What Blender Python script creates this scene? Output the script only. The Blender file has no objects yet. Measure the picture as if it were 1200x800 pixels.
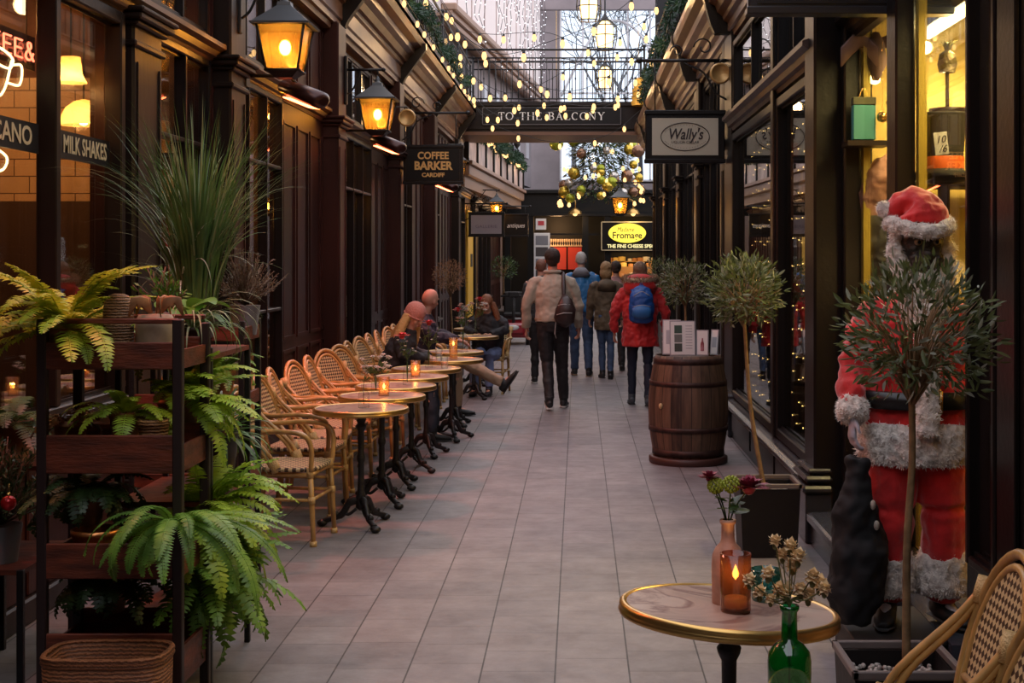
import bpy, math, random
from mathutils import Vector, Matrix, noise
R = random.Random(7)
PI = math.pi
scene = bpy.context.scene
COL = scene.collection
def P(px, py, Y):
    return Vector(((px-678)/1600*Y, Y, 1.70-(py-300)/1600*Y))
# ------------------------------------------------------------------ materials
MATS = {}
def nt(name):
    m = bpy.data.materials.new(name); m.use_nodes = True
    n = m.node_tree; n.nodes.clear()
    out = n.nodes.new('ShaderNodeOutputMaterial')
    return m, n, out
def mat(name, col, rough=.5, metal=0, var=.0, vscale=8, bump=0, bscale=40, col2=None, spec=.5, emis=None, estr=0, stretch=None, sheen=0, coat=0, sss=0, detail=4):
    if name in MATS: return MATS[name]
    m, n, out = nt(name)
    b = n.nodes.new('ShaderNodeBsdfPrincipled')
    n.links.new(b.outputs[0], out.inputs[0])
    b.inputs['Base Color'].default_value = (*col, 1)
    b.inputs['Roughness'].default_value = rough
    b.inputs['Metallic'].default_value = metal
    b.inputs['Specular IOR Level'].default_value = spec
    b.inputs['Sheen Weight'].default_value = sheen
    b.inputs['Coat Weight'].default_value = coat
    b.inputs['Subsurface Weight'].default_value = sss
    if emis:
        b.inputs['Emission Color'].default_value = (*emis, 1); b.inputs['Emission Strength'].default_value = estr
    tc = mp = None
    if var or bump or col2:
        tc = n.nodes.new('ShaderNodeTexCoord'); mp = n.nodes.new('ShaderNodeMapping')
        n.links.new(tc.outputs['Object'], mp.inputs[0])
        if stretch: mp.inputs['Scale'].default_value = stretch
    if var or col2:
        nz = n.nodes.new('ShaderNodeTexNoise'); nz.inputs['Scale'].default_value = vscale; nz.inputs['Detail'].default_value = detail
        n.links.new(mp.outputs[0], nz.inputs['Vector'])
        cr = n.nodes.new('ShaderNodeValToRGB')
        c2 = col2 or tuple(max(0, c*(1-var)) for c in col)
        c1 = col if col2 else tuple(min(1, c*(1+var)) for c in col)
        cr.color_ramp.elements[0].position = .35; cr.color_ramp.elements[1].position = .65
        cr.color_ramp.elements[0].color = (*c2, 1); cr.color_ramp.elements[1].color = (*c1, 1)
        n.links.new(nz.outputs[0], cr.inputs[0]); n.links.new(cr.outputs[0], b.inputs['Base Color'])
    if bump:
        nb = n.nodes.new('ShaderNodeTexNoise'); nb.inputs['Scale'].default_value = bscale; nb.inputs['Detail'].default_value = 3
        n.links.new(mp.outputs[0], nb.inputs['Vector'])
        bp = n.nodes.new('ShaderNodeBump'); bp.inputs['Strength'].default_value = bump; bp.inputs['Distance'].default_value = .01
        n.links.new(nb.outputs[0], bp.inputs['Height']); n.links.new(bp.outputs[0], b.inputs['Normal'])
    MATS[name] = m
    return m
def emit(name, col, s):
    if name in MATS: return MATS[name]
    m, n, out = nt(name); e = n.nodes.new('ShaderNodeEmission')
    e.inputs[0].default_value = (*col, 1); e.inputs[1].default_value = s
    n.links.new(e.outputs[0], out.inputs[0]); MATS[name] = m; return m
def pane(name, tint=(1,1,1), refl=.08, rough=.0, diffuse=0, dcol=(1,1,1), ior=1.45):
    """thin glass: clear + mirror by fresnel, optionally some frost"""
    if name in MATS: return MATS[name]
    m, n, out = nt(name)
    t = n.nodes.new('ShaderNodeBsdfTransparent'); t.inputs[0].default_value = (*tint, 1)
    g = n.nodes.new('ShaderNodeBsdfGlossy'); g.inputs['Roughness'].default_value = rough
    lw = n.nodes.new('ShaderNodeLayerWeight'); fr = n.nodes.new('ShaderNodeMath'); fr.operation = 'POWER'; fr.inputs[1].default_value = 4
    n.links.new(lw.outputs['Facing'], fr.inputs[0])
    ad = n.nodes.new('ShaderNodeMath'); ad.operation = 'ADD'; ad.inputs[1].default_value = refl; ad.use_clamp = True
    n.links.new(fr.outputs[0], ad.inputs[0])
    base = t
    if diffuse:
        d = n.nodes.new('ShaderNodeBsdfTranslucent'); d.inputs[0].default_value = (*dcol, 1)
        mx = n.nodes.new('ShaderNodeMixShader'); mx.inputs[0].default_value = diffuse
        n.links.new(t.outputs[0], mx.inputs[1]); n.links.new(d.outputs[0], mx.inputs[2]); base = mx
    ms = n.nodes.new('ShaderNodeMixShader')
    n.links.new(ad.outputs[0], ms.inputs[0]); n.links.new(base.outputs[0], ms.inputs[1]); n.links.new(g.outputs[0], ms.inputs[2])
    n.links.new(ms.outputs[0], out.inputs[0]); MATS[name] = m; return m
def leafmat(name, col, col2, vscale=6, rough=.45, trans=.25):
    if name in MATS: return MATS[name]
    m, n, out = nt(name)
    b = n.nodes.new('ShaderNodeBsdfPrincipled'); b.inputs['Roughness'].default_value = rough
    tr = n.nodes.new('ShaderNodeBsdfTranslucent'); mx = n.nodes.new('ShaderNodeMixShader'); mx.inputs[0].default_value = trans
    tc = n.nodes.new('ShaderNodeTexCoord'); nz = n.nodes.new('ShaderNodeTexNoise'); nz.inputs['Scale'].default_value = vscale
    cr = n.nodes.new('ShaderNodeValToRGB'); cr.color_ramp.elements[0].position = .35; cr.color_ramp.elements[1].position = .65
    cr.color_ramp.elements[0].color = (*col2, 1); cr.color_ramp.elements[1].color = (*col, 1)
    n.links.new(tc.outputs['Object'], nz.inputs['Vector']); n.links.new(nz.outputs[0], cr.inputs[0])
    n.links.new(cr.outputs[0], b.inputs['Base Color']); n.links.new(cr.outputs[0], tr.inputs[0])
    n.links.new(b.outputs[0], mx.inputs[1]); n.links.new(tr.outputs[0], mx.inputs[2]); n.links.new(mx.outputs[0], out.inputs[0])
    MATS[name] = m; return m
# ------------------------------------------------------------------ geometry
class G:
    def __init__(s): s.v = []; s.f = []; s.mi = []; s.sm = []; s.m = 0
    def add(s, vs, fs, smooth=False):
        o = len(s.v); s.v += [tuple(v) for v in vs]
        for f in fs: s.f.append([i+o for i in f]); s.mi.append(s.m); s.sm.append(smooth)
    def box(s, x0, x1, y0, y1, z0, z1, M=None, bev=0):
        if bev:
            b = min(bev, (x1-x0)/2.01, (y1-y0)/2.01, (z1-z0)/2.01)
            vs, idx = [], {}
            for i, (x, dx) in enumerate(((x0, b), (x1, -b))):
                for j, (y, dy) in enumerate(((y0, b), (y1, -b))):
                    for k, (z, dz) in enumerate(((z0, b), (z1, -b))):
                        for a, p in enumerate(((x, y+dy, z+dz), (x+dx, y, z+dz), (x+dx, y+dy, z))):
                            idx[i, j, k, a] = len(vs); vs.append(p)
            fs = []
            for i in (0, 1):
                q = [(i, 0, 0), (i, 1, 0), (i, 1, 1), (i, 0, 1)]; fs.append([idx[(*c, 0)] for c in (q if i else q[::-1])])
                q = [(0, i, 0), (0, i, 1), (1, i, 1), (1, i, 0)]; fs.append([idx[(*c, 1)] for c in (q if i else q[::-1])])
                q = [(0, 0, i), (1, 0, i), (1, 1, i), (0, 1, i)]; fs.append([idx[(*c, 2)] for c in (q if i else q[::-1])])
            for j in (0, 1):
                for k in (0, 1):
                    fs.append([idx[0, j, k, 1], idx[1, j, k, 1], idx[1, j, k, 2], idx[0, j, k, 2]])
                    fs.append([idx[j, 0, k, 0], idx[j, 1, k, 0], idx[j, 1, k, 2], idx[j, 0, k, 2]])
                    fs.append([idx[j, k, 0, 0], idx[j, k, 1, 0], idx[j, k, 1, 1], idx[j, k, 0, 1]])
                    for i in (0, 1): pass
            for i in (0, 1):
                for j in (0, 1):
                    for k in (0, 1): fs.append([idx[i, j, k, 0], idx[i, j, k, 1], idx[i, j, k, 2]])
        else:
            vs = [(x, y, z) for x in (x0, x1) for y in (y0, y1) for z in (z0, z1)]
            fs = [(0, 1, 3, 2), (4, 6, 7, 5), (0, 4, 5, 1), (2, 3, 7, 6), (0, 2, 6, 4), (1, 5, 7, 3)]
        if M is not None: vs = [M @ Vector(v) for v in vs]
        s.add(vs, fs); return s
    def loft(s, pts, rad, n=10, ref=(0, 0, 1), cap=True, smooth=True, closed=False):
        pts = [Vector(p) for p in pts]; N = len(pts)
        if not isinstance(rad, (list, tuple)): rad = [rad]*N
        ref = Vector(ref); rings = []
        for i, p in enumerate(pts):
            if closed: t = pts[(i+1) % N]-pts[i-1]
            else: t = (pts[min(i+1, N-1)]-pts[max(i-1, 0)])
            if t.length < 1e-9: t = Vector((0, 0, 1))
            t.normalize()
            a = t.cross(ref)
            if a.length < .05: a = t.cross(Vector((1, 0, .01))) if abs(t.x) < .9 else t.cross(Vector((0, 1, 0)))
            a.normalize(); b = a.cross(t).normalized()
            if rings and a.dot(pa) < 0 and not isinstance(rad[i], tuple): a = -a; b = -b
            pa = a
            r = rad[i]; rx, ry = r if isinstance(r, tuple) else (r, r)
            rings.append([p+a*(rx*math.cos(2*PI*k/n))+b*(ry*math.sin(2*PI*k/n)) for k in range(n)])
        vs = [v for r in rings for v in r]
        fs = [(i*n+k, ((i+1) % N)*n+k, ((i+1) % N)*n+(k+1) % n, i*n+(k+1) % n) for i in range(N if closed else N-1) for k in range(n)]
        s.add(vs, fs, smooth)
        if cap and not closed:
            o = len(s.v)-len(vs)
            s.f.append([o+k for k in range(n)]); s.mi.append(s.m); s.sm.append(False)
            s.f.append([o+(N-1)*n+k for k in range(n)][::-1]); s.mi.append(s.m); s.sm.append(False)
        return s
    def lathe(s, prof, c=(0, 0, 0), n=24, smooth=True, M=None):
        """prof: [(r,z)...]"""
        vs, ring = [], []
        for r, z in prof:
            if r < 1e-6: ring.append((len(vs), 1)); vs.append(Vector((c[0], c[1], c[2]+z)))
            else:
                ring.append((len(vs), n)); vs += [Vector((c[0]+r*math.cos(2*PI*k/n), c[1]+r*math.sin(2*PI*k/n), c[2]+z)) for k in range(n)]
        fs = []
        for (a, na), (b, nb) in zip(ring, ring[1:]):
            for k in range(n):
                k2 = (k+1) % n
                if na == 1 and nb == 1: continue
                if na == 1: fs.append((a, b+k2, b+k)) if False else fs.append((a, b+k2, b+k)[::-1])
                elif nb == 1: fs.append((a+k, a+k2, b))
                else: fs.append((a+k, a+k2, b+k2, b+k))
        if M is not None: vs = [M @ v for v in vs]
        s.add(vs, fs, smooth); return s
    def ball(s, c, r, n=12, m=8, M=None):
        rx, ry, rz = r if isinstance(r, tuple) else (r, r, r)
        prof = [(math.sin(PI*i/m), -math.cos(PI*i/m)) for i in range(m+1)]
        T = Matrix.Translation(Vector(c)) @ (M or Matrix.Identity(4)) @ Matrix.Diagonal((rx, ry, rz, 1))
        prof[0] = (0, -1); prof[-1] = (0, 1)
        return s.lathe(prof, n=n, M=T)
    def prof_y(s, prof, y0, y1):
        """profile [(x,z)] swept along y"""
        n = len(prof)
        vs = [(x, y0, z) for x, z in prof]+[(x, y1, z) for x, z in prof]
        fs = [(i, (i+1) % n, n+(i+1) % n, n+i) for i in range(n)]+[tuple(range(n))[::-1], tuple(range(n, 2*n))]
        s.add(vs, fs); return s
    def poly(s, pts2, t, M):
        """flat outline (x,y) thickened by t along z, placed by M"""
        n = len(pts2)
        vs = [M @ Vector((x, y, 0)) for x, y in pts2]+[M @ Vector((x, y, t)) for x, y in pts2]
        fs = [(i, (i+1) % n, n+(i+1) % n, n+i) for i in range(n)]+[tuple(range(n))[::-1], tuple(range(n, 2*n))]
        s.add(vs, fs); return s
    def quad(s, a, b, c, d, smooth=False): s.add([a, b, c, d], [(0, 1, 2, 3)], smooth); return s
def mesh_of(name, g, mats):
    me = bpy.data.meshes.new(name)
    me.from_pydata(g.v, [], g.f)
    for m in (mats if isinstance(mats, (list, tuple)) else [mats]): me.materials.append(m)
    me.polygons.foreach_set('material_index', g.mi); me.polygons.foreach_set('use_smooth', g.sm)
    me.update(); return me
def obj(name, g, mats, parent=None, loc=None):
    o = bpy.data.objects.new(name, g if isinstance(g, bpy.types.Mesh) else mesh_of(name, g, mats)); COL.objects.link(o)
    if parent: o.parent = parent
    if loc is not None: o.location = loc
    return o
def tag(o, label, cat, group=None, kind=None):
    o['label'] = label; o['category'] = cat
    if group: o['group'] = group
    if kind: o['kind'] = kind
    return o
def thing(name, label, cat, loc=(0, 0, 0), rz=0, group=None):
    o = bpy.data.objects.new(name, None); COL.objects.link(o); o.location = loc; o.rotation_euler = (0, 0, rz)
    o.empty_display_size = .1
    return tag(o, label, cat, group)
def struct(name, g, mats, parent=None):
    o = obj(name, g, mats, parent)
    if not parent: o['kind'] = 'structure'
    return o
def dup(root, loc, rz=0, label=None, group=None):
    def cp(o, par):
        c = o.copy(); COL.objects.link(c)
        if par: c.parent = par
        for ch in o.children: cp(ch, c)
        return c
    r = cp(root, None); r.location = loc; r.rotation_euler = (0, 0, rz)
    if label: r['label'] = label
    if group: r['group'] = group
    return r
WORK = bpy.data.scenes.new('work')
def evaluated(o):
    WORK.collection.objects.link(o); vl = WORK.view_layers[0]; vl.update()
    me = bpy.data.meshes.new_from_object(o.evaluated_get(vl.depsgraph)); bpy.data.objects.remove(o); return me
def evalmesh(name, g, mats, mods):
    o = bpy.data.objects.new('tmp', mesh_of('tmp', g, mats))
    for kind, kw in mods:
        m = o.modifiers.new('m', kind)
        for k, v in kw.items(): setattr(m, k, v)
    me = evaluated(o); me.name = name
    if not me.materials:
        for m in (mats if isinstance(mats, (list, tuple)) else [mats]): me.materials.append(m)
    me.polygons.foreach_set('use_smooth', [True]*len(me.polygons)); return me
def remesh(name, g, m, vox=.012, smooth=2, wr=0, ws=.12, seed=0):
    me = evalmesh(name, g, m, [('REMESH', dict(mode='VOXEL', voxel_size=vox, use_smooth_shade=True)), ('SMOOTH', dict(factor=.5, iterations=smooth))])
    if wr:
        nr = [Vector(v.normal) for v in me.vertices]; out = []
        for v, n_ in zip(me.vertices, nr):
            c = Vector(v.co)/ws+Vector((seed*7.1, 0, 0)); out.extend(Vector(v.co)+n_*wr*(noise.noise(c)+.5*noise.noise(c*2.3)))
        me.vertices.foreach_set('co', out); me.update()
    return me
def text(name, s, size, M, m, parent=None, ext=.002, bold=0, shear=0, align='CENTER', sp=1, wid=None, xs=1):
    cu = bpy.data.curves.new(name, 'FONT'); cu.body = s; cu.size = size; cu.extrude = ext; cu.offset = bold; cu.shear = shear
    cu.align_x = align; cu.align_y = 'CENTER'; cu.space_character = sp; cu.resolution_u = 3
    me = evaluated(bpy.data.objects.new('tmp', cu))
    if wid:
        xsv = [v.co.x for v in me.vertices]; xs = wid/(max(xsv)-min(xsv)); 
    for v in me.vertices: v.co = M @ Vector((v.co.x*xs, v.co.y, v.co.z))
    me.materials.clear(); me.materials.append(m); me.name = name
    t = bpy.data.objects.new(name, me); COL.objects.link(t)
    if parent: t.parent = parent
    return t
FRONT = Matrix.Rotation(PI/2, 4, 'X')      # text plane facing -Y
def T(x, y, z): return Matrix.Translation((x, y, z))
def light(kind, loc, col, power, size=.1, rot=None, name='lamp_light', size_y=None, spot=None, blend=.5, parent=None):
    l = bpy.data.lights.new(name, kind); l.color = col; l.energy = power
    if kind == 'AREA':
        l.size = size
        if size_y: l.shape = 'RECTANGLE'; l.size_y = size_y
    else: l.shadow_soft_size = size
    if spot: l.spot_size = spot; l.spot_blend = blend
    o = bpy.data.objects.new(name, l); COL.objects.link(o); o.location = loc
    if rot: o.rotation_euler = rot
    return o
def arc(p0, p1, sag, n=12):
    p0, p1 = Vector(p0), Vector(p1)
    return [p0.lerp(p1, i/n)-Vector((0, 0, sag*4*(i/n)*(1-i/n))) for i in range(n+1)]
def bez(ps, n=8):
    """catmull-rom through points"""
    ps = [Vector(p) for p in ps]; q = [ps[0]*2-ps[1]]+ps+[ps[-1]*2-ps[-2]]; out = []
    for i in range(1, len(q)-2):
        for k in range(n):
            t = k/n; a, b, c, d = q[i-1], q[i], q[i+1], q[i+2]
            out.append(.5*((2*b)+(c-a)*t+(2*a-5*b+4*c-d)*t*t+(3*b-a-3*c+d)*t**3))
    return out+[ps[-1]]
# common materials
M_black = mat('black_paint', (.008, .006, .006), .34, bump=.15, bscale=30, spec=.3)
M_blackmat = mat('black_matte', (.010, .009, .009), .6)
M_iron = mat('black_cast_iron', (.016, .014, .014), .45, .3, bump=.3, bscale=60)
M_maroon = mat('maroon_timber', (.036, .009, .006), .42, spec=.28, var=.4, vscale=3, bump=.12, bscale=20, stretch=(1, 1, .3))
M_darkwood = mat('dark_brown_timber', (.015, .008, .005), .42, spec=.25, var=.3, vscale=3, bump=.12, bscale=20, stretch=(1, 1, .3))
M_cornice = mat('brown_cornice_paint', (.17, .085, .045), .36, var=.25, vscale=2.5, bump=.1, bscale=15)
M_brass = mat('brass', (.62, .38, .12), .3, .9)
M_gold = mat('gold', (.8, .5, .15), .25, .9)
M_cream = mat('cream_paint', (.55, .50, .42), .6)
M_white = mat('white_card', (.75, .74, .72), .6)
M_wire = mat('black_cable', (.01, .01, .01), .5)
M_bulb = emit('bulb_glow', (1, .58, .22), 2.3)
M_flame = emit('flame_glow', (1, .45, .08), 14)
M_glass = pane('shop_window_glass', (.93, .93, .9), .06)
M_glassc = pane('clear_vase_glass', (.93, .95, .93), .03, ior=1.3)
WORLD = 1.95; EXPO = 0.0
# ------------------------------------------------------------------ floor
def floor_mat():
    m, n, out = nt('grey_paving')
    b = n.nodes.new('ShaderNodeBsdfPrincipled'); n.links.new(b.outputs[0], out.inputs[0])
    tc = n.nodes.new('ShaderNodeTexCoord'); sx = n.nodes.new('ShaderNodeSeparateXYZ'); n.links.new(tc.outputs['Object'], sx.inputs[0])
    ax = n.nodes.new('ShaderNodeMath'); ax.inputs[1].default_value = 30.25*1-.207+.0; n.links.new(sx.outputs[0], ax.inputs[0])
    cb = n.nodes.new('ShaderNodeCombineXYZ'); n.links.new(sx.outputs[1], cb.inputs[0]); n.links.new(ax.outputs[0], cb.inputs[1])
    def brick(sq, fr, w, c1, c2, mo, ms):
        k = n.nodes.new('ShaderNodeTexBrick'); k.offset = .37; k.offset_frequency = 2; k.squash = sq; k.squash_frequency = fr
        k.inputs['Scale'].default_value = 1; k.inputs['Brick Width'].default_value = w; k.inputs['Row Height'].default_value = .3025
        k.inputs['Mortar Size'].default_value = ms; k.inputs['Mortar Smooth'].default_value = .1
        k.inputs['Color1'].default_value = (*c1, 1); k.inputs['Color2'].default_value = (*c2, 1); k.inputs['Mortar'].default_value = (*mo, 1)
        n.links.new(cb.outputs[0], k.inputs['Vector']); return k
    k = brick(1.35, 3, .285, (.285, .262, .265), (.222, .208, .215), (.11, .10, .10), .0024)
    nz = n.nodes.new('ShaderNodeTexNoise'); nz.inputs['Scale'].default_value = 3.2; nz.inputs['Detail'].default_value = 12; nz.inputs['Roughness'].default_value = .72
    n.links.new(tc.outputs['Object'], nz.inputs['Vector'])
    cr = n.nodes.new('ShaderNodeValToRGB'); cr.color_ramp.elements[0].position = .3; cr.color_ramp.elements[1].position = .7
    cr.color_ramp.elements[0].color = (.50, .47, .47, 1); cr.color_ramp.elements[1].color = (1, 1, 1, 1)
    n.links.new(nz.outputs[0], cr.inputs[0])
    mx = n.nodes.new('ShaderNodeMix'); mx.data_type = 'RGBA'; mx.blend_type = 'MULTIPLY'; mx.inputs[0].default_value = 1
    # wide dark joints between the long courses
    dv = n.nodes.new('ShaderNodeMath'); dv.operation = 'DIVIDE'; dv.inputs[1].default_value = .3025; n.links.new(ax.outputs[0], dv.inputs[0])
    fr = n.nodes.new('ShaderNodeMath'); fr.operation = 'FRACT'; n.links.new(dv.outputs[0], fr.inputs[0])
    s5 = n.nodes.new('ShaderNodeMath'); s5.operation = 'SUBTRACT'; s5.inputs[1].default_value = .5; n.links.new(fr.outputs[0], s5.inputs[0])
    ab = n.nodes.new('ShaderNodeMath'); ab.operation = 'ABSOLUTE'; n.links.new(s5.outputs[0], ab.inputs[0])
    gt = n.nodes.new('ShaderNodeMath'); gt.operation = 'GREATER_THAN'; gt.inputs[1].default_value = .4885; n.links.new(ab.outputs[0], gt.inputs[0])
    jm = n.nodes.new('ShaderNodeMix'); jm.data_type = 'RGBA'; jm.inputs[7].default_value = (.035, .03, .03, 1); n.links.new(gt.outputs[0], jm.inputs[0]); n.links.new(k.outputs[0], jm.inputs[6])
    n.links.new(jm.outputs[2], mx.inputs[6]); n.links.new(cr.outputs[0], mx.inputs[7]); n.links.new(mx.outputs[2], b.inputs['Base Color'])
    # worn gloss
    n2 = n.nodes.new('ShaderNodeTexNoise'); n2.inputs['Scale'].default_value = 9; n2.inputs['Detail'].default_value = 5
    n.links.new(tc.outputs['Object'], n2.inputs['Vector'])
    mr = n.nodes.new('ShaderNodeMapRange'); mr.inputs[3].default_value = .38; mr.inputs[4].default_value = .62; n.links.new(n2.outputs[0], mr.inputs[0]); n.links.new(mr.outputs[0], b.inputs['Roughness'])
    bp = n.nodes.new('ShaderNodeBump'); bp.inputs['Strength'].default_value = .5; bp.inputs['Distance'].default_value = .008
    inv = n.nodes.new('ShaderNodeMath'); inv.operation = 'SUBTRACT'; n.links.new(n2.outputs[0], inv.inputs[0]); n.links.new(k.outputs['Fac'], inv.inputs[1])
    n.links.new(inv.outputs[0], bp.inputs['Height']); n.links.new(bp.outputs[0], b.inputs['Normal'])
    return m
g = G(); g.box(-7, 7, -5.2, 62, -.1, 0); struct('floor', g, floor_mat())
# ------------------------------------------------------------------ helpers for facades (side -1 left, +1 right)
NW = [0]
def window(side, X, y0, y1, z0, z1, vs=(), hs=(), fw=.06, fd=.05, m=None, gl=None, mw=.03):
    """frame around an opening on a plane of constant X, glass as child; fd: how far the frame stands out to the aisle"""
    NW[0] += 1; g = G(); a = X-side*fd; b = X+side*.02; xa, xb = min(a, b), max(a, b)
    g.box(xa, xb, y0, y0+fw, z0, z1, bev=.008); g.box(xa, xb, y1-fw, y1, z0, z1, bev=.008)
    g.box(xa, xb, y0+fw, y1-fw, z0, z0+fw, bev=.008); g.box(xa, xb, y0+fw, y1-fw, z1-fw, z1, bev=.008)
    # inner bead
    for (u0, u1, w0, w1) in ((y0+fw, y1-fw, z0+fw, z0+fw+.015), (y0+fw, y1-fw, z1-fw-.015, z1-fw)):
        g.box(X-side*.02-.005, X-side*.02+.005, u0, u1, w0, w1)
    for v in vs: g.box(xa, xb, v-mw/2, v+mw/2, z0+fw, z1-fw, bev=.006)
    for h in hs: g.box(xa+.005, xb-.005, y0+fw, y1-fw, h-mw/2, h+mw/2, bev=.006)
    o = struct('window_%d' % NW[0], g, m or M_black)
    q = G(); q.box(X-.004, X+.004, y0+fw*.5, y1-fw*.5, z0+fw*.5, z1-fw*.5); obj('glass', q, gl or M_glass, o)
    return o
def moulding(name, side, X, y0, y1, z, prof, m):
    """prof: (out, up) offsets from the wall plane X at height z"""
    g = G(); g.prof_y([(X-side*a, z+b) for a, b in prof], y0, y1); return struct(name, g, m)
NT = [0]
def trim(g, m):
    NT[0] += 1; return struct('trim_%d' % NT[0], g, m)
def pilaster(side, X, y0, y1, out, z1, m=M_maroon, cap=3.0, base=.45):
    g = G(); a = sorted((X, X-side*out))
    g.box(a[0], a[1], y0, y1, 0, z1, bev=.015)
    e = .03
    def bx(ex, z0, zz): 
        p = sorted((X, X-side*(out+ex))); g.box(p[0], p[1], y0-ex, y1+ex, z0, zz, bev=.01)
    bx(.045, 0, base*.8); bx(.03, base*.8, base); bx(.015, base, base+.05)
    if cap: bx(.02, cap-.12, cap-.08); bx(.03, cap, cap+.03); bx(.06, cap+.03, cap+.07); bx(.08, cap+.07, cap+.10)
    # raised fillets up the aisle face
    p = X-side*(out+.008)
    for yy in (y0+.05, y1-.07):
        q = sorted((X-side*out, p)); g.box(q[0], q[1], yy, yy+.02, base+.12, (cap or z1)-.2)
    return trim(g, m)
HEAD = [(0, 0), (.05, 0), (.06, .03), (.09, .04), (.10, .08), (.14, .10), (.14, .13), (.02, .17), (0, .17)]
# ------------------------------------------------------------------ LEFT facade
XL = -2.60
L_BAYS = [  # glazing y0,y1, mullions
    (4.3, 7.6, (6.62,)), (8.25, 9.45, (8.85,)), (10.0, 11.75, (10.55, 11.15)), (14.1, 16.8, (14.75, 15.45, 16.1)), (18.8, 20.9, (19.5, 20.2)), (23.3, 25.0, (24.1,)), (27.8, 30.6, (28.6, 29.6)), (34.6, 39.5, (36., 37.8))]
L_SOLID = [(-5, 4.3), (7.6, 8.25), (9.45, 10.0), (11.75, 14.1), (16.8, 18.8), (20.9, 23.3), (25.0, 27.8), (30.6, 34.6), (39.5, 44.5)]
for i, (a, b, mu) in enumerate(L_BAYS):
    if i == 0:
        window(-1, XL, a, b, .9, 3.05, mu, (), fw=.07, fd=.08, m=M_darkwood, mw=.06)
    else:
        window(-1, XL, a, b, .55, 3.05, mu, (2.45,) if i != 2 else (1.25, 2.45), fw=.05, fd=.06, m=M_black)
    window(-1, XL, a, b, 3.2, 3.95, mu, (), fw=.05, fd=.04, m=M_black)
g = G()
for a, b in L_SOLID:
    g.box(XL-.12, XL+.04, a, b, 0, 4.05)
    n = max(1, round((b-a)/.55)); w_ = (b-a)/n
    for k in range(n):      # raised timber panels
        y0, y1 = a+k*w_+.07, a+(k+1)*w_-.07
        for z0, z1 in ((.12, .85), (1.0, 2.85), (3.2, 3.9)):
            g.box(XL+.04, XL+.055, y0-.03, y0, z0, z1); g.box(XL+.04, XL+.055, y1, y1+.03, z0, z1)
            g.box(XL+.04, XL+.055, y0-.03, y1+.03, z0-.03, z0); g.box(XL+.04, XL+.055, y0-.03, y1+.03, z1, z1+.03)
for a, b, _ in L_BAYS:
    zt = .9 if a < 5 else .55
    g.box(XL-.12, XL+.03, a, b, 0, zt)
    n = max(1, round((b-a)/.7)); w_ = (b-a)/n
    for k in range(n):
        y0, y1 = a+k*w_+.06, a+(k+1)*w_-.06
        g.box(XL+.03, XL+.045, y0, y1, .12, zt-.12, bev=.008)
struct('wall_left', g, M_maroon)
g = G()
for a, b, _ in L_BAYS:
    zt = .9 if a < 5 else .55
    g.box(XL-.05, XL+.12, a, b, zt-.02, zt+.03, bev=.01)
g.box(XL-.02, XL+.07, -5, 44.5, 0, .12, bev=.01)
struct('baseboard_left', g, M_darkwood)
moulding('trim_head_left', -1, XL, -5, 44.5, 3.04, HEAD, M_cornice)
for y0, y1, out, mm in ((9.55, 9.98, .17, M_darkwood), (7.68, 8.2, .1, M_darkwood), (13.65, 14.1, .2, M_maroon), (18.35, 18.8, .2, M_maroon), (22.6, 23.1, .22, M_maroon), (27.3, 27.8, .2, M_darkwood), (32.4, 32.8, .15, M_darkwood), (3.8, 4.3, .1, M_darkwood)):
    pilaster(-1, XL, y0, y1, out, 4.05, mm)
# entablature: stepped cornice
C_L = [(0, 0), (.12, 0), (.13, .05), (.16, .06), (.16, .12), (.18, .14), (.18, .30), (.21, .32), (.22, .36), (.26, .37), (.30, .44), (.36, .48), (.37, .54), (.46, .57), (.50, .64), (.50, .70), (.1, .74), (0, .74)]
moulding('trim_cornice_left', -1, XL, -5, 29.0, 3.98, C_L, M_cornice)
def brackets(side, X, ys, z, out, m):
    g = G()
    for y in ys:
        pr = [(0, 0), (.20, .0), (.24, .08), (out-.06, .38), (out, .46), (out, .55), (0, .55)]
        g.prof_y([(X-side*a, z+b) for a, b in pr], y, y+.12)
    return trim(g, m)
brackets(-1, XL, (9.7, 14.0, 18.6, 23.1, 27.5), 4.05, .52, M_black)
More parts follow.
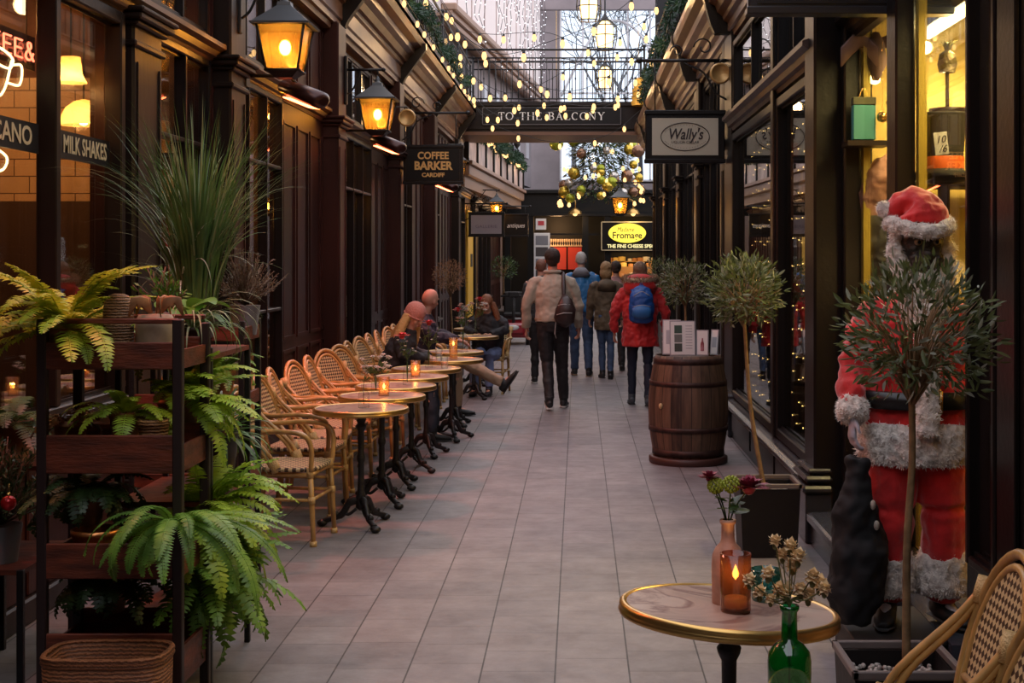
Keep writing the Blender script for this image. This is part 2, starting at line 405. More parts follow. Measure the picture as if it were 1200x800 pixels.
# upper storey, set back, with a gallery rail
g = G(); g.box(-3.7, -3.4, -5, 29, 4.6, 7.2); g.box(-3.4, -2.1, -5, 29, 4.62, 4.74)
for y in range(6, 29, 3):
    g.box(-3.42, -3.30, y, y+.25, 4.7, 7.2, bev=.02)
g.prof_y([(-3.4, 6.4), (-3.25, 6.4), (-3.2, 6.5), (-3.1, 6.55), (-3.1, 6.7), (-3.4, 6.75)], 1.5, 29)
struct('wall_upper_left', g, M_darkwood)
g = G()
for y in range(7, 28, 3):
    g.box(-3.40, -3.37, y+.1, y+1.9, 5.1, 6.3)
struct('window_upper_left', g, mat('upper_blind_glass', (.30, .31, .33), .15, var=.3, vscale=2))
def railing(name, label, pts, z0, h, step=.12, posts=4, m=M_iron, top=.022):
    r = thing(name, label, 'railing', (0, 0, 0))
    a, b = Vector(pts[0]), Vector(pts[1]); L = (b-a).length; d = (b-a)/L
    g = G(); g.loft([a+Vector((0, 0, z0+h)), b+Vector((0, 0, z0+h))], top, 8); g.loft([a+Vector((0, 0, z0+h-.17)), b+Vector((0, 0, z0+h-.17))], top*.7, 6); g.loft([a+Vector((0, 0, z0+.07)), b+Vector((0, 0, z0+.07))], top*.7, 6)
    obj('handrail', g, m, r)
    g = G(); n = int(L/step)
    for i in range(1, n):
        p = a+d*(i*L/n)
        g.loft([p+Vector((0, 0, z0+.07)), p+Vector((0, 0, z0+h-.17))], .009, 5)
        if i % 2: g.ball(p+Vector((0, 0, z0+h*.45)), (.018, .018, .03), 6, 4)
    o = obj('balusters', g, m, r); o['kind'] = 'stuff'
    for i in range(posts+1):
        g = G(); p = a+d*(i*L/posts); g.loft([p+Vector((0, 0, z0)), p+Vector((0, 0, z0+h+.04))], .025, 6); g.ball(p+Vector((0, 0, z0+h+.07)), .04, 8, 6); obj('newel_post', g, m, r)
    return r
railing('gallery_railing', 'black iron gallery railing running along above the left cornice', ((-2.25, 5, 0), (-2.25, 28.4, 0)), 4.72, .95, .25, 8)
# ------------------------------------------------------------------ bridge "TO THE BALCONY"
g = G(); YB = 28.0
g.box(-2.6, 1.6, YB, YB+1.9, 4.22, 4.86)
g.box(-2.6, 1.6, YB-.05, YB, 4.30, 4.36); g.box(-2.6, 1.6, YB-.06, YB, 4.78, 4.86)
g.m = 1; g.box(-2.6, 1.6, YB-.03, YB+1.9, 4.18, 4.25)
struct('trim_bridge_beam', g, [mat('bridge_dark_paint', (.013, .008, .008), .45, spec=.25), mat('bridge_brown_soffit', (.16, .075, .045), .5)])
r = thing('balcony_sign', 'long black sign board lettered TO THE BALCONY on the bridge beam', 'sign', (-.55, YB-.06, 4.56))
g = G(); g.box(-1.42, 1.42, -.03, 0, -.18, .18); g.m = 1
for z in (-.18, .165): g.box(-1.42, 1.42, -.04, -.03, z, z+.015)
for x in (-1.42, 1.405): g.box(x, x+.015, -.04, -.03, -.18, .18)
obj('board', g, [mat('sign_black', (.006, .005, .006), .45, spec=.25), mat('sign_line', (.10, .09, .10), .4)], r)
# serif capitals built from thick and thin strokes
SER = {
 'T': (.8, [(.4, 0, .4, 1, 1), (.0, 1, .8, 1, 0), (.27, 0, .53, 0, 0), (.02, .82, .02, 1, 0), (.78, .82, .78, 1, 0)]),
 'O': (1.0, 'O'), 'C': (.9, 'C'),
 'H': (1., [(.15, 0, .15, 1, 1), (.85, 0, .85, 1, 1), (.15, .52, .85, .52, 0), (0, 0, .3, 0, 0), (.7, 0, 1, 0, 0), (0, 1, .3, 1, 0), (.7, 1, 1, 1, 0)]),
 'E': (.8, [(.15, 0, .15, 1, 1), (0, 1, .72, 1, 0), (0, 0, .76, 0, 0), (.15, .52, .55, .52, 0), (.72, .8, .72, 1, 0), (.76, 0, .76, .22, 0), (.55, .42, .55, .62, 0)]),
 'B': (.8, 'B'),
 'A': (1., [(.5, 1, .14, 0, 0), (.46, 1, .84, 0, 1), (.26, .36, .7, .36, 0), (.0, 0, .28, 0, 0), (.7, 0, 1., 0, 0)]),
 'L': (.8, [(.15, 0, .15, 1, 1), (0, 1, .3, 1, 0), (0, 0, .74, 0, 0), (.74, 0, .74, .24, 0)]),
 'N': (1., [(.14, 0, .14, 1, 0), (.16, .97, .84, .03, 1), (.86, 0, .86, 1, 0), (0, 1, .2, 1, 0), (0, 0, .28, 0, 0), (.72, 1, 1, 1, 0)]),
 'Y': (1., [(.5, 0, .5, .5, 1), (.5, .48, .14, 1, 1), (.5, .48, .86, 1, 0), (0, 1, .3, 1, 0), (.7, 1, 1, 1, 0), (.36, 0, .64, 0, 0)]), ' ': (.5, [])}
def serif_text(s, h, m, parent, M):
    g = G(); x = 0; sp = .2
    tot = sum(SER[c][0]+sp for c in s)-sp; x = -tot/2
    def bar(a, b, c, d, wdt, z=0):
        p, q = Vector((a, b)), Vector((c, d)); t = (q-p).normalized(); n_ = Vector((-t.y, t.x))*wdt/2
        pts = [p-n_, q-n_, q+n_, p+n_]; g.poly([((v.x)*h, (v.y-.5)*h) for v in pts], .006, M @ T(0, 0, z))
    for c in s:
        w_, st = SER[c]
        if st in ('O', 'C'):
            n = 22
            for k in range(n):
                a0, a1 = 2*PI*k/n, 2*PI*(k+1)/n
                if st == 'C' and (a0 < .75 or a0 > 2*PI-.9): continue
                th = .05+.11*abs(math.cos(a0))
                bar(x+w_/2+math.cos(a0)*w_*.45, .5+.49*math.sin(a0), x+w_/2+math.cos(a1)*w_*.45, .5+.49*math.sin(a1), th)
            if st == 'C': bar(x+w_*.83, .72, x+w_*.83, .95, .06)
        elif st == 'B':
            bar(x+.15, 0, x+.15, 1, .16); bar(x, 1, x+.4, 1, .06); bar(x, 0, x+.4, 0, .06); bar(x+.15, .52, x+.42, .52, .06)
            for cy, ry, rx in ((.76, .24, .26), (.26, .26, .32)):
                for k in range(8):
                    a0, a1 = -PI/2+PI*k/8, -PI/2+PI*(k+1)/8
                    bar(x+.4+math.cos(a0)*rx, cy+math.sin(a0)*ry, x+.4+math.cos(a1)*rx, cy+math.sin(a1)*ry, .06+.09*abs(math.cos(a0)))
        else:
            for a, b, c_, d, t in st: bar(x+a, b, x+c_, d, .16 if t else .06)
        x += w_+sp
    return obj('lettering', g, m, parent)
serif_text('TO THE BALCONY', .15, mat('sign_letter_cream', (.9, .86, .82), .5), r, T(0, -.032, 0) @ FRONT)
railing('bridge_railing', 'black iron bridge railing above the balcony sign', ((-2.3, YB+.05, 0), (1.35, YB+.05, 0)), 4.86, 1.08, .115, 1)
railing('bridge_railing', 'black iron railing on the far edge of the bridge', ((-2.3, YB+1.8, 0), (1.35, YB+1.8, 0)), 4.86, 1.08, .16, 1)
# ------------------------------------------------------------------ RIGHT facade
XR = 1.5
struct_g = G(); g = struct_g
# near jamb and dark pier
g.box(1.52, 2.6, -5, 4.96, 0, 4.3); g.box(1.50, 1.52, 4.3, 4.34, .3, 3.9); g.box(1.50, 1.52, 4.7, 4.9, .3, 3.9, bev=.004)
g.box(1.52, 1.7, 4.96, 5.34, 0, .5)
# between windows
g.box(1.40, 1.75, 8.12, 8.46, 0, 4.1, bev=.015)
g.box(1.44, 1.70, 12.85, 13.5, 0, 4.1, bev=.015)
# stall riser under the second window
g.box(1.44, 1.62, 8.46, 12.85, 0, .30)
for a, b in ((8.6, 9.9), (10.0, 11.3), (11.4, 12.7)): g.box(1.425, 1.44, a, b, .07, .24, bev=.006)
# far run
for a, b in ((13.5, 14.2), (16.4, 17.4), (19.6, 20.6), (22.8, 23.8), (26.0, 26.6)): g.box(1.47, 1.75, a, b, 0, 4.1)
for a, b in ((14.2, 16.4), (17.4, 19.6), (20.6, 22.8), (23.8, 26.0)): g.box(1.5, 1.75, a, b, 0, .45); g.box(1.5, 1.75, a, b, 3.7, 4.1)
g.box(1.62, 1.9, 5.3, 8.2, 3.35, 4.3); g.box(1.5, 1.75, 8.46, 12.85, 3.7, 4.1)
struct('wall_right', g, M_black)
g = G()  # doorstep ledge in front of the first window
g.prof_y([(1.37, 0), (1.37, .14), (1.345, .145), (1.345, .18), (1.36, .19), (1.66, .20), (1.66, 0)], 6.12, 8.12)
g.box(1.45, 1.66, 5.3, 6.12, 0, .19)
g.m = 1; g.box(1.56, 1.66, 5.34, 8.12, .19, .27, bev=.01)
struct('trim_window_ledge', g, [mat('slate_ledge', (.05, .055, .07), .22, bump=.1, bscale=12), M_black])
g = G(); g.prof_y([(1.44, .28), (1.38, .29), (1.355, .32), (1.355, .345), (1.39, .36), (1.52, .38), (1.52, .28)], 8.4, 12.9)
g.box(1.34, 1.5, 8.06, 8.50, 0, .30, bev=.01); g.box(1.32, 1.5, 8.03, 8.53, .30, .345, bev=.015); g.box(1.335, 1.5, 8.05, 8.51, .36, .40, bev=.015); g.box(1.36, 1.5, 8.08, 8.49, .41, .44, bev=.01)
g.box(1.40, 1.5, 12.8, 13.5, 0, .34, bev=.01); g.box(1.38, 1.5, 12.75, 13.55, .34, .41, bev=.02)
struct('trim_sill_right', g, mat('glossy_grey_black', (.035, .033, .038), .25))
for (y0, y1) in ((8.46, 10.0), (10.1, 12.85)):
    window(1, XR, y0, y1, .38, 2.85, (), (), fw=.07, fd=.06)
    window(1, XR, y0, y1, 3.05, 3.72, ((y0+y1)/2,), (), fw=.06, fd=.05)
g = G(); g.box(1.42, 1.56, 9.98, 10.12, .38, 3.72, bev=.01); trim(g, M_black)
g = G(); g.prof_y([(1.5-a, 2.88+b) for a, b in HEAD], 8.3, 12.95); trim(g, mat('worn_brown_black', (.09, .055, .045), .35, var=.4, vscale=5))
# first window (yellow shop) : two lights with a broad mullion
M_yel = mat('yellow_paint', (.62, .45, .06), .5)
NW[0] += 1; g = G()
g.box(1.56, 1.66, 5.34, 5.42, .27, 3.35, bev=.008); g.box(1.56, 1.66, 6.72, 6.92, .27, 3.35, bev=.01); g.box(1.56, 1.66, 8.02, 8.12, .27, 3.35, bev=.01)
g.box(1.56, 1.66, 5.34, 8.12, 3.25, 3.35)
g.m = 1; g.box(1.66, 1.70, 7.95, 8.02, .27, 3.25); g.box(1.66, 1.70, 6.66, 6.72, .27, 3.25)
o = struct('window_%d' % NW[0], g, [M_black, M_yel])
g = G(); g.box(1.635, 1.643, 5.4, 8.05, .3, 3.3); obj('glass', g, pane('shop_window_glass_clear', (.97, .97, .94), .01), o)
g = G(); g.prof_y([(1.66-a, 2.98+b) for a, b in HEAD], 7.3, 8.12); trim(g, M_black)
window(1, 1.56, 4.97, 5.34, .5, 3.9, (), (2.9,), fw=.04, fd=.05, gl=mat('dark_leaded_glass', (.015, .012, .012), .06, coat=.5))
for a, b in ((14.2, 16.4), (17.4, 19.6), (20.6, 22.8), (23.8, 26.0)):
    window(1, 1.56, a, b, .45, 3.7, (a+.7, b-.7), (2.8,), fw=.05, fd=.05)
for y0, y1 in ((13.5, 13.75), (16.4, 16.7), (19.6, 19.9), (22.8, 23.1), (26.2, 26.55)): pilaster(1, 1.5, y0, y1, .06, 4.05, M_darkwood, cap=2.75)
C_R = [(0, 0), (.04, 0), (.05, .05), (.08, .06), (.08, .14), (.12, .16), (.13, .2), (.18, .24), (.20, .30), (.26, .33), (.27, .40), (.34, .46), (.36, .52), (.36, .58), (.1, .62), (0, .62)]
moulding('trim_cornice_right', 1, XR, -5, 29.0, 3.78, C_R, M_cornice)
brackets(1, XR, (9.0, 13.0, 16.5, 20.1, 23.3, 26.3), 3.82, .38, M_black)
g = G(); g.box(2.3, 2.6, -5, 26.6, 4.3, 6.6); g.box(1.2, 2.4, -5, 26.6, 4.35, 4.42); struct('wall_upper_right', g, M_darkwood)
railing('gallery_railing', 'black iron gallery railing running along above the right cornice', ((1.3, 5, 0), (1.3, 27.8, 0)), 4.42, .95, .25, 8)
# ------------------------------------------------------------------ FAR SECTION behind the bridge
M_plaster = mat('pale_plaster', (.62, .54, .50), .7, var=.12, vscale=1.5)
M_greywall = mat('grey_mauve_plaster', (.26, .22, .225), .7, var=.12, vscale=1.2)
A0, A1 = Vector((-2.95, 29.2, 0)), Vector((-1.30, 46, 0)); dA = (A1-A0).normalized(); nA = Vector((-dA.y, dA.x, 0))
LA = (A1-A0).length
MA = Matrix(((dA.x, nA.x, 0, A0.x), (dA.y, nA.y, 0, A0.y), (0, 0, 1, 0), (0, 0, 0, 1)))   # local x along wall, y behind it
g = G(); g.box(0, LA, .0, .3, 6.9, 11, M=MA)
g.m = 1; g.box(0, LA, -.25, .3, 6.85, 6.95, M=MA); g.box(0, LA, -.35, 0, 6.95, 7.12, M=MA, bev=.03); g.box(0, LA, -.18, 0, 6.7, 6.85, M=MA, bev=.03)
g.m = 2
for i in range(9): g.box(i*LA/9-.03, i*LA/9+.03, -.02, 0, 7.1, 11, M=MA)
struct('wall_gallery_upper', g, [mat('white_render', (.80, .70, .66), .7), mat('tan_cornice', (.34, .2, .13), .45), mat('pink_strip', (.5, .38, .35), .6)])
g = G(); g.box(0, LA, .3, .5, 4.0, 6.9, M=MA); g.m = 1
for i in range(8): g.box(i*LA/8+.6, i*LA/8+1.3, .26, .3, 4.9, 6.3, M=MA)
struct('wall_gallery_lower', g, [M_greywall, mat('pale_window', (.5, .48, .5), .3)])
B0, B1 = Vector((-2.42, 29.6, 0)), Vector((-1.78, 43.5, 0)); dB = (B1-B0).normalized(); nB = Vector((-dB.y, dB.x, 0)); LB = (B1-B0).length
MB_ = Matrix(((dB.x, nB.x, 0, B0.x), (dB.y, nB.y, 0, B0.y), (0, 0, 1, 0), (0, 0, 0, 1)))
g = G(); g.box(0, LB, 0, .08, 3.78, 4.62, M=MB_)
g.m = 1
for i in range(9): g.box(i*LB/8-.05, i*LB/8+.05, -.05, .1, 3.7, 4.95, M=MB_, bev=.01)
g.box(0, LB, -.05, .1, 4.60, 4.68, M=MB_); g.box(0, LB, 0, .05, 4.9, 4.95, M=MB_)
g.m = 2; g.box(0, LB, -.12, .3, 3.70, 3.78, M=MB_); g.box(0, LB, -.05, .3, 3.45, 3.70, M=MB_, bev=.03); g.box(0, LB, .05, .5, 3.2, 3.45, M=MB_)
struct('wall_gallery_parapet', g, [mat('pink_render', (.50, .38, .34), .6, var=.2, vscale=3), M_black, mat('tan_cornice', (.3, .2, .1))])
for i in range(1, 8):
    g = G(); p = MB_ @ Vector((i*LB/8, .02, 0)); g.lathe([(0, 4.95), (.05, 4.96), (.03, 5.0), (.10, 5.1), (.10, 5.16), (.05, 5.24), (0, 5.28)], (p.x, p.y, 0), 10)
    o = obj('post_finial', g, M_iron); tag(o, 'round black finial on the far gallery parapet posts', 'finial', 'finials on the far gallery parapet')
# end walls
g = G(); g.box(-7, -.62, 47, 47.3, 3.5, 11); g.box(-.62, 3.4, 47, 47.3, 10.35, 11.2); g.box(3.2, 7, 47, 47.3, 3.5, 11); g.box(-.62, 3.4, 47, 47.3, 3.5, 4.3)
g.box(-2.0, 3.3, 46.2, 46.5, 10.05, 10.35)
struct('wall_end_upper', g, M_greywall)
NW[0] += 1; g = G()
for i in range(6): g.box(-.62+i*.77-.03, -.62+i*.77+.03, 46.95, 47.03, 4.3, 10.35)
for i in range(5): g.box(-.62, 3.2, 46.95, 47.03, 4.3+i*1.5-.03, 4.3+i*1.5+.03)
g.loft(bez([(-.6, 46.98, 7.2), (.5, 46.98, 9.3), (1.3, 46.98, 9.8), (2.2, 46.98, 9.2), (3.2, 46.98, 7.2)], 8), .05, 6)
o = struct('window_%d' % NW[0], g, mat('white_sash', (.6, .6, .62), .4)); q = G(); q.box(-.6, 3.2, 46.99, 47.0, 4.3, 10.35); obj('glass', q, pane('old_window_glass', (.82, .88, .92), .05), o)
# bare branches outside the far window
R.seed(5); g = G()
def branch(p, d, L, r, dep):
    q = p+d*L; mid = (p+q)/2+Vector((R.uniform(-.1, .1), 0, R.uniform(-.1, .1)))*L
    g.loft([p, mid, q], [r, r*.85, r*.7], 5)
    if dep:
        for _ in range(R.choice((2, 3))):
            a = R.uniform(-.9, .9); dd = (Vector((d.x*math.cos(a)-d.z*math.sin(a), R.uniform(-.15, .15), d.x*math.sin(a)+d.z*math.cos(a)))).normalized(); branch(q, dd, L*R.uniform(.62, .85), r*.62, dep-1)
for x in (-.3, 2.4): branch(Vector((x, 48.6, 3.0)), Vector((.05 if x < 1 else -.08, 0, 1)), 2.6, .12, 6)
o = obj('bare_tree', g, mat('bark_grey', (.10, .09, .09), .8)); tag(o, 'bare winter tree branches outside the tall far window', 'tree')
# end shop block
M_end = mat('end_fascia_black', (.007, .007, .007), .45, spec=.25)
g = G()
g.box(-2.6, 3.6, 44.4, 46.9, 3.05, 3.85); g.box(-2.6, 3.6, 44.2, 44.4, 3.74, 3.85); g.box(-2.6, 3.6, 44.25, 44.4, 3.0, 3.08)
for x in (-2.3, -1.55, .22, .95, 3.0): g.box(x-.1, x+.1, 44.3, 44.6, 0, 3.1)
trim(g, M_end); g = G()
g.box(-2.6, 3.6, 46.6, 46.8, 0, 3.1); struct('wall_end', g, M_end); g = G()
g.box(-1.5, .2, 44.35, 44.5, 0, .7); g.box(1.0, 3.0, 44.35, 44.5, 0, .7); g.box(-1.5, .95, 44.4, 44.45, 2.38, 2.44)
trim(g, M_end)
# ------------------------------------------------------------------ interiors, left
M_tile, n, out = nt('orange_lit_tiles')
b = n.nodes.new('ShaderNodeBsdfPrincipled'); k = n.nodes.new('ShaderNodeTexBrick'); tc = n.nodes.new('ShaderNodeTexCoord'); mp = n.nodes.new('ShaderNodeMapping')
mp.inputs['Rotation'].default_value = (PI/2, 0, 0)
k.inputs['Scale'].default_value = 1; k.inputs['Brick Width'].default_value = .185; k.inputs['Row Height'].default_value = .104; k.inputs['Mortar Size'].default_value = .0035
k.inputs['Color1'].default_value = (.62, .40, .24, 1); k.inputs['Color2'].default_value = (.55, .36, .21, 1); k.inputs['Mortar'].default_value = (.10, .04, .02, 1)
n.links.new(tc.outputs['Object'], mp.inputs[0]); n.links.new(mp.outputs[0], k.inputs['Vector']); n.links.new(k.outputs[0], b.inputs['Base Color']); b.inputs['Roughness'].default_value = .3; n.links.new(b.outputs[0], out.inputs[0])
g = G(); g.box(-5.4, -2.64, 8.28, 8.4, 2.03, 2.78); g.m = 1; g.box(-5.4, -2.64, 8.28, 8.4, 2.78, 4.0); g.m = 2; g.box(-5.4, -2.64, 8.2, 8.4, 0, 2.03)
struct('wall_cafe_back', g, [M_tile, mat('rough_brown_plaster', (.16, .085, .06), .8, var=.4, vscale=6), mat('dark_counter_wood', (.05, .022, .014), .5)])
g = G(); g.box(-5.5, -5.4, 1.5, 45, 0, 4.1); g.box(-5.4, -2.7, 1.4, 1.5, 0, 4.1)
for y in (12.6, 17.4, 22., 26.4, 31.5, 40): g.box(-5.4, -2.7, y, y+.1, 0, 4.1)
struct('wall_shop_back_left', g, mat('warm_brown_interior', (.22, .11, .05), .7, var=.5, vscale=2))
g = G(); g.box(-5.4, -2.66, 1.5, 45, 4.02, 4.1); g.box(1.72, 4.2, 1.2, 26.6, 4.12, 4.2); struct('ceiling', g, mat('interior_ceiling', (.25, .16, .09), .7))
g = G(); g.box(4.2, 4.3, 1.2, 26.6, 0, 4.1)
for y in (1.2, 13.1, 18, 21.5, 26.4): g.box(1.76, 4.2, y, y+.1, 0, 4.1)
struct('wall_shop_back_right', g, mat('dim_interior', (.07, .055, .035), .7, var=.5, vscale=2))
g = G(); g.box(1.76, 3.2, 8.3, 8.4, .27, 4.1); g.box(3.2, 3.3, 5.1, 8.4, .27, 4.1); g.box(1.7, 3.2, 5.1, 5.2, .27, 4.1); g.m = 1; g.box(1.7, 3.2, 5.2, 8.3, .2, .27)
struct('wall_yellow_shop', g, [mat('mustard_wall', (.60, .42, .10), .6, var=.25, vscale=2), M_darkwood])

g = G(); g.box(-7, 4.5, -5.3, -5.1, 0, 7.2); struct('wall_back', g, M_darkwood)
# ------------------------------------------------------------------ wall lanterns
M_amber = pane('amber_lantern_glass', (1, .60, .15), .03, .1, diffuse=.2, dcol=(1, .5, .10))
M_lbulb = emit('lantern_bulb_glow', (1, .62, .2), 45)
def lantern(loc, armdir, armlen, label, s=1, group='wall lanterns on long iron arms', power=14, name='wall_lantern', col=(1, .60, .22)):
    """loc = centre of lantern at the eaves height; arm reaches to the wall along armdir*x"""
    r = thing(name, label, 'lantern', loc, 0, group)
    def sq(g, a0, z0, a1, z1, t=0):
        v = [(-a0, -a0, z0), (a0, -a0, z0), (a0, a0, z0), (-a0, a0, z0), (-a1, -a1, z1), (a1, -a1, z1), (a1, a1, z1), (-a1, a1, z1)]
        g.add([Vector(p)*s for p in v], [(0, 1, 5, 4), (1, 2, 6, 5), (2, 3, 7, 6), (3, 0, 4, 7), (3, 2, 1, 0), (4, 5, 6, 7)])
    g = G(); sq(g, .205, -.005, .21, .01); sq(g, .20, .01, .05, .145); sq(g, .05, .145, .045, .175)
    g.lathe([(.045*s, .175*s), (.02*s, .19*s), (.028*s, .21*s), (.008*s, .235*s), (0, .26*s)], n=10); obj('roof', g, mat('lantern_slate_metal', (.10, .11, .12), .45, .3), r)
    g = G()
    for a in (-1, 1):
        for b in (-1, 1): g.loft([Vector((a*.168, b*.168, 0))*s, Vector((a*.112, b*.112, -.32))*s], .010*s, 5)
    for z, a in ((-.32, .118), (0, .172)):
        for k in range(4):
            c = [(-a, -a), (a, -a), (a, a), (-a, a)]; p, q = c[k], c[(k+1) % 4]
            g.loft([Vector((p[0], p[1], z))*s, Vector((q[0], q[1], z))*s], .010*s, 5)
    sq(g, .06, -.37, .118, -.32); obj('cage', g, M_iron, r)
    g = G()
    for k in range(4):
        c = [(-1, -1), (1, -1), (1, 1), (-1, 1)]; p, q = c[k], c[(k+1) % 4]; A, B = .16, .108
        g.quad(Vector((p[0]*B, p[1]*B, -.315))*s, Vector((q[0]*B, q[1]*B, -.315))*s, Vector((q[0]*A, q[1]*A, -.005))*s, Vector((p[0]*A, p[1]*A, -.005))*s)
    obj('glass_panes', g, M_amber, r)
    g = G(); g.ball((0, 0, -.15*s), (.042*s, .042*s, .055*s), 12, 8); obj('bulb', g, M_lbulb, r)
    if armlen:
        g = G(); L = armdir*armlen
        g.loft([(0, 0, .26*s), (0, 0, .32*s)], .012, 6); g.loft([(-armdir*.05, 0, .31*s), (L, 0, .31*s)], .015, 6); g.ball((-armdir*.06, 0, .31*s), .022, 8, 6)
        g.loft(bez([(L, 0, .06*s), (L*.8, 0, .12*s), (L*.55, 0, .30*s)], 5), .010, 6)
        g.box(min(L, L+armdir*.03), max(L, L+armdir*.03), -.03, .03, -.05*s, .45*s, bev=.008); obj('arm', g, M_iron, r)
    light('POINT', (loc[0], loc[1], loc[2]-.17*s), col, power, .05, name='lantern_light')
    return r
lantern((-2.10, 9.77, 3.34), -1, .31, 'large amber glass lantern nearest the camera on the left, heater glowing below', 1.0, power=16)
lantern((-2.06, 14.0, 3.30), -1, .31, 'amber glass lantern above the second red heater on the left pillar', 1.0, power=14)
lantern((-2.05, 23.0, 3.30), -1, .33, 'amber glass lantern tucked behind the COFFEE BARKER sign', .9, power=10)
lantern((-1.98, 33., 3.0), -1, .5, 'small grey roofed amber lantern beyond the bridge, over the far left signs', .95, power=10)
lantern((.80, 26.3, 2.82), 1, .68, 'amber lantern at the arcade end beside the cheese shop sign', .95, power=10)
# lanterns and lamps seen inside the shops
for p, lab, s in (((-2.95, 11.4, 2.93), 'amber lantern glowing inside the second shop window on the left', .9), ((-3.35, 12.3, 3.0), 'amber lantern hanging deeper inside the second shop window on the left', .9),
               ((-2.9, 16.2, 2.45), 'amber lantern glowing inside the third shop window on the left', .8), ((-3.1, 20.3, 2.5), 'amber lantern glowing inside the fourth shop window on the left', .8), ((-2.85, 9.1, 3.38), 'amber lantern hanging just inside the narrow window behind the tall grass', .9),
               ((-3.4, 11.9, 2.2), 'small amber lantern low inside the second shop window on the left', .7)):
    lantern(p, 1, 0, lab, s, 'lanterns glowing inside the shops', 12, 'hanging_lantern')
    g = G()
# ------------------------------------------------------------------ infra-red heaters
M_heat = emit('heater_element_glow', (1, .14, .05), 16)
def heater(loc, lab, tilt=.35, pw=190):
    r = thing('patio_heater', lab, 'heater', loc, 0, 'infra-red heaters on the left pillars'); M = Matrix.Rotation(-.5, 4, 'Z') @ Matrix.Rotation(tilt, 4, 'Y')
    g = G(); g.loft([M @ Vector((x, 0, .03)) for x in (-.20, -.17, .17, .20)], [(.05, .03), (.10, .065), (.10, .065), (.05, .03)], 12, ref=M.to_3x3() @ Vector((0, 0, 1))); obj('housing', g, mat('heater_dark_red_metal', (.05, .015, .012), .3, .4), r)
    g = G(); g.box(-.13, .13, -.06, .06, -.045, -.037, M=M); obj('glowing_element', g, M_heat, r)
    g = G(); e = loc[0]-(XL+(.10 if loc[1] < 8 or loc[1] > 15 else .16)); g.loft([(0, 0, .05), (-.1, 0, .16), (-e, 0, .16)], .014, 6); g.box(-e-.0, -e+.02, -.05, .05, .08, .24); obj('bracket', g, M_iron, r)
    light('SPOT', (loc[0]+.04, loc[1]-.02, loc[2]-.08), (1, .20, .13), pw, .12, (math.radians(6), math.radians(-24), 0), 'heater_light', spot=2.4, blend=.9)
heater((-2.02, 10.0, 2.86), 'red glowing patio heater under the nearest left lantern', pw=230)
heater((-1.98, 14.15, 2.84), 'red glowing patio heater under the second left lantern', pw=100)
heater((-2.0, 5.4, 3.15), 'added red glowing patio heater above the cafe window, out of view', pw=110)  # extra heater above the view, added to warm the near floor and plants
heater((-2.0, 20.5, 2.75), 'red glowing patio heater below the COFFEE BARKER sign', pw=70)
# ------------------------------------------------------------------ projecting signs
M_signblk = mat('sign_black_face', (.006, .005, .005), .4, spec=.25)
M_ltgold = mat('gold_letter', (.75, .42, .14), .4, .2)
def proj_sign(name, lab, x0, x1, z0, z1, y, barz, wallx, side, face=None, fr=.045, th=.07, frm=None, cat='sign'):
    r = thing(name, lab, cat, ((x0+x1)/2, y, z0)); W = (x1-x0)/2; H = z1-z0
    g = G(); g.box(-W, W, -th/2, th/2, 0, H, bev=.01)
    for a in ((-W-.008, W+.008, -.01, .03), (-W-.008, W+.008, H-.03, H+.012)): g.box(a[0], a[1], -th/2-.02, th/2+.02, a[2], a[3], bev=.006)
    obj('frame', g, frm or M_black, r)
    g = G(); g.box(-W+fr, W-fr, -th/2-.008, -th/2, fr, H-fr); obj('panel', g, face or M_signblk, r)
    cx = (x0+x1)/2
    if barz:
        g = G(); e = wallx-cx; f = (-W*1.15 if e > 0 else W*1.15)
        g.loft([(f, 0, barz-z0), (e, 0, barz-z0)], .018, 6); g.ball((f, 0, barz-z0), .03, 8, 6)
        for x in (-W*.75, W*.75): g.loft([(x, 0, H), (x, 0, barz-z0)], .007, 5)
        sgn = 1 if e > 0 else -1
        g.loft(bez([(e, 0, barz-z0-.38), (e-sgn*.12, 0, barz-z0-.30), (e-sgn*.22, 0, barz-z0-.12), (e-sgn*.42, 0, barz-z0-.02)], 5), .011, 6)
        # scrollwork above the bar
        c = [(e-sgn*(.22+.10*math.cos(t)*(1-t/9)), 0, barz-z0+.13+.10*math.sin(t)*(1-t/9)) for t in [k*.5 for k in range(14)]]; g.loft(c, .008, 5)
        c = [(e-sgn*(.48+.07*math.cos(t)*(1-t/9)), 0, barz-z0+.09+.07*math.sin(t)*(1-t/9)) for t in [k*.5 for k in range(14)]]; g.loft(c, .007, 5)
        obj('bracket', g, M_iron, r)
    return r
# COFFEE BARKER
y = 18.6; a, b = P(473, 215, y), P(543, 171, y)
r = proj_sign('hanging_sign', 'black hanging sign lettered COFFEE BARKER CARDIFF in gold', a.x, b.x, a.z, b.z, y, b.z+.45, XL+.18, -1)
W = (b.x-a.x); H = b.z-a.z; g = G()
F = T(0, -.047, 0) @ FRONT
text('lettering', 'COFFEE', .135, F @ T(0, H*.73, 0), M_ltgold, r, bold=.004, wid=W*.52)
text('lettering', 'BARKER', .155, F @ T(0, H*.46, 0), M_ltgold, r, bold=.006, wid=W*.64)
text('lettering', 'CARDIFF', .075, F @ T(0, H*.22, 0), M_ltgold, r, bold=.003, wid=W*.38)
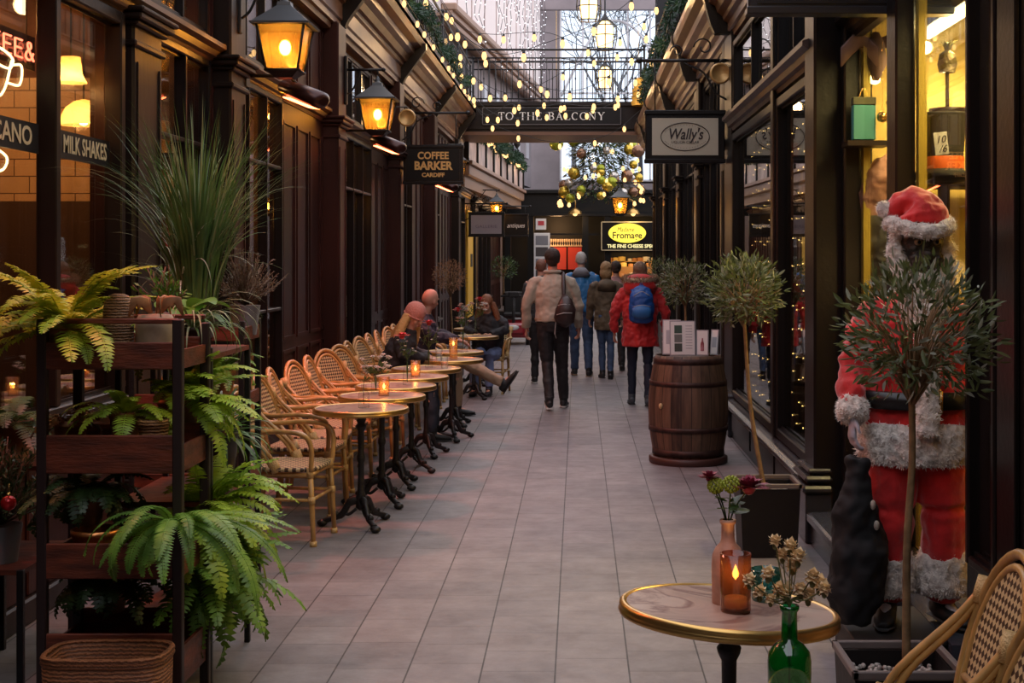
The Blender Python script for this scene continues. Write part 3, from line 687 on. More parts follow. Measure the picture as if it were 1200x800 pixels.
# Wally's
y = 13.3; a, b = P(756, 190, y), P(849, 131, y)
r = proj_sign('hanging_sign', "cream framed hanging sign reading Wally's Liquor Cellar in an oval", a.x, b.x, a.z, b.z, y, P(0, 71, y).z, 1.44, 1, mat('sign_cream_face', (.50, .44, .34), .6), fr=.065)
W = b.x-a.x; H = b.z-a.z; F = T(0, -.047, 0) @ FRONT; M_ink = mat('sign_ink', (.03, .02, .02), .5)
g = G(); g.loft([F @ Vector((.235*math.cos(2*PI*k/40), H/2+.135*math.sin(2*PI*k/40), 0)) for k in range(40)], .004, 5, closed=True); obj('oval_border', g, M_ink, r)
text('lettering', "Wally's", .15, F @ T(0, H/2+.02, 0), M_ink, r, shear=.25, bold=.002, wid=.33, ext=.001)
text('lettering', 'LIQUOR CELLAR', .034, F @ T(0, H/2-.055, 0), M_ink, r, wid=.27, ext=.001)
g = G()
for k in range(46):
    t = 2*PI*k/46
    if abs(math.sin(t)) > .3: c = F @ Vector((.212*math.cos(t), H/2+.112*math.sin(t), 0)); g.ball(c, .0035, 5, 3)
o = obj('dotted_border', g, M_ink, r); o['kind'] = 'stuff'
# top right black sign board, only its lower edge in view
a, b = P(876, 16, 7.0), P(1114, 16, 7.0)
r = proj_sign('hanging_sign', 'large black shop sign board overhead at the top right edge', a.x, b.x, a.z, a.z+.75, 7.0, None, 0, 1, mat('sign_dark_face', (.012, .012, .016), .3), frm=mat('sign_black_frame', (.02, .02, .026), .3))
g = G(); g.loft([(b.x-(a.x+b.x)/2-.05, 0, .9), (1.62-(a.x+b.x)/2, 0, .9)], .02, 6); g.loft([(b.x-(a.x+b.x)/2-.1, 0, .75), (b.x-(a.x+b.x)/2-.1, 0, .9)], .012, 6); obj('bracket', g, M_iron, r)
# far left signs
y = 30.5; a, b = P(549, 277, y), P(591, 249, y)
r = proj_sign('hanging_sign', 'pale grey hanging sign in a dark frame far along the left side', a.x, b.x, a.z, b.z, y, b.z+.2, XL+.05, -1, mat('sign_grey_face', (.40, .36, .42), .6), fr=.06)
W = b.x-a.x; text('lettering', 'GALLERIE', .09, T(0, -.047, 0) @ FRONT @ T(0, .22, 0), mat('sign_mauve_ink', (.2, .16, .22), .5), r, wid=W*.6)
y = 34.; a, b = P(590, 277, y), P(619, 251, y)
r = proj_sign('hanging_sign', 'small black hanging sign with white script, behind the pale grey sign', a.x, b.x, a.z, b.z, y, b.z+.2, XL+.05, -1)
text('lettering', 'antiques', .16, T(0, -.047, 0) @ FRONT @ T(0, .27, 0), M_white, r, wid=.44, shear=.3)
# gold roundels at the brackets
for p, lab, rad, wx in ((P(844, 86, 13.1), "round gold disc on the bracket beside the Wally's sign", .095, 1.44), (P(477, 138, 16.5), 'round tan wooden disc under the left cornice by the second lantern', .10, XL+.05)):
    r = thing('bracket_roundel', lab, 'sign', p)
    g = G(); M = Matrix.Rotation(PI/2, 4, 'X'); g.lathe([(0, -.02), (rad, -.02), (rad*1.08, 0), (rad, .02), (rad*.86, .026), (rad*.84, .016), (0, .016)], n=28, M=M); g.m = 1
    obj('disc', g, mat('old_gold', (.55, .33, .12), .4, .4, bump=.4, bscale=50), r)
    g = G(); s_ = 1 if wx > 0 else -1; g.loft([(0, 0, rad), (0, 0, rad+.03), (wx-p.x, 0, rad+.03)], .008, 5); obj('hook', g, M_iron, r)
# yellow door panel and little notice far left
g = G(); g.box(XL+.04, XL+.10, 30.9, 33.6, .3, 2.75, bev=.01); g.m = 1; g.box(XL+.10, XL+.11, 31.6, 32.1, 1.45, 1.75)
NTd = struct('door_1', g, [mat('bright_yellow_door', (.75, .42, .03), .45), M_blackmat])
# ------------------------------------------------------------------ cafe window writing and neon (on the glass, facing the aisle)
MWin = lambda y, z: Matrix(((0, 0, 1, XL+.02), (1, 0, 0, y), (0, 1, 0, z), (0, 0, 0, 1)))  # text x -> +Y, text y -> Z, out -> +X
M_band = mat('window_band_black', (.012, .010, .010), .4)
M_bandt = mat('window_letter_cream', (.62, .50, .28), .5)
X2 = XL+.02
def band(name, lab, y0, y1, z0, z1, s, hgt):
    r = thing(name, lab, 'sign', (0, 0, 0)); g = G(); g.box(XL+.006, XL+.018, y0, y1, z0, z1); obj('strip', g, M_band, r)
    g = text('lettering', s, hgt, MWin((y0+y1)/2, (z0+z1)/2), M_bandt, r, wid=(y1-y0)*.84, bold=.002, ext=.001); return r
band('window_lettering', 'black strip lettered MILK SHAKES on the cafe window', 6.78, 7.52, 2.19, 2.33, 'MILK SHAKES', .125)
band('window_lettering', 'black strip lettered AMERICANO on the cafe window at the frame edge', 5.5, 6.53, 2.19, 2.33, 'AMERICANO', .125)
NEON_R = emit('red_neon', (1, .16, .08), 7); NEON_W = emit('warm_white_neon', (1, .72, .35), 6)
LET = {'C': [(.9, .85), (.6, 1), (.25, .95), (.05, .6), (.05, .35), (.3, .03), (.65, 0), (.9, .18)], 'O': [(.5, 1), (.1, .8), (.05, .3), (.4, 0), (.75, .1), (.95, .5), (.8, .9), (.5, 1)]}
def neon_letter(g, c, x, w_, h, M):
    if c in LET: ps = [bez([(a, b, 0) for a, b in LET[c]], 3)]
    elif c == 'F': ps = [[(.9, 1, 0), (.1, 1, 0), (.1, 0, 0)], [(.1, .52, 0), (.75, .52, 0)]]
    elif c == 'E': ps = [[(.9, 1, 0), (.1, 1, 0), (.1, 0, 0), (.9, 0, 0)], [(.1, .52, 0), (.8, .52, 0)]]
    else: ps = [bez([(1, .0, 0), (.3, .75, 0), (.4, 1, 0), (.65, .95, 0), (.65, .72, 0), (.15, .4, 0), (.1, .1, 0), (.4, 0, 0), (.7, .1, 0), (.95, .45, 0)], 3)]
    for p in ps: g.loft([M @ Vector((x+a[0]*w_, a[1]*h, 0)) for a in p], .0055, 5)
r = thing('neon_sign', 'red neon COFFEE& lettering hanging in the cafe window', 'neon sign', (0, 0, 0))
M = MWin(5.93, 2.67) @ T(0, 0, -.14)
for i, c in enumerate('COFFEE&'):
    g = G(); neon_letter(g, c, i*.13, .105, .085, M); obj('neon_letter', g, NEON_R, r)
g = G(); g.box(XL-.15, XL-.14, 5.88, 6.88, 2.63, 2.80); obj('backing', g, pane('smoky_acrylic', (.35, .3, .3), .02), r)
g = G(); g.loft([(XL-.13, 6.0, 2.76), (XL-.13, 6.0, 3.0)], .003, 4); obj('hanging_wire', g, M_wire, r); g = G(); g.loft([(XL-.13, 6.75, 2.76), (XL-.13, 6.75, 3.0)], .003, 4); obj('hanging_wire', g, M_wire, r)
r = thing('neon_sign', 'white neon coffee cup outline in the cafe window', 'neon sign', (0, 0, 0)); g = G(); M = MWin(6.27, 2.48) @ T(0, 0, -.06)
g.loft([M @ p for p in bez([(-.2, .14, 0), (-.05, .17, 0), (.1, .14, 0), (.06, .09, 0), (-.1, .10, 0), (-.2, .14, 0)], 4)], .006, 5)
g.loft([M @ p for p in bez([(-.2, .13, 0), (-.16, 0, 0), (-.06, -.05, 0), (.02, .0, 0), (.09, .13, 0)], 4)], .006, 5)
g.loft([M @ p for p in bez([(.09, .11, 0), (.2, .12, 0), (.18, .03, 0), (.04, .02, 0)], 4)], .006, 5); obj('neon_tube', g, NEON_W, r)
r = thing('neon_sign', 'lower white neon saucer curve in the cafe window under AMERICANO', 'neon sign', (0, 0, 0)); g = G(); M = MWin(6.22, 2.13) @ T(0, 0, -.06)
g.loft([M @ p for p in bez([(-.25, .02, 0), (-.1, .06, 0), (.08, .03, 0), (.05, -.03, 0), (-.1, -.05, 0), (-.25, -.02, 0)], 4)], .006, 5); obj('neon_tube', g, NEON_W, r)
# cafe lamps
M_shade = leafmat('lit_fabric_shade', (1, .72, .35), (1, .66, .3), rough=.8, trans=.7)
def cafe_lamp(p, lab, prof, bp, pw):
    r = thing('cafe_lamp', lab, 'lamp', p); g = G(); g.lathe(prof, n=28); obj('lamp_shade', g, M_shade, r)
    g = G(); g.ball(bp, .03, 10, 8); obj('bulb', g, M_lbulb, r)
    g = G(); g.loft([(0, 0, prof[-1][1]), (0, 0, 4.02-p[2])], .006, 5); obj('cord', g, M_wire, r)
    light('POINT', Vector(p)+Vector(bp)+Vector((0, 0, -.03)), (1, .50, .16), pw, .04)
cafe_lamp(P(83, 95, 7.4), 'small bell shaded lamp glowing in the cafe window above the dome lamp', [(.085, -.01), (.06, .04), (.05, .13), (.0, .13)], (0, 0, .03), 8)
cafe_lamp(P(98, 147, 7.7), 'amber dome lamp glowing in the cafe window over MILK SHAKES', [(.125, 0), (.12, .05), (.095, .10), (.05, .135), (0, .15)], (0, 0, .03), 10)
for p in ((-3.6, 7.2, 3.0), (-4.3, 6.2, 3.0)):
    light('POINT', p, (1, .42, .12), 30, .1)
# warm ceiling lamps inside the other left shops and dim right ones
for i, (x, y, pw) in enumerate(((-3.7, 10.6, 28), (-3.9, 15.2, 34), (-3.9, 19.9, 30), (-3.9, 24.2, 24), (-3.9, 29, 24), (-3.9, 37, 30))):
    r = thing('ceiling_lamp', 'warm globe ceiling lamp inside a left shop', 'lamp', (x, y, 3.3), 0, 'globe lamps inside the left shops'); g = G(); g.ball((0, 0, 0), .12, 14, 10); obj('globe', g, emit('globe_glow', (1, .6, .22), 10), r)
    g = G(); g.loft([(0, 0, .12), (0, 0, .72)], .008, 5); obj('cord', g, M_wire, r); light('POINT', (x, y, 3.1), (1, .58, .24), pw, .12)
# shelves with goods seen through the windows (left shops)
def shelf_unit(loc, lab, w_, n, cols, seed, rz=0):
    rr = random.Random(seed); r = thing('display_shelf', lab, 'shelf', loc, rz); g = G()
    for k in range(n): g.box(-w_/2, w_/2, -.12, .12, .5+k*.42, .525+k*.42)
    g.box(-w_/2-.02, -w_/2, -.12, .12, 0, .6+n*.42); g.box(w_/2, w_/2+.02, -.12, .12, 0, .6+n*.42); obj('shelf_frame', g, M_darkwood, r)
    g = G(); 
    for k in range(n):
        x = -w_/2+.05
        while x < w_/2-.08:
            a = rr.uniform(.05, .11); h = rr.uniform(.12, .3); g.m = rr.randrange(len(cols))
            if rr.random() < .5: g.box(x, x+a, -.07, .05, .525+k*.42, .525+k*.42+h, bev=.006)
            else: g.lathe([(0, 0), (a/2, 0), (a/2, h*.6), (a/5, h*.75), (a/5, h), (0, h)], (x+a/2, 0, .525+k*.42), 10)
            x += a+rr.uniform(.01, .06)
    o = obj('goods', g, cols, r); o['kind'] = 'stuff'
goods = [mat('goods_%s' % n_, c, .4) for n_, c in (('amber', (.6, .32, .08)), ('tan', (.45, .3, .16)), ('white', (.6, .56, .5)), ('green', (.08, .14, .06)), ('red', (.4, .05, .03)))]
shelf_unit((-4.2, 12.35, 0), 'lit display shelf inside the second shop window on the left', 1.6, 6, goods, 1)
shelf_unit((-3.6, 17.1, 0), 'lit display shelf inside the third shop window on the left', 1.6, 6, goods, 2)
shelf_unit((-3.6, 21.7, 0), 'lit display shelf inside the fourth shop window on the left', 1.6, 6, goods, 3)
shelf_unit((2.35, 12.8, 0), 'dim display shelf behind the fairy lit right window', 1.0, 6, goods, 4)
light('POINT', (2.5, 11.5, 3.3), (1, .7, .35), 9, .12)
# ------------------------------------------------------------------ festoon strings
R.seed(11)
def festoon(pts, lab, nb, group=None, br=.036, name='festoon_lights'):
    r = thing(name, lab, 'string lights', pts[0], 0, group); o0 = Vector(pts[0]); c = bez(pts, 10); c = [p-o0 for p in c]
    g = G(); g.loft(c, .005, 4, cap=False); obj('cable', g, M_wire, r)
    L = [0]; 
    for a, b in zip(c, c[1:]): L.append(L[-1]+(b-a).length)
    for k in range(nb):
        d = (k+.5+R.uniform(-.2, .2))/nb*L[-1]; i = max(j for j in range(len(L)) if L[j] <= d); i = min(i, len(c)-2)
        p = c[i].lerp(c[i+1], (d-L[i])/max(1e-6, L[i+1]-L[i]))
        key = ('bulb', br)
        if key not in BULB:
            g = G(); g.lathe([(0, -br*4.4), (br*.55, -br*4.2), (br, -br*3.1), (br*.92, -br*2.1), (br*.5, -br*1.1), (br*.45, -.02)], n=10); a_ = mesh_of('bulb', g, M_bulb)
            g = G(); g.lathe([(br*.55, -br*1.2), (br*.6, .0), (0, .006)], n=8); BULB[key] = (a_, mesh_of('socket', g, M_wire))
        b = obj('bulb', BULB[key][0], None, r, p); s_ = obj('socket', BULB[key][1], None, b)
    return r
BULB = {}
def px(*a): return [P(*q) for q in a]
FS = [  # strings swagged across the aisle between the two galleries; each hangs in its own cross plane
 (19.0, [(455, -60), (520, 20), (580, 62), (640, 50), (720, 15), (790, -50)], 9),
 (21.5, [(500, -30), (545, 45), (610, 92), (680, 105), (745, 60), (775, -10)], 11),
 (23.5, [(520, 20), (560, 95), (610, 125), (665, 120), (720, 112), (772, 60)], 11),
 (25.5, [(525, 50), (560, 118), (600, 138), (650, 130), (700, 128), (758, 100)], 10),
 (26.8, [(530, 70), (565, 132), (598, 122), (640, 118), (690, 124), (745, 112)], 8),
 (22.5, [(505, -20), (540, 30), (575, 40), (640, 38), (700, 55), (770, 15)], 9),
 (24.5, [(515, 30), (548, 82), (590, 108), (630, 100), (690, 70), (775, 50)], 9),
 (27.4, [(535, 90), (570, 140), (620, 160), (655, 166), (712, 158), (752, 128)], 6)]
ORD = ['first', 'second', 'third', 'fourth', 'fifth', 'sixth', 'seventh', 'eighth', 'ninth', 'tenth', 'eleventh', 'twelfth', 'thirteenth', 'fourteenth', 'fifteenth', 'sixteenth', 'seventeenth', 'eighteenth']
for i, (y, pts, nb) in enumerate(sorted(FS, key=lambda f: f[0])):
    festoon([P(a, b, y) for a, b in pts], 'festoon string of amber bulbs swagged across the arcade, %s back from the camera' % ORD[i], nb, 'festoon strings across the arcade')
festoon([Vector((-2.06, y, 4.74+.02*math.sin(y*3))) for y in (6, 9, 12, 15, 18, 21, 24, 27.5)], 'string of amber bulbs laid along the left cornice', 20, br=.026)
festoon([MB_ @ Vector((x, -.12, 4.55-.12*math.sin(x*1.6)**2)) for x in [k*.8 for k in range(0, 17)]], 'string of small bulbs on the far gallery parapet garland', 34, br=.03)
for y in (8, 11, 14, 17, 20, 23, 26): light('POINT', (-1.8, y, 4.75), (1, .58, .24), 9, .1, name='festoon_light')
for y in (11, 15, 19, 23): light('POINT', (.9, y, 4.45), (1, .58, .24), 7, .1, name='festoon_light')
for y in (22, 25.5): light('POINT', (-.5, y, 4.1), (1, .6, .28), 8, .1, name='festoon_light')
for y in (31, 36, 41): light('POINT', (-1.5, y, 4.3), (1, .65, .35), 9, .1, name='festoon_light')
# curtain of tiny cold lights over the upper gallery
r = thing('curtain_lights', 'curtain of tiny white lights hanging before the pale upper gallery wall', 'string lights', (0, 0, 0)); g = G(); w_ = G()
for k in range(26):
    x = .5+k*LA/27; n_ = R.randint(10, 18); top = 10.9; zz = top; c = []
    for j in range(n_):
        zz -= R.uniform(.12, .4); p = MA @ Vector((x+R.uniform(-.08, .08), -.25+R.uniform(-.05, .05), zz)); c.append(p); g.ball(p, .015, 5, 4)
    w_.loft(c, .008, 4, cap=False)
o = obj('cable', w_, M_wire, r); o['kind'] = 'stuff'; o = obj('tiny_bulbs', g, emit('cold_led', (.9, .92, 1), 3), r); o['kind'] = 'stuff'
# caged pendants
def pendant(p, lab, s=1):
    r = thing('pendant_lantern', lab, 'lantern', p); g = G()
    for k in range(8):
        a = 2*PI*k/8; g.loft([Vector((math.cos(a)*q, math.sin(a)*q, z))*s for q, z in ((.22, -.3), (.27, 0), (.25, .22), (.10, .36))], .012*s, 4)
    for q, z in ((.22, -.3), (.27, 0), (.25, .22)): g.loft([Vector((math.cos(2*PI*k/20)*q, math.sin(2*PI*k/20)*q, z))*s for k in range(20)], .012*s, 4, closed=True)
    g.lathe([(.12*s, .34*s), (.06*s, .42*s), (.02*s, .5*s), (.012, 3.5), (0, 3.5)], n=10); obj('cage', g, M_iron, r)
    g = G(); g.lathe([(0, -.26*s), (.17*s, -.24*s), (.2*s, 0), (.18*s, .2*s), (.08*s, .32*s), (0, .33*s)], n=20); obj('glass_globe', g, emit('pendant_glow', (1, .66, .28), 4.5), r)
    light('POINT', Vector(p)-Vector((0, 0, .35*s)), (1, .62, .3), 30, .15)
pendant(P(709, 42, 30.5), 'caged amber pendant lantern hanging above the bridge railing')
pendant(P(690, 8, 27), 'caged amber pendant lantern at the top edge, nearer than its pair', .9)
pendant(P(709, 92, 38), 'caged amber pendant lantern seen through the bridge balusters', 1.0)
# yellow bottle-shaped lantern on the bridge
r = thing('yellow_hanging_ornament', 'knobbly yellow bottle shaped ornament hanging at the right end of the bridge', 'ornament', P(752, 125, 27.6))
g = G(); g.lathe([(0, 0), (.20, .02), (.22, .1), (.19, .13), (.21, .2), (.18, .25), (.20, .32), (.16, .38), (.17, .45), (.12, .52), (.10, .58), (.0, .6)], n=18); obj('body', g, mat('gold_yellow_glitter', (.75, .38, .03), .35, .3, bump=.6, bscale=80), r)
g = G(); g.loft([(0, 0, .6), (0, 0, 1.3)], .006, 4); obj('cord', g, M_wire, r)
# ------------------------------------------------------------------ fairy lights on the second right window
r = thing('fairy_lights', 'net of tiny amber fairy lights behind the second right window', 'string lights', (0, 0, 0)); g = G(); w_ = G()
for k in range(16):
    y = 8.65+k*.262+R.uniform(-.03, .03); c = []
    for j in range(15):
        p = Vector((1.60+R.uniform(-.01, .01), y+R.uniform(-.04, .04), 2.8-j*.165+R.uniform(-.03, .03))); c.append(p); g.ball(p, .0055, 5, 4)
    w_.loft(c, .0012, 3, cap=False)
o = obj('wire', w_, M_wire, r); o['kind'] = 'stuff'; o = obj('tiny_bulbs', g, emit('fairy_glow', (1, .62, .18), 9), r); o['kind'] = 'stuff'
# ------------------------------------------------------------------ cheese shop at the end
r = thing('shop_sign', 'black sign THE FINE CHEESE SPECIALISTS with a glowing yellow oval', 'sign', P(742, 293, 44.1)); s_ = 44.1/1600
g = G(); g.box(-37*s_, 37*s_, 0, .1, 0, 33*s_, bev=.01); g.m = 1
for z in (0, 33*s_): g.box(-37*s_, 37*s_, -.02, 0, z-.015, z+.015)
g.box(-37*s_-.015, -37*s_+.015, -.02, 0, 0, 33*s_); obj('board', g, [M_signblk, mat('sign_cream_line', (.6, .5, .3), .5)], r)
g = G(); g.poly([(22*s_*math.cos(2*PI*k/40), 11.5*s_*math.sin(2*PI*k/40)) for k in range(40)], .05, T(-7*s_, 0, 20*s_) @ FRONT); obj('lit_oval', g, emit('yellow_sign_glow', (1, .78, .08), 1.6), r)
text('lettering', 'Madame', .22, T(-9*s_, -.06, 24*s_) @ FRONT, M_ink, r, wid=.55, shear=.3)
text('lettering', 'Fromage', .30, T(-7*s_, -.06, 17*s_) @ FRONT, M_ink, r, wid=.95, bold=.006)
text('lettering', 'THE FINE CHEESE SPECIALISTS', .16, T(6*s_, -.02, 4.5*s_) @ FRONT, emit('lit_cream_letters', (1, .85, .4), 1.2), r, wid=2.0, bold=.005)
R.seed(3)
r = thing('cheese_counter', 'warmly lit stepped cheese counter under the glowing oval sign', 'counter', (1.9, 45.3, 0))
g = G(); g.box(-.95, 1.1, -.3, .3, 0, 1.0, bev=.02); g.box(-.95, 1.1, 0, .3, 1.0, 1.35); g.box(-.95, 1.1, .9, 1.1, 1.5, 1.53); g.box(-.95, 1.1, .9, 1.1, 1.9, 1.93); obj('counter_body', g, mat('warm_pine', (.6, .34, .13), .5), r)
g = G()
for z, y in ((1.0, -.2), (1.35, .1), (1.53, .95), (1.93, .95)):
    x = -.85
    while x < .98: q = R.uniform(.07, .13); g.m = R.randrange(3); g.lathe([(0, 0), (q, 0), (q, q*1.2), (0, q*1.3)], (x, y, z), 10); x += q*2+.02
o = obj('cheeses', g, [mat('cheese_yellow', (.8, .55, .15), .5), mat('cheese_cream', (.8, .7, .5), .5), mat('cheese_rind', (.5, .22, .08), .5)], r); o['kind'] = 'stuff'
light('POINT', (1.9, 44.9, 2.2), (1, .62, .25), 60, .2); light('POINT', (-.7, 45.2, 2.7), (1, .55, .25), 60, .2); light('POINT', (-.9, 44.9, 1.6), (1, .55, .25), 25, .2)
r = thing('deli_counter', 'deli stall with red panels and rows of glasses at the arcade end', 'counter', (-.65, 45.4, 0))
g = G(); g.box(-.8, .8, -.3, .3, 0, 1.05, bev=.02); obj('counter_body', g, mat('stall_wood', (.45, .22, .09), .5), r)
for k in range(3): g = G(); g.box(-.75+k*.52, -.28+k*.52, .5, .56, 1.25, 2.0, bev=.01); obj('red_panel', g, mat('red_fabric_panel', (.42, .03, .02), .6), r)
g = G()
for k in range(20): g.lathe([(0, 0), (.03, 0), (.008, .05), (.008, .1), (.035, .15), (.03, .22)], (-.72+k*.076, .0, 2.05), 8)
g.box(-.8, .8, -.1, .1, 2.02, 2.05); o = obj('glasses', g, mat('glassware', (.6, .45, .3), .15), r); o['kind'] = 'stuff'
for z0, c_ in ((2.62, 'white notice with a red square high on the end pillar'), ):
    r = thing('notice', c_, 'notice', P(634, 269, 44.25)); g = G(); g.box(-.17, .17, -.02, 0, 0, .36); obj('card', g, M_white, r); g = G(); g.box(-.10, .10, -.03, -.02, .14, .28); obj('red_square', g, mat('notice_red', (.5, .05, .06), .5), r)
r = thing('menu_board', 'tall white framed menu board on the end pillar below the notice', 'menu board', P(635, 330, 44.25)); g = G(); g.box(-.26, .26, -.03, 0, 0, 1.58, bev=.01); obj('board_frame', g, M_white, r)
g = G(); 
for k in range(4): g.m = k % 2; g.box(-.2, .2, -.04, -.03, .08+k*.37, .38+k*.37)
obj('menu_panels', g, [mat('menu_dark', (.06, .05, .05), .5), mat('menu_grey', (.2, .2, .22), .5)], r)
for x, lab in ((674, 'brass wall lamp over the deli stall'), (742, 'brass wall lamp over the cheese sign')):
    r = thing('swan_neck_lamp', lab, 'lamp', P(x, 247, 44.0)); g = G(); g.lathe([(.22, -.1), (.2, -.02), (.08, .08), (0, .1)], n=16); obj('lamp_shade', g, M_brass, r)
    g = G(); g.loft(bez([(0, 0, .1), (0, -.02, .3), (-.15, .1, .38), (-.25, .3, .2)], 5), .02, 6); obj('arm', g, M_brass, r); g = G(); g.ball((0, 0, -.09), .08, 8, 6); obj('bulb', g, M_bulb, r)
    light('POINT', P(x, 247, 43.8)-Vector((0, 0, .3)), (1, .6, .25), 14, .1)
g = G(); g.box(-8, -2.6, 46.5, 46.7, 0, 5); g.box(3.6, 8, 44.4, 44.6, 0, 5); g.box(6.9, 7, 26, 47, 0, 5); g.box(-6.9, -5.5, 44.9, 45, 0, 5); struct('wall_side_passages', g, M_greywall)
g = G(); g.box(1.5, 7, 26.6, 26.75, 0, 7); struct('wall_passage_return', g, M_black)
# ------------------------------------------------------------------ bistro tables
def marble():
    m, n, out = nt('veined_marble'); b = n.nodes.new('ShaderNodeBsdfPrincipled'); n.links.new(b.outputs[0], out.inputs[0]); b.inputs['Roughness'].default_value = .28
    tc = n.nodes.new('ShaderNodeTexCoord'); nz = n.nodes.new('ShaderNodeTexNoise'); nz.inputs['Scale'].default_value = 3.5; nz.inputs['Detail'].default_value = 8; nz.inputs['Distortion'].default_value = 1.2
    n.links.new(tc.outputs['Object'], nz.inputs['Vector']); cr = n.nodes.new('ShaderNodeValToRGB'); e = cr.color_ramp.elements
    e[0].position = .3; e[0].color = (.30, .19, .15, 1); e[1].position = .75; e[1].color = (.56, .44, .36, 1)
    for p, c in ((.44, (.47, .34, .27)), (.485, (.22, .12, .10)), (.53, (.50, .38, .31))): q = e.new(p); q.color = (*c, 1)
    n.links.new(nz.outputs[0], cr.inputs[0]); n.links.new(cr.outputs[0], b.inputs['Base Color']); return m
M_marble = marble()
def make_table(name, label, loc, tilt=None, group='round bistro tables'):
    r = thing(name, label, 'table', loc, 0, group); Mt = tilt or Matrix.Identity(4)
    t = bpy.data.objects.new('table_top', None)
    g = G(); g.lathe([(0, .745), (.280, .745)], n=48, M=Mt); g.lathe([(.280, .7445), (.280, .72), (0, .715)], n=48, M=Mt); tt = obj('table_top', g, M_marble, r)
    g = G(); g.lathe([(.278, .742), (.283, .748), (.292, .749), (.298, .744), (.300, .738), (.298, .733), (.300, .729), (.302, .722), (.298, .715), (.290, .712), (.27, .712)], n=48, M=Mt)
    obj('brass_rim', g, M_brass, tt)
    g = G(); g.lathe([(.012, .10), (.034, .12), (.028, .16), (.034, .18), (.022, .22), (.019, .40), (.027, .42), (.027, .44), (.019, .46), (.021, .60), (.031, .62), (.034, .635), (.022, .65), (.031, .665), (.022, .68), (.045, .70), (.045, .712)], n=16)
    for k in range(4):
        a = PI/4+k*PI/2; g.box(0, .17, -.018, .018, .700, .712, M=Mt @ Matrix.Rotation(a, 4, 'Z'))
    obj('column', g, M_iron, r)
    for k in range(3):
        M = Matrix.Rotation(PI+k*2*PI/3, 4, 'Z'); g = G()
        g.loft([M @ p for p in bez([(0, 0, .17), (.07, 0, .15), (.12, 0, .075), (.18, 0, .05), (.235, 0, .032)], 5)], [(.022, .028)]*6+[(.019, .022)]*6+[(.019, .018)]*9, 8)
        g.loft([M @ p for p in bez([(.03, 0, .11), (.08, 0, .075), (.12, 0, .10)], 4)], .011, 6)
        g.ball(M @ Vector((.245, 0, .022)), (.034, .034, .022), 10, 6); g.ball(M @ Vector((.16, 0, .075)), (.022, .018, .02), 8, 5); obj('leg', g, M_iron, r)
    return r
TB = [(-1.37, 8.60), (-1.35, 9.37), (-1.35, 10.10), (-1.33, 10.86), (-1.30, 11.65), (-1.18, 12.65), (-1.25, 13.7), (-1.25, 16.3), (-1.35, 18.0)]
tnames = ['first of the row, with a clear bottle vase', 'second table of the row, with a frosted candle glass', 'third table of the row, beside the white flowers', 'fourth table of the row, with a red rose and candle', 'fifth table of the row, with a second red rose', 'sixth of the row, by the woman in pink hat', 'seventh table of the row, beside the man in black', 'eighth table of the row, where the far woman sits', 'last table of the row']
t0 = None
for (x, y), lb in zip(TB, tnames):
    lb = 'brass rimmed marble table, '+lb
    if t0 is None: t0 = make_table('bistro_table', lb, (x, y, 0)); tb0 = t0
    else: dup(t0, (x, y, 0), R.uniform(-.3, .3), lb)
TILT = T(0, 0, .745) @ Matrix.Rotation(math.radians(3.6), 4, 'Y') @ Matrix.Rotation(math.radians(-2.2), 4, 'X') @ T(0, 0, -.745)
FG = (.41, 3.72)
make_table('bistro_table', 'tilted marble topped bistro table at front right with terracotta bottle and amber candle', (FG[0], FG[1], 0), TILT)
def on_fg(x, y):  # height of the tilted top at world x,y
    p0 = TILT @ Vector((0, 0, .745)); nrm = (TILT.to_3x3() @ Vector((0, 0, 1))); dx, dy = x-FG[0], y-FG[1]
    return p0.z-(nrm.x*(dx-p0.x)+nrm.y*(dy-p0.y))/nrm.z
dup(t0, (.44, 2.74, 0), .4, 'marble topped bistro table under the green vase, at the bottom edge of the view')
# ------------------------------------------------------------------ rattan bistro chairs
def weave(name, c1, c2, sc, rot=0):
    m, n, out = nt(name); b = n.nodes.new('ShaderNodeBsdfPrincipled'); n.links.new(b.outputs[0], out.inputs[0]); b.inputs['Roughness'].default_value = .5
    tc = n.nodes.new('ShaderNodeTexCoord'); mp = n.nodes.new('ShaderNodeMapping'); mp.inputs['Rotation'].default_value = (rot, 0, 0) if rot else (0, 0, 0)
    ck = n.nodes.new('ShaderNodeTexChecker'); ck.inputs['Scale'].default_value = sc; ck.inputs[1].default_value = (*c1, 1); ck.inputs[2].default_value = (*c2, 1)
    sep = n.nodes.new('ShaderNodeSeparateXYZ'); cb = n.nodes.new('ShaderNodeCombineXYZ')
    n.links.new(tc.outputs['Object'], mp.inputs[0]); n.links.new(mp.outputs[0], sep.inputs[0])
    if rot: n.links.new(sep.outputs[1], cb.inputs[0]); n.links.new(sep.outputs[2], cb.inputs[1])
    else: n.links.new(sep.outputs[0], cb.inputs[0]); n.links.new(sep.outputs[1], cb.inputs[1])
    cb.inputs[2].default_value = .5/sc
    n.links.new(cb.outputs[0], ck.inputs[0]); n.links.new(ck.outputs[0], b.inputs['Base Color'])
    bp = n.nodes.new('ShaderNodeBump'); bp.inputs['Strength'].default_value = .5; bp.inputs['Distance'].default_value = .004; n.links.new(ck.outputs[1], bp.inputs['Height']); n.links.new(bp.outputs[0], b.inputs['Normal'])
    return m
M_ratt = mat('rattan_cane', (.50, .27, .08), .38, var=.3, vscale=14, stretch=(1, 1, .4), coat=.3)
M_bind = mat('rattan_binding', (.62, .40, .16), .5, bump=.6, bscale=160)
M_wvs = weave('seat_weave', (.62, .46, .24), (.07, .035, .02), 44)
M_wvb = weave('back_weave', (.60, .43, .21), (.06, .03, .015), 56, .785)
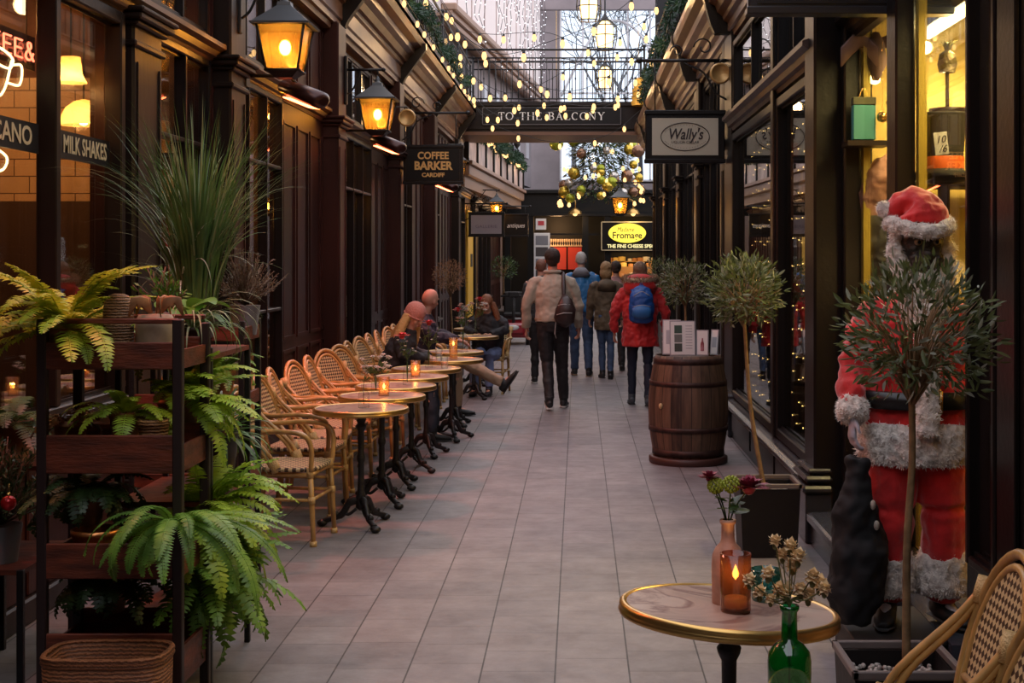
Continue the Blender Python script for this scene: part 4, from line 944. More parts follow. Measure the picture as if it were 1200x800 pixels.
def make_chair(name, label, arms=True):
    r = thing(name, label, 'chair', (0, 0, 0), 0, 'rattan bistro chairs'); C = .0155
    # seat
    g = G(); pts = []
    for k in range(28):
        a = 2*PI*k/28; e = lambda v, q: math.copysign(abs(v)**q, v)
        pts.append((.215*e(math.cos(a), .55)+.0, .215*e(math.sin(a), .55)))
    g.poly(pts, .022, T(0, 0, .438)); g.loft([(x, y, .447) for x, y in pts], .014, 6, closed=True); st = obj('seat', g, M_wvs, r)
    # back: arched bow and woven panel, leaning back
    def bk(u, h): return Vector((-.215-.13*(h/.45)**1.1, u, .455+h))
    def bow(w_, top, z0=0):
        out = []
        for k in range(17):
            a = PI*k/16; out.append(bk(-w_*math.cos(a)*(1 if 1 else 1), z0+(top-z0)*(.42+.58*math.sin(a)) if 0 < k < 16 else z0+(top-z0)*.42))
        return [bk(-w_*.86, z0), bk(-w_*.95, z0+(top-z0)*.22)]+out+[bk(w_*.95, z0+(top-z0)*.22), bk(w_*.86, z0)]
    g = G(); g.loft(bow(.20, .455), C, 8); g.loft(bow(.168, .42), C*.8, 8); g.loft([bk(-.16, .09), bk(.16, .09)], C*.8, 8); bf = obj('back_frame', g, M_ratt, r)
    g = G(); inner = bow(.155, .408, .09); inner[0] = bk(-.14, .09); inner[-1] = bk(.14, .09)
    n_ = len(inner); vs = [p+Vector((.004, 0, 0)) for p in inner]+[p-Vector((.004, 0, 0)) for p in inner]
    g.add(vs, [tuple(range(n_)), tuple(range(n_, 2*n_))[::-1]]+[(i, n_+i, n_+(i+1) % n_, (i+1) % n_) for i in range(n_)]); obj('back_panel', g, M_wvb, bf)
    for s_ in (-1, 1):
        g = G(); g.loft([(.19, s_*.195, .45), (.205, s_*.20, .22), (.215, s_*.205, 0)], [.017, .016, .014], 8); g.m = 1
        for p, q in (((.203, s_*.2, .25), (.202, s_*.2, .29)), ((.192, s_*.196, .40), (.19, s_*.195, .46)), ((.2145, s_*.205, .0), (.213, s_*.204, .03))): g.loft([p, q], .021, 8)
        obj('leg', g, [M_ratt, M_bind], r)
        g = G(); g.loft([bk(s_*.175, .03), (-.225, s_*.18, .40), (-.235, s_*.185, .2), (-.255, s_*.19, 0)], [.016, .017, .016, .014], 8); g.m = 1
        for p, q in (((-.233, s_*.184, .25), (-.230, s_*.183, .29)), ((-.226, s_*.18, .37), (-.222, s_*.179, .44))): g.loft([p, q], .021, 8)
        obj('leg', g, [M_ratt, M_bind], r)
        g = G()
        for e in (0, .030): g.loft(bez([bk(s_*.198, .33-e), bk(s_*.205, .24-e)+Vector((.05, 0, 0)), (-.07-e, s_*.212, .55), (.0-e, s_*.208, .44)], 4), C*.8, 7)
        g.m = 1; g.loft([bk(s_*.199, .28), bk(s_*.199, .35)], .027, 8); g.loft([(-.035, s_*.211, .50), (-.005, s_*.208, .43)], [(.022, .034), (.022, .030)], 8); obj('brace', g, [M_ratt, M_bind], r)
        if not arms: continue
        g = G(); g.loft(bez([bk(s_*.195, .23), (-.16, s_*.235, .665), (.02, s_*.245, .675), (.16, s_*.235, .655), (.205, s_*.22, .58), (.20, s_*.205, .44)], 6), C, 8); obj('armrest', g, M_ratt, r)
    g = G()
    for z, e in ((.27, .2), (.42, .19)):
        g.loft([(.20, -e, z), (.20, e, z)], .011, 6); g.loft([(-.232, -e, z), (-.232, e, z)], .011, 6)
        for s_ in (-1, 1): g.loft([(-.232, s_*e, z), (.20, s_*e, z)], .011, 6)
    obj('stretcher', g, M_ratt, r)
    return r
ch0 = make_chair('rattan_chair', 'rattan bistro armchair at the front of the left row, standing clear of the others'); ch0.location = (-1.74, 8.22, 0); ch0.rotation_euler = (0, 0, -.12)
CH = [(-1.80, 9.06, -.1), (-1.83, 9.60, .05), (-1.82, 10.16, -.25), (-1.80, 10.74, -.05), (-1.84, 11.30, -.55), (-1.82, 11.90, -.5), (-1.80, 12.55, -.1), (-1.82, 13.2, -.3), (-1.80, 13.8, -.1), (-1.80, 14.42, .0), (-1.80, 15.05, -.3), (-1.80, 15.7, -.1), (-1.80, 16.4, .1), (-1.8, 17.1, -.2)]
desc = ['its back straight behind the first table', 'close behind the second chair', 'turned a little, by the third table', 'beside the fourth table', 'oval back turned, below the big pillar', 'oval back turned, beyond the big pillar', 'holding the woman in the pink hat', 'empty, just behind the pink hat', 'empty, before the man in black', 'holding the man in black', 'empty, beyond the man in black', 'empty, near the far topiary', 'opposite the far woman', 'last one of all']
for i, ((x, y, a), d) in enumerate(zip(CH, desc)):
    dup(ch0, (x, y, 0), a, 'rattan armchair, %s, %s' % (ORD[i+1]+' of the left row', d))
dup(ch0, (-1.10, 17.02, 0), PI/2*.9+PI, 'rattan bistro armchair facing the camera, holding the far woman')
ch1 = make_chair('rattan_chair', 'armless rattan chair at front right, woven back just right of the olive trunk', False); ch1.location = (.83, 3.60, 0); ch1.rotation_euler = (0, 0, PI+.02); ch1['group'] = 'rattan chairs at the front table'
dup(ch1, (.73, 3.03, 0), PI+.04, 'armless rattan chair cut off by the bottom right corner', 'rattan chairs at the front table')
# ------------------------------------------------------------------ things on the tables
def flower_head(g, c, r, n=14, mm=0, seed=0, flat=.7):
    rr = random.Random(seed); g.m = mm
    for layer in range(3):
        for k in range(n-layer*3):
            a = 2*PI*k/(n-layer*3)+layer*.3; el = .15+layer*.45; d = Vector((math.cos(a)*math.cos(el), math.sin(a)*math.cos(el), math.sin(el)*flat)); s_ = Vector((-math.sin(a), math.cos(a), 0)); R_ = r*(1-layer*.18)
            t = d*R_+Vector((0, 0, rr.uniform(-.1, .1)*r)); m_ = d*R_*.55+Vector((0, 0, .08*r)); w_ = r*.2
            g.add([c, c+m_-s_*w_, c+t, c+m_+s_*w_], [(0, 1, 2, 3)], True)
    g.ball(c, r*.32, 8, 5)
M_stem = leafmat('flower_stem_green', (.10, .17, .04), (.07, .11, .03))
M_rose = mat('rose_red', (.55, .02, .03), .5, sheen=.3)
M_cand = pane('frosted_candle_glass', (1, .85, .7), .05, .15, diffuse=.08, dcol=(1, .6, .3))
def candle(p, lab, h=.13, r_=.038, gm=None, pw=.5, grp='candle glasses on the tables', fl=None):
    r = thing('candle_glass', lab, 'candle', p, 0, grp); g = G(); g.lathe([(0, .0), (r_*.95, 0), (r_, .008), (r_*1.02, h), (r_*.93, h), (r_*.9, .012), (0, .012)], n=24); obj('glass', g, gm or M_cand, r)
    g = G(); g.lathe([(0, .013), (r_*.75, .013), (r_*.75, .04), (0, .04)], n=16); obj('wax', g, mat('candle_wax', (.8, .65, .45), .5, sss=.3), r)
    z = fl or .06; g = G(); g.lathe([(0, z-.014), (.008, z-.004), (.009, z+.004), (.004, z+.018), (0, z+.028)], n=10); obj('flame', g, M_flame, r)
    light('POINT', (p[0], p[1], p[2]+z+.02), (1, .5, .15), pw, .01, name='candle_light'); return r
def vase(p, lab, fl, h=.15, r_=.032, seed=0, gm=None):
    rr = random.Random(seed); r = thing('bud_vase', lab, 'vase', p, 0, 'bud vases on the left tables'); g = G(); g.lathe([(0, 0), (r_, .002), (r_*1.05, .02), (r_, h*.6), (r_*.5, h*.8), (r_*.45, h*.95), (r_*.55, h)], n=20); obj('glass_bottle', g, gm or M_glassc, r)
    g = G(); mats = [M_stem]
    for k, (dx, dy, dz, rad, mt) in enumerate(fl):
        t = Vector((dx, dy, dz)); g.m = 0; g.loft(bez([(0, 0, .02), (0, 0, h), t], 4), .002, 4)
        if mt not in mats: mats.append(mt)
        if rad: flower_head(g, t, rad, 12, mats.index(mt), k)
        for q in range(3):
            c = Vector((dx, dy, dz))*rr.uniform(.55, .9); c.z = h+(dz-h)*rr.uniform(.2, .8); d = Vector((rr.uniform(-1, 1), rr.uniform(-1, 1), .4)).normalized()*.035; g.m = 0; g.add([c, c+d*.5+Vector((0, 0, .01)), c+d, c+d*.5-Vector((.01, 0, .008))], [(0, 1, 2, 3)])
    obj('flowers', g, mats, r); return r
M_wfl = mat('white_petal', (.75, .72, .68), .6); M_pfl = mat('pale_pink_petal', (.7, .5, .42), .6)
Z = .746
rr = random.Random(4); small = lambda n, sp, z0, z1, rad, mt: [(rr.uniform(-sp, sp), rr.uniform(-sp, sp), rr.uniform(z0, z1), rad, mt) for _ in range(n)]
vase((TB[0][0]+.02, TB[0][1]-.02, Z), 'clear bottle vase with a bare dried sprig on the first table', [(.02, 0, .2, 0, M_stem)], .15, .034)
candle((TB[1][0]+.02, TB[1][1]-.04, Z), 'frosted candle glass glowing on the second table')
vase((TB[1][0]-.06, TB[1][1]+.12, Z), 'bud vase with small white blossoms on the second table', small(26, .10, .14, .27, .026, M_wfl), .13)
vase((TB[2][0]+.08, TB[2][1]+.02, Z), 'bottle vase with one large red rose on the third table', [(-.04, 0, .36, .07, M_rose)]+small(8, .07, .25, .36, .014, M_wfl), .18)
candle((TB[3][0]+.04, TB[3][1]-.06, Z), 'frosted candle glass glowing on the fourth table')
vase((TB[4][0]+.02, TB[4][1]+.03, Z), 'bottle vase with a red rose and ferny leaves on the fifth table', [(.0, 0, .38, .068, M_rose), (.06, .02, .30, 0, M_stem), (.1, 0, .36, 0, M_stem)]+small(6, .08, .24, .36, .012, M_wfl), .16)
candle((TB[5][0]+.02, TB[5][1]+.0, Z), 'tall frosted candle glass on the sixth table', .2, .04, fl=.14)
vase((TB[6][0]+.10, TB[6][1]-.1, Z), 'tall clear vase with pale dried flowers on the seventh table', small(12, .10, .3, .5, .03, M_pfl)+[(-.05, 0, .42, .06, M_rose)], .24, .045)
vase((TB[7][0]+.02, TB[7][1]+.0, Z), 'vase of white and red flowers on the eighth table', small(10, .12, .3, .42, .035, M_wfl)+[(.05, 0, .44, .07, M_rose)], .2, .04)
for x, y, lab in ((TB[4][0]+.16, TB[4][1]-.05, 'short drinking glass at the aisle side of the fifth table'), (TB[5][0]-.1, TB[5][1]-.12, 'short drinking glass beside the candle on the sixth table')):
    r = thing('drinking_glass', lab, 'glass', (x, y, Z)); g = G(); g.lathe([(0, 0), (.028, .0), (.034, .10), (.032, .10), (.026, .008), (0, .008)], n=18); obj('glass_body', g, M_glassc, r)
# foreground table
x, y = P(853, 0, 3.76).x, 3.76; z = on_fg(x, y)
r = thing('bottle_vase', 'terracotta coloured bottle vase holding green and burgundy flowers', 'vase', (x, y, z))
g = G(); g.lathe([(0, -.004), (.040, -.004), (.044, .006), (.045, .11), (.043, .135), (.034, .155), (.022, .168), (.0185, .18), (.018, .218), (.022, .222), (.022, .232), (.015, .232)], n=28)
obj('bottle', g, mat('terracotta_pink', (.52, .27, .18), .5, var=.12, vscale=20, bump=.15, bscale=90), r)
g = G(); M_bur = mat('burgundy_petal', (.30, .012, .06), .6, sheen=.4); M_lime = mat('lime_pompom', (.34, .38, .03), .6)
hd = [(-.034, .0, .325, .025, 1), (.008, -.01, .330, .026, 1), (.058, .0, .318, .060, 0), (-.050, .01, .345, .036, 0)]
for k, (a, b, c, q, mt) in enumerate(hd):
    g.m = 2; g.loft(bez([(0, 0, .2), (a*.3, b, .26), (a, b, c)], 4), .0022, 4)
    if mt == 0:
        for tl in range(3): flower_head(g, Vector((a, b, c)), q*(1-.15*tl), 22, 0, k+tl, flat=.9)
    else:
        g.m = 1
        for j in range(60):
            t = PI*(3-5**.5)*j; zz = 1-2*(j+.5)/60; rr_ = math.sqrt(1-zz*zz); g.ball(Vector((a, b, c))+Vector((math.cos(t)*rr_, math.sin(t)*rr_, zz))*q*.82, q*.19, 5, 4)
obj('flower_heads', g, [M_bur, M_lime, M_stem], r)
g = G(); rr = random.Random(8)
for j in range(16):
    a = rr.uniform(0, 2*PI); h = rr.uniform(.23, .30); c = Vector((0, 0, h)); d = Vector((math.cos(a), math.sin(a)*.6, rr.uniform(-.2, .5)))*rr.uniform(.035, .065); s_ = Vector((-d.y, d.x, .01)).normalized()*.014
    g.add([c, c+d*.4+s_, c+d*.8+s_*.8, c+d, c+d*.8-s_*.8, c+d*.4-s_], [(0, 1, 2, 3), (0, 3, 4, 5)], True)
obj('leaves', g, leafmat('bouquet_leaf', (.10, .20, .03), (.05, .10, .02)), r)
x, y = P(862, 0, 3.66).x, 3.66; z = on_fg(x, y)
candle((x, y, z), 'ribbed smoky amber candle glass burning beside the terracotta bottle', .158, .041, pane('smoky_amber_glass', (.66, .46, .36), .05, .05, diffuse=.08, dcol=(.5, .25, .12)), .5, fl=.10)
x, y = P(897, 0, 3.83).x, 3.83; z = on_fg(x, y)
r = thing('glass_bowl', 'low teal glass tumbler behind the candle on the front table', 'bowl', (x, y, z)); g = G(); g.lathe([(0, -.002), (.034, -.002), (.040, .01), (.043, .09), (.040, .09), (.037, .012), (0, .01)], n=24); obj('bowl_body', g, pane('teal_glass', (.25, .52, .48), .08, diffuse=.2, dcol=(.1, .4, .35)), r)
# green vase with dried carnations
x, y = P(925, 0, 2.93).x, 2.93
r = thing('green_vase', 'emerald green glass bottle vase with dried cream carnations', 'vase', (x, y, Z+.001))
g = G(); g.lathe([(0, 0), (.040, .0), (.046, .01), (.047, .085), (.044, .105), (.030, .122), (.0175, .130), (.0165, .19), (.021, .196), (.021, .204), (.014, .204)], n=28); obj('glass_bottle', g, pane('emerald_glass', (.02, .42, .13), .10, diffuse=.3, dcol=(.01, .35, .09)), r)
g = G(); M_cf = mat('dried_cream_petal', (.9, .66, .38), .7, sheen=.3, var=.15, vscale=60)
pt = [(878, 680), (900, 672), (890, 694), (908, 634), (917, 650), (926, 640), (929, 662), (935, 652), (960, 684), (952, 676), (912, 690), (938, 692), (947, 698), (903, 702), (921, 694), (966, 690)]
for k, (a, b) in enumerate(pt):
    q = P(a, b, 2.93+rr.uniform(-.035, .035))-Vector((x, y, Z)); g.m = 1; g.loft(bez([(0, 0, .03), (0, 0, .2), (q.x*.5, q.y*.5, .2+(q.z-.2)*.4), q], 4), .0016, 4)
    g.m = 0; sz = rr.uniform(.013, .020)
    for j in range(26):
        t = PI*(3-5**.5)*j; zz = 1-1.7*(j+.5)/26; rr_ = math.sqrt(max(0, 1-zz*zz)); d = Vector((math.cos(t)*rr_, math.sin(t)*rr_, zz)); s_ = d.cross(Vector((.3, .2, 1))).normalized()*sz*.5
        g.add([q, q+d*sz*.7-s_, q+d*sz*1.15+Vector((0, 0, rr.uniform(-.3, .3)*sz)), q+d*sz*.7+s_], [(0, 1, 2, 3)], True)
    g.ball(q, sz*.6, 8, 5); g.m = 1; g.ball(q-Vector((0, 0, sz*.8)), (sz*.4, sz*.4, sz*.6), 6, 4)
obj('dried_carnations', g, [M_cf, mat('dried_stem', (.16, .15, .05), .6)], r)
# ------------------------------------------------------------------ barrel with leaflets
bx, by = P(807, 0, 11.25).x, 11.3
def stave_mat():
    m, n, out = nt('barrel_oak'); b = n.nodes.new('ShaderNodeBsdfPrincipled'); n.links.new(b.outputs[0], out.inputs[0]); b.inputs['Roughness'].default_value = .6
    tc = n.nodes.new('ShaderNodeTexCoord'); gr = n.nodes.new('ShaderNodeTexGradient'); gr.gradient_type = 'RADIAL'; n.links.new(tc.outputs['Object'], gr.inputs[0])
    mu = n.nodes.new('ShaderNodeMath'); mu.operation = 'MULTIPLY'; mu.inputs[1].default_value = 24; n.links.new(gr.outputs['Fac'], mu.inputs[0])
    fl = n.nodes.new('ShaderNodeMath'); fl.operation = 'FLOOR'; n.links.new(mu.outputs[0], fl.inputs[0]); wn = n.nodes.new('ShaderNodeTexWhiteNoise'); wn.noise_dimensions = '1D'; n.links.new(fl.outputs[0], wn.inputs['W'])
    mp = n.nodes.new('ShaderNodeMapping'); mp.inputs['Scale'].default_value = (10, 10, 1.2); n.links.new(tc.outputs['Object'], mp.inputs[0]); nz = n.nodes.new('ShaderNodeTexNoise'); nz.inputs['Scale'].default_value = 3; nz.inputs['Detail'].default_value = 6; n.links.new(mp.outputs[0], nz.inputs[0])
    ad = n.nodes.new('ShaderNodeMath'); ad.operation = 'MULTIPLY_ADD'; ad.inputs[1].default_value = .45; n.links.new(wn.outputs['Value'], ad.inputs[0]); n.links.new(nz.outputs[0], ad.inputs[2])
    cr = n.nodes.new('ShaderNodeValToRGB'); cr.color_ramp.elements[0].position = .4; cr.color_ramp.elements[0].color = (.022, .011, .007, 1); cr.color_ramp.elements[1].position = 1.0; cr.color_ramp.elements[1].color = (.15, .085, .05, 1)
    n.links.new(ad.outputs[0], cr.inputs[0])
    fr = n.nodes.new('ShaderNodeMath'); fr.operation = 'FRACT'; n.links.new(mu.outputs[0], fr.inputs[0]); gt = n.nodes.new('ShaderNodeMath'); gt.operation = 'GREATER_THAN'; gt.inputs[1].default_value = .06; n.links.new(fr.outputs[0], gt.inputs[0])
    mx = n.nodes.new('ShaderNodeMix'); mx.data_type = 'RGBA'; n.links.new(gt.outputs[0], mx.inputs[0]); mx.inputs[6].default_value = (.006, .004, .003, 1); n.links.new(cr.outputs[0], mx.inputs[7]); n.links.new(mx.outputs[2], b.inputs['Base Color']); return m
r = thing('wine_barrel', 'old dark oak barrel used as a leaflet stand on the right of the aisle', 'barrel', (bx, by, 0))
bp_ = lambda z: .275+.055*(1-((z-.45)/.42)**2)
g = G(); g.lathe([(0, .86), (.262, .86), (.262, .885)]+[(bp_(z/1000), z/1000) for z in range(885, 30, -45)]+[(.27, .03), (0, .03)], n=40); obj('staves', g, stave_mat(), r)
for z, q in ((.84, .05), (.66, .04), (.29, .04), (.10, .05)):
    g = G(); g.lathe([(bp_(z)+.003, z-q/2), (bp_(z)+.006, z-q/2), (bp_(z)+.006, z+q/2), (bp_(z)+.002, z+q/2)], n=40); obj('hoop', g, mat('rusty_iron', (.05, .025, .02), .55, .5, var=.4, vscale=15), r)
g = G(); g.lathe([(0, .0), (.315, 0), (.325, .01), (.325, .05), (.31, .06), (0, .06)], n=40); obj('base', g, mat('dark_red_base', (.05, .017, .012), .5), r)
q = P(776, 484, by-.33)-Vector((bx, by, 0)); g = G(); g.ball((-.24, -.232, .485), (.018, .018, .024), 10, 6); obj('bung', g, mat('pale_cork', (.55, .38, .18), .6), r)
def board(p, w_, h, lab, face, rz=0, lean=.12, th=.012, cat='leaflet', name='leaflet_stand'):
    r = thing(name, lab, cat, p, rz); M = Matrix.Rotation(-lean, 4, 'X'); g = G(); g.box(-w_/2, w_/2, 0, th, 0, h, M=M); g.loft([M @ Vector((0, th, h*.7)), (0, .09, .004)], .004, 5); obj('holder', g, mat('grey_acrylic', (.35, .35, .38), .3), r)
    g = G(); g.box(-w_/2+.008, w_/2-.008, -.002, 0, .008, h-.008, M=M); obj('sheet', g, M_white, r); face(r, M, w_, h); return r
def f1(r, M, w_, h):
    g = G(); g.m = 0
    for k in range(3): g.m = k; g.box(-w_*.32, -w_*.02, -.004, -.002, h*(.12+k*.26), h*(.35+k*.26), M=M)
    obj('photo_panels', g, [mat('photo_dark', (.06, .07, .06), .4), mat('photo_grey', (.16, .17, .16), .4), mat('photo_green', (.05, .09, .07), .4)], r)
    g = G()
    for k in range(9): g.box(w_*.12, w_*.38, -.003, -.002, h*(.2+k*.08), h*(.2+k*.08)+.006, M=M)
    o = obj('print_lines', g, mat('grey_print', (.4, .4, .42), .5), r); o['kind'] = 'stuff'
def f2(r, M, w_, h):
    g = G(); g.lathe([(0, 0), (.014, 0), (.014, .06), (.006, .08), (.005, .105), (0, .105)], n=10, M=M @ T(0, -.003, h*.18) @ Matrix.Diagonal((1, .12, 1, 1))); obj('bottle_picture', g, mat('wine_red_print', (.2, .02, .03), .4), r)
def f3(r, M, w_, h):
    g = G(); g.box(-w_*.3, w_*.3, -.003, -.002, h*.3, h*.7, M=M); obj('picture', g, mat('pale_grey_print', (.42, .42, .45), .5), r)
board((bx-.055, by-.14, .887), .21, .285, 'white framed price board with three photos on the barrel', f1, .05)
board((bx-.14, by-.03, .887), .15, .29, 'grey backed leaflet board half hidden behind the white price board', f3, -.1)
board((bx+.105, by-.13, .887), .10, .21, 'small cream card with a wine bottle picture on the barrel', f2, -.15)
board((bx+.205, by-.06, .887), .07, .21, 'thin leaning white leaflet at the right end of the barrel top', f3, -.6)
# ------------------------------------------------------------------ mobility scooter far down the aisle
r = thing('parked_tricycle', 'small dark red and black scooter parked far down on the left', 'scooter', (-1.25, 26.6, 0)); mred = mat('scooter_red', (.35, .02, .03), .3, coat=.5)
g = G(); g.box(-.30, .30, -.5, .5, .14, .22, bev=.03); g.box(-.27, .27, .12, .5, .22, .45, bev=.05); g.box(-.22, .22, -.55, -.38, .2, .42, bev=.04); obj('body', g, mred, r)
g = G(); g.box(-.23, .23, .08, .48, .5, .60, bev=.03); g.box(-.23, .23, .42, .52, .58, 1.0, bev=.03); obj('seat', g, M_blackmat, r)
g = G(); g.loft([(0, -.42, .3), (0, -.28, .95)], .03, 8); g.loft([(-.25, -.27, .93), (.25, -.27, .93)], .02, 8); g.box(-.1, .1, -.33, -.2, .9, 1.02, bev=.02); obj('handlebar', g, M_blackmat, r)
for x, y in ((-.28, -.42), (.28, -.42), (-.28, .36), (.28, .36)): g = G(); g.loft([(x-.04, y, .12), (x+.04, y, .12)], .12, 16); obj('wheel', g, M_blackmat, r)
g = G(); g.ball((0, -.56, .34), (.12, .02, .05), 10, 6); obj('lamp', g, mat('lamp_lens', (.7, .7, .7), .2), r)
# ------------------------------------------------------------------ plants
def frond(g, base, az, L, lift, droop, w_, n=26, twist=0, tipc=0, mm=0, ms=None, crinkle=0, rr=random):
    """fern frond: arching rachis with paired pinnae"""
    d = Vector((math.cos(az), math.sin(az), 0)); s_ = Vector((-d.y, d.x, 0)); p = Vector(base); th = lift; pts = [p.copy()]; dirs = []
    for i in range(n):
        t = i/n; th = lift-droop*t**1.2; dd = d*math.cos(th)+Vector((0, 0, math.sin(th))); dd += s_*twist*t*.5; dd.normalize(); dirs.append(dd); p = p+dd*(L/n); pts.append(p.copy())
    g.m = ms if ms is not None else mm; g.loft(pts[::3]+[pts[-1]], .0022, 4)
    g.m = mm
    for i in range(2, n):
        t = i/n; ww = w_*math.sin(PI*min(1, t*.86+.12))**.7; dd = dirs[i-1]; ss = dd.cross(Vector((0, 0, 1))); 
        if ss.length < .1: ss = s_
        ss.normalize(); up = ss.cross(dd)
        for sg in (-1, 1):
            a = pts[i]; tip = a+ss*sg*ww+dd*ww*.28-up*ww*(.15+rr.uniform(-.08, .12+crinkle)); hw = L/n*.56
            m_ = a+(tip-a)*.5+up*ww*(.07+rr.uniform(-crinkle, crinkle))
            g.add([a-dd*hw*.6, m_-dd*hw, tip, m_+dd*hw, a+dd*hw*.6], [(0, 1, 3, 4), (1, 2, 3)], True)
def fern(name, label, loc, n, L, w_, m, seed, lift=(.2, 1.2), droop=(1.2, 2.2), azr=(0, 2*PI), pot=None, npin=26, crinkle=0, potm=None, extra=()):
    rr = random.Random(seed); r = thing(name, label, 'fern', loc); g = G()
    for k in range(n):
        az = azr[0]+(azr[1]-azr[0])*(k+rr.uniform(.1, .9))/n
        frond(g, (math.cos(az)*.02, math.sin(az)*.02, 0), az, L*rr.uniform(.65, 1.1), rr.uniform(*lift), rr.uniform(*droop), w_*rr.uniform(.8, 1.15), npin, rr.uniform(-.4, .4), crinkle=crinkle, rr=rr)
    for az, ll, lf, dr in extra: frond(g, (0, 0, 0), az, ll, lf, dr, w_, int(npin*ll/L), 0, rr=rr)
    obj('fronds', g, m, r)
    if pot:
        pr, ph = pot; g = G(); g.lathe([(0, -ph), (pr*.75, -ph), (pr, -.01), (pr*1.05, -.01), (pr*1.05, .012), (pr*.92, .012), (pr*.9, -.02), (0, -.02)], n=20); obj('pot', g, potm or mat('terracotta', (.30, .12, .06), .7, var=.2), r)
    return r
F_yel = leafmat('fern_yellow_green', (.52, .58, .04), (.24, .34, .02), 9, trans=.3)
F_grn = leafmat('fern_green', (.26, .45, .06), (.10, .21, .03), 8, trans=.25)
F_brt = leafmat('fern_bright', (.52, .66, .06), (.26, .42, .04), 8, trans=.3)
F_drk = leafmat('foliage_dark', (.05, .10, .025), (.02, .04, .012), 8)
M_crate = mat('crate_red_wood', (.13, .026, .010), .5, var=.45, vscale=6, bump=.4, bscale=25, stretch=(1, 1, 5))
# shelf unit in front
SX0, SX1, SY0, SY1 = P(50, 0, 5.0).x, P(209, 0, 5.0).x, 5.0, 5.36
r = thing('plant_shelf', 'tall dark red slatted plant stand at the left front, carrying ferns and jars', 'plant stand', ((SX0+SX1)/2, (SY0+SY1)/2, 0)); W = (SX1-SX0)/2; D = .18
for sx in (-1, 1):
    for sy in (-1, 1): g = G(); g.box(sx*W-.018, sx*W+.018, sy*D-.018, sy*D+.018, 0, 1.47 if sy < 0 else 1.44, bev=.004); obj('post', g, mat('stand_dark_wood', (.022, .009, .008), .5), r)
for z, h in ((1.285, .10), (.905, .14), (.52, .13), (.12, .20)):
    g = G(); g.box(-W+.01, W-.01, -D, D, z, z+.018); g.box(-W+.012, W-.012, -D-.012, -D+.002, z, z+h, bev=.004); g.box(-W+.012, W-.012, D-.002, D+.012, z, z+h, bev=.004)
    for sx in (-1, 1): g.box(sx*W-.006, sx*W+.006, -D, D, z, z+h*.7)
    obj('crate_shelf', g, M_crate, r)
g = G()
z = 1.452; g.box(-W, W, -D-.012, -D+.010, z, z+.02, bev=.004); obj('top_rail', g, M_crate, r); g = G(); g.box(-W, W, D-.01, D+.012, z, z+.02, bev=.004); obj('top_rail', g, M_crate, r)
# second stand behind
X2s, Y2s = -1.93, 6.9
r = thing('plant_shelf', 'second narrow dark plant stand behind, beside the first rattan chair', 'plant stand', (X2s, Y2s, 0))
for sx in (-1, 1):
    for sy in (-1, 1): g = G(); g.box(sx*.27-.014, sx*.27+.014, sy*.17-.014, sy*.17+.014, 0, 1.38, bev=.003); obj('post', g, M_iron, r)
for z in (.18, .56, .95, 1.28): g = G(); g.box(-.27, .27, -.17, .17, z, z+.02); g.box(-.275, .275, -.18, -.165, z, z+.07, bev=.004); g.box(.265, .28, -.17, .17, z, z+.07, bev=.004); obj('shelf_board', g, M_crate, r)
r = thing('plant_shelf', 'low dark stand at the left edge under the little fir and dark fern', 'plant stand', (-2.34, 5.64, 0))
for x in (-.15, .15):
    for y in (-.28, .26): g = G(); g.box(x-.013, x+.013, y-.013, y+.013, 0, .86 if y > 0 else .47, bev=.003); obj('post', g, M_iron, r)
g = G(); g.box(-.16, .16, -.29, .27, .45, .47); obj('shelf_board', g, M_crate, r); g = G(); g.box(-.16, .16, -.04, .27, .82, .84); obj('shelf_board', g, M_crate, r)
for y in (-.03,): g = G(); g.box(-.16, -.134, y-.013, y+.013, .47, .82); g2 = G(); g2.box(.134, .16, y-.013, y+.013, .47, .82); obj('post', g, M_iron, r); obj('post', g2, M_iron, r)
r = thing('plant_shelf', 'narrow dark shelf ladder right behind the front stand, hung with ferns', 'plant stand', (-1.64, 5.71, 0))
for x in (-.18, .18):
    for y in (-.31, .31): g = G(); g.box(x-.012, x+.012, y-.012, y+.012, 0, 1.34, bev=.003); obj('post', g, M_iron, r)
for z, y1 in ((.22, .31), (.48, .0), (.71, .31), (.96, .0), (1.29, .31)): g = G(); g.box(-.19, .19, -.32, y1, z, z+.02); obj('shelf_board', g, M_crate, r)
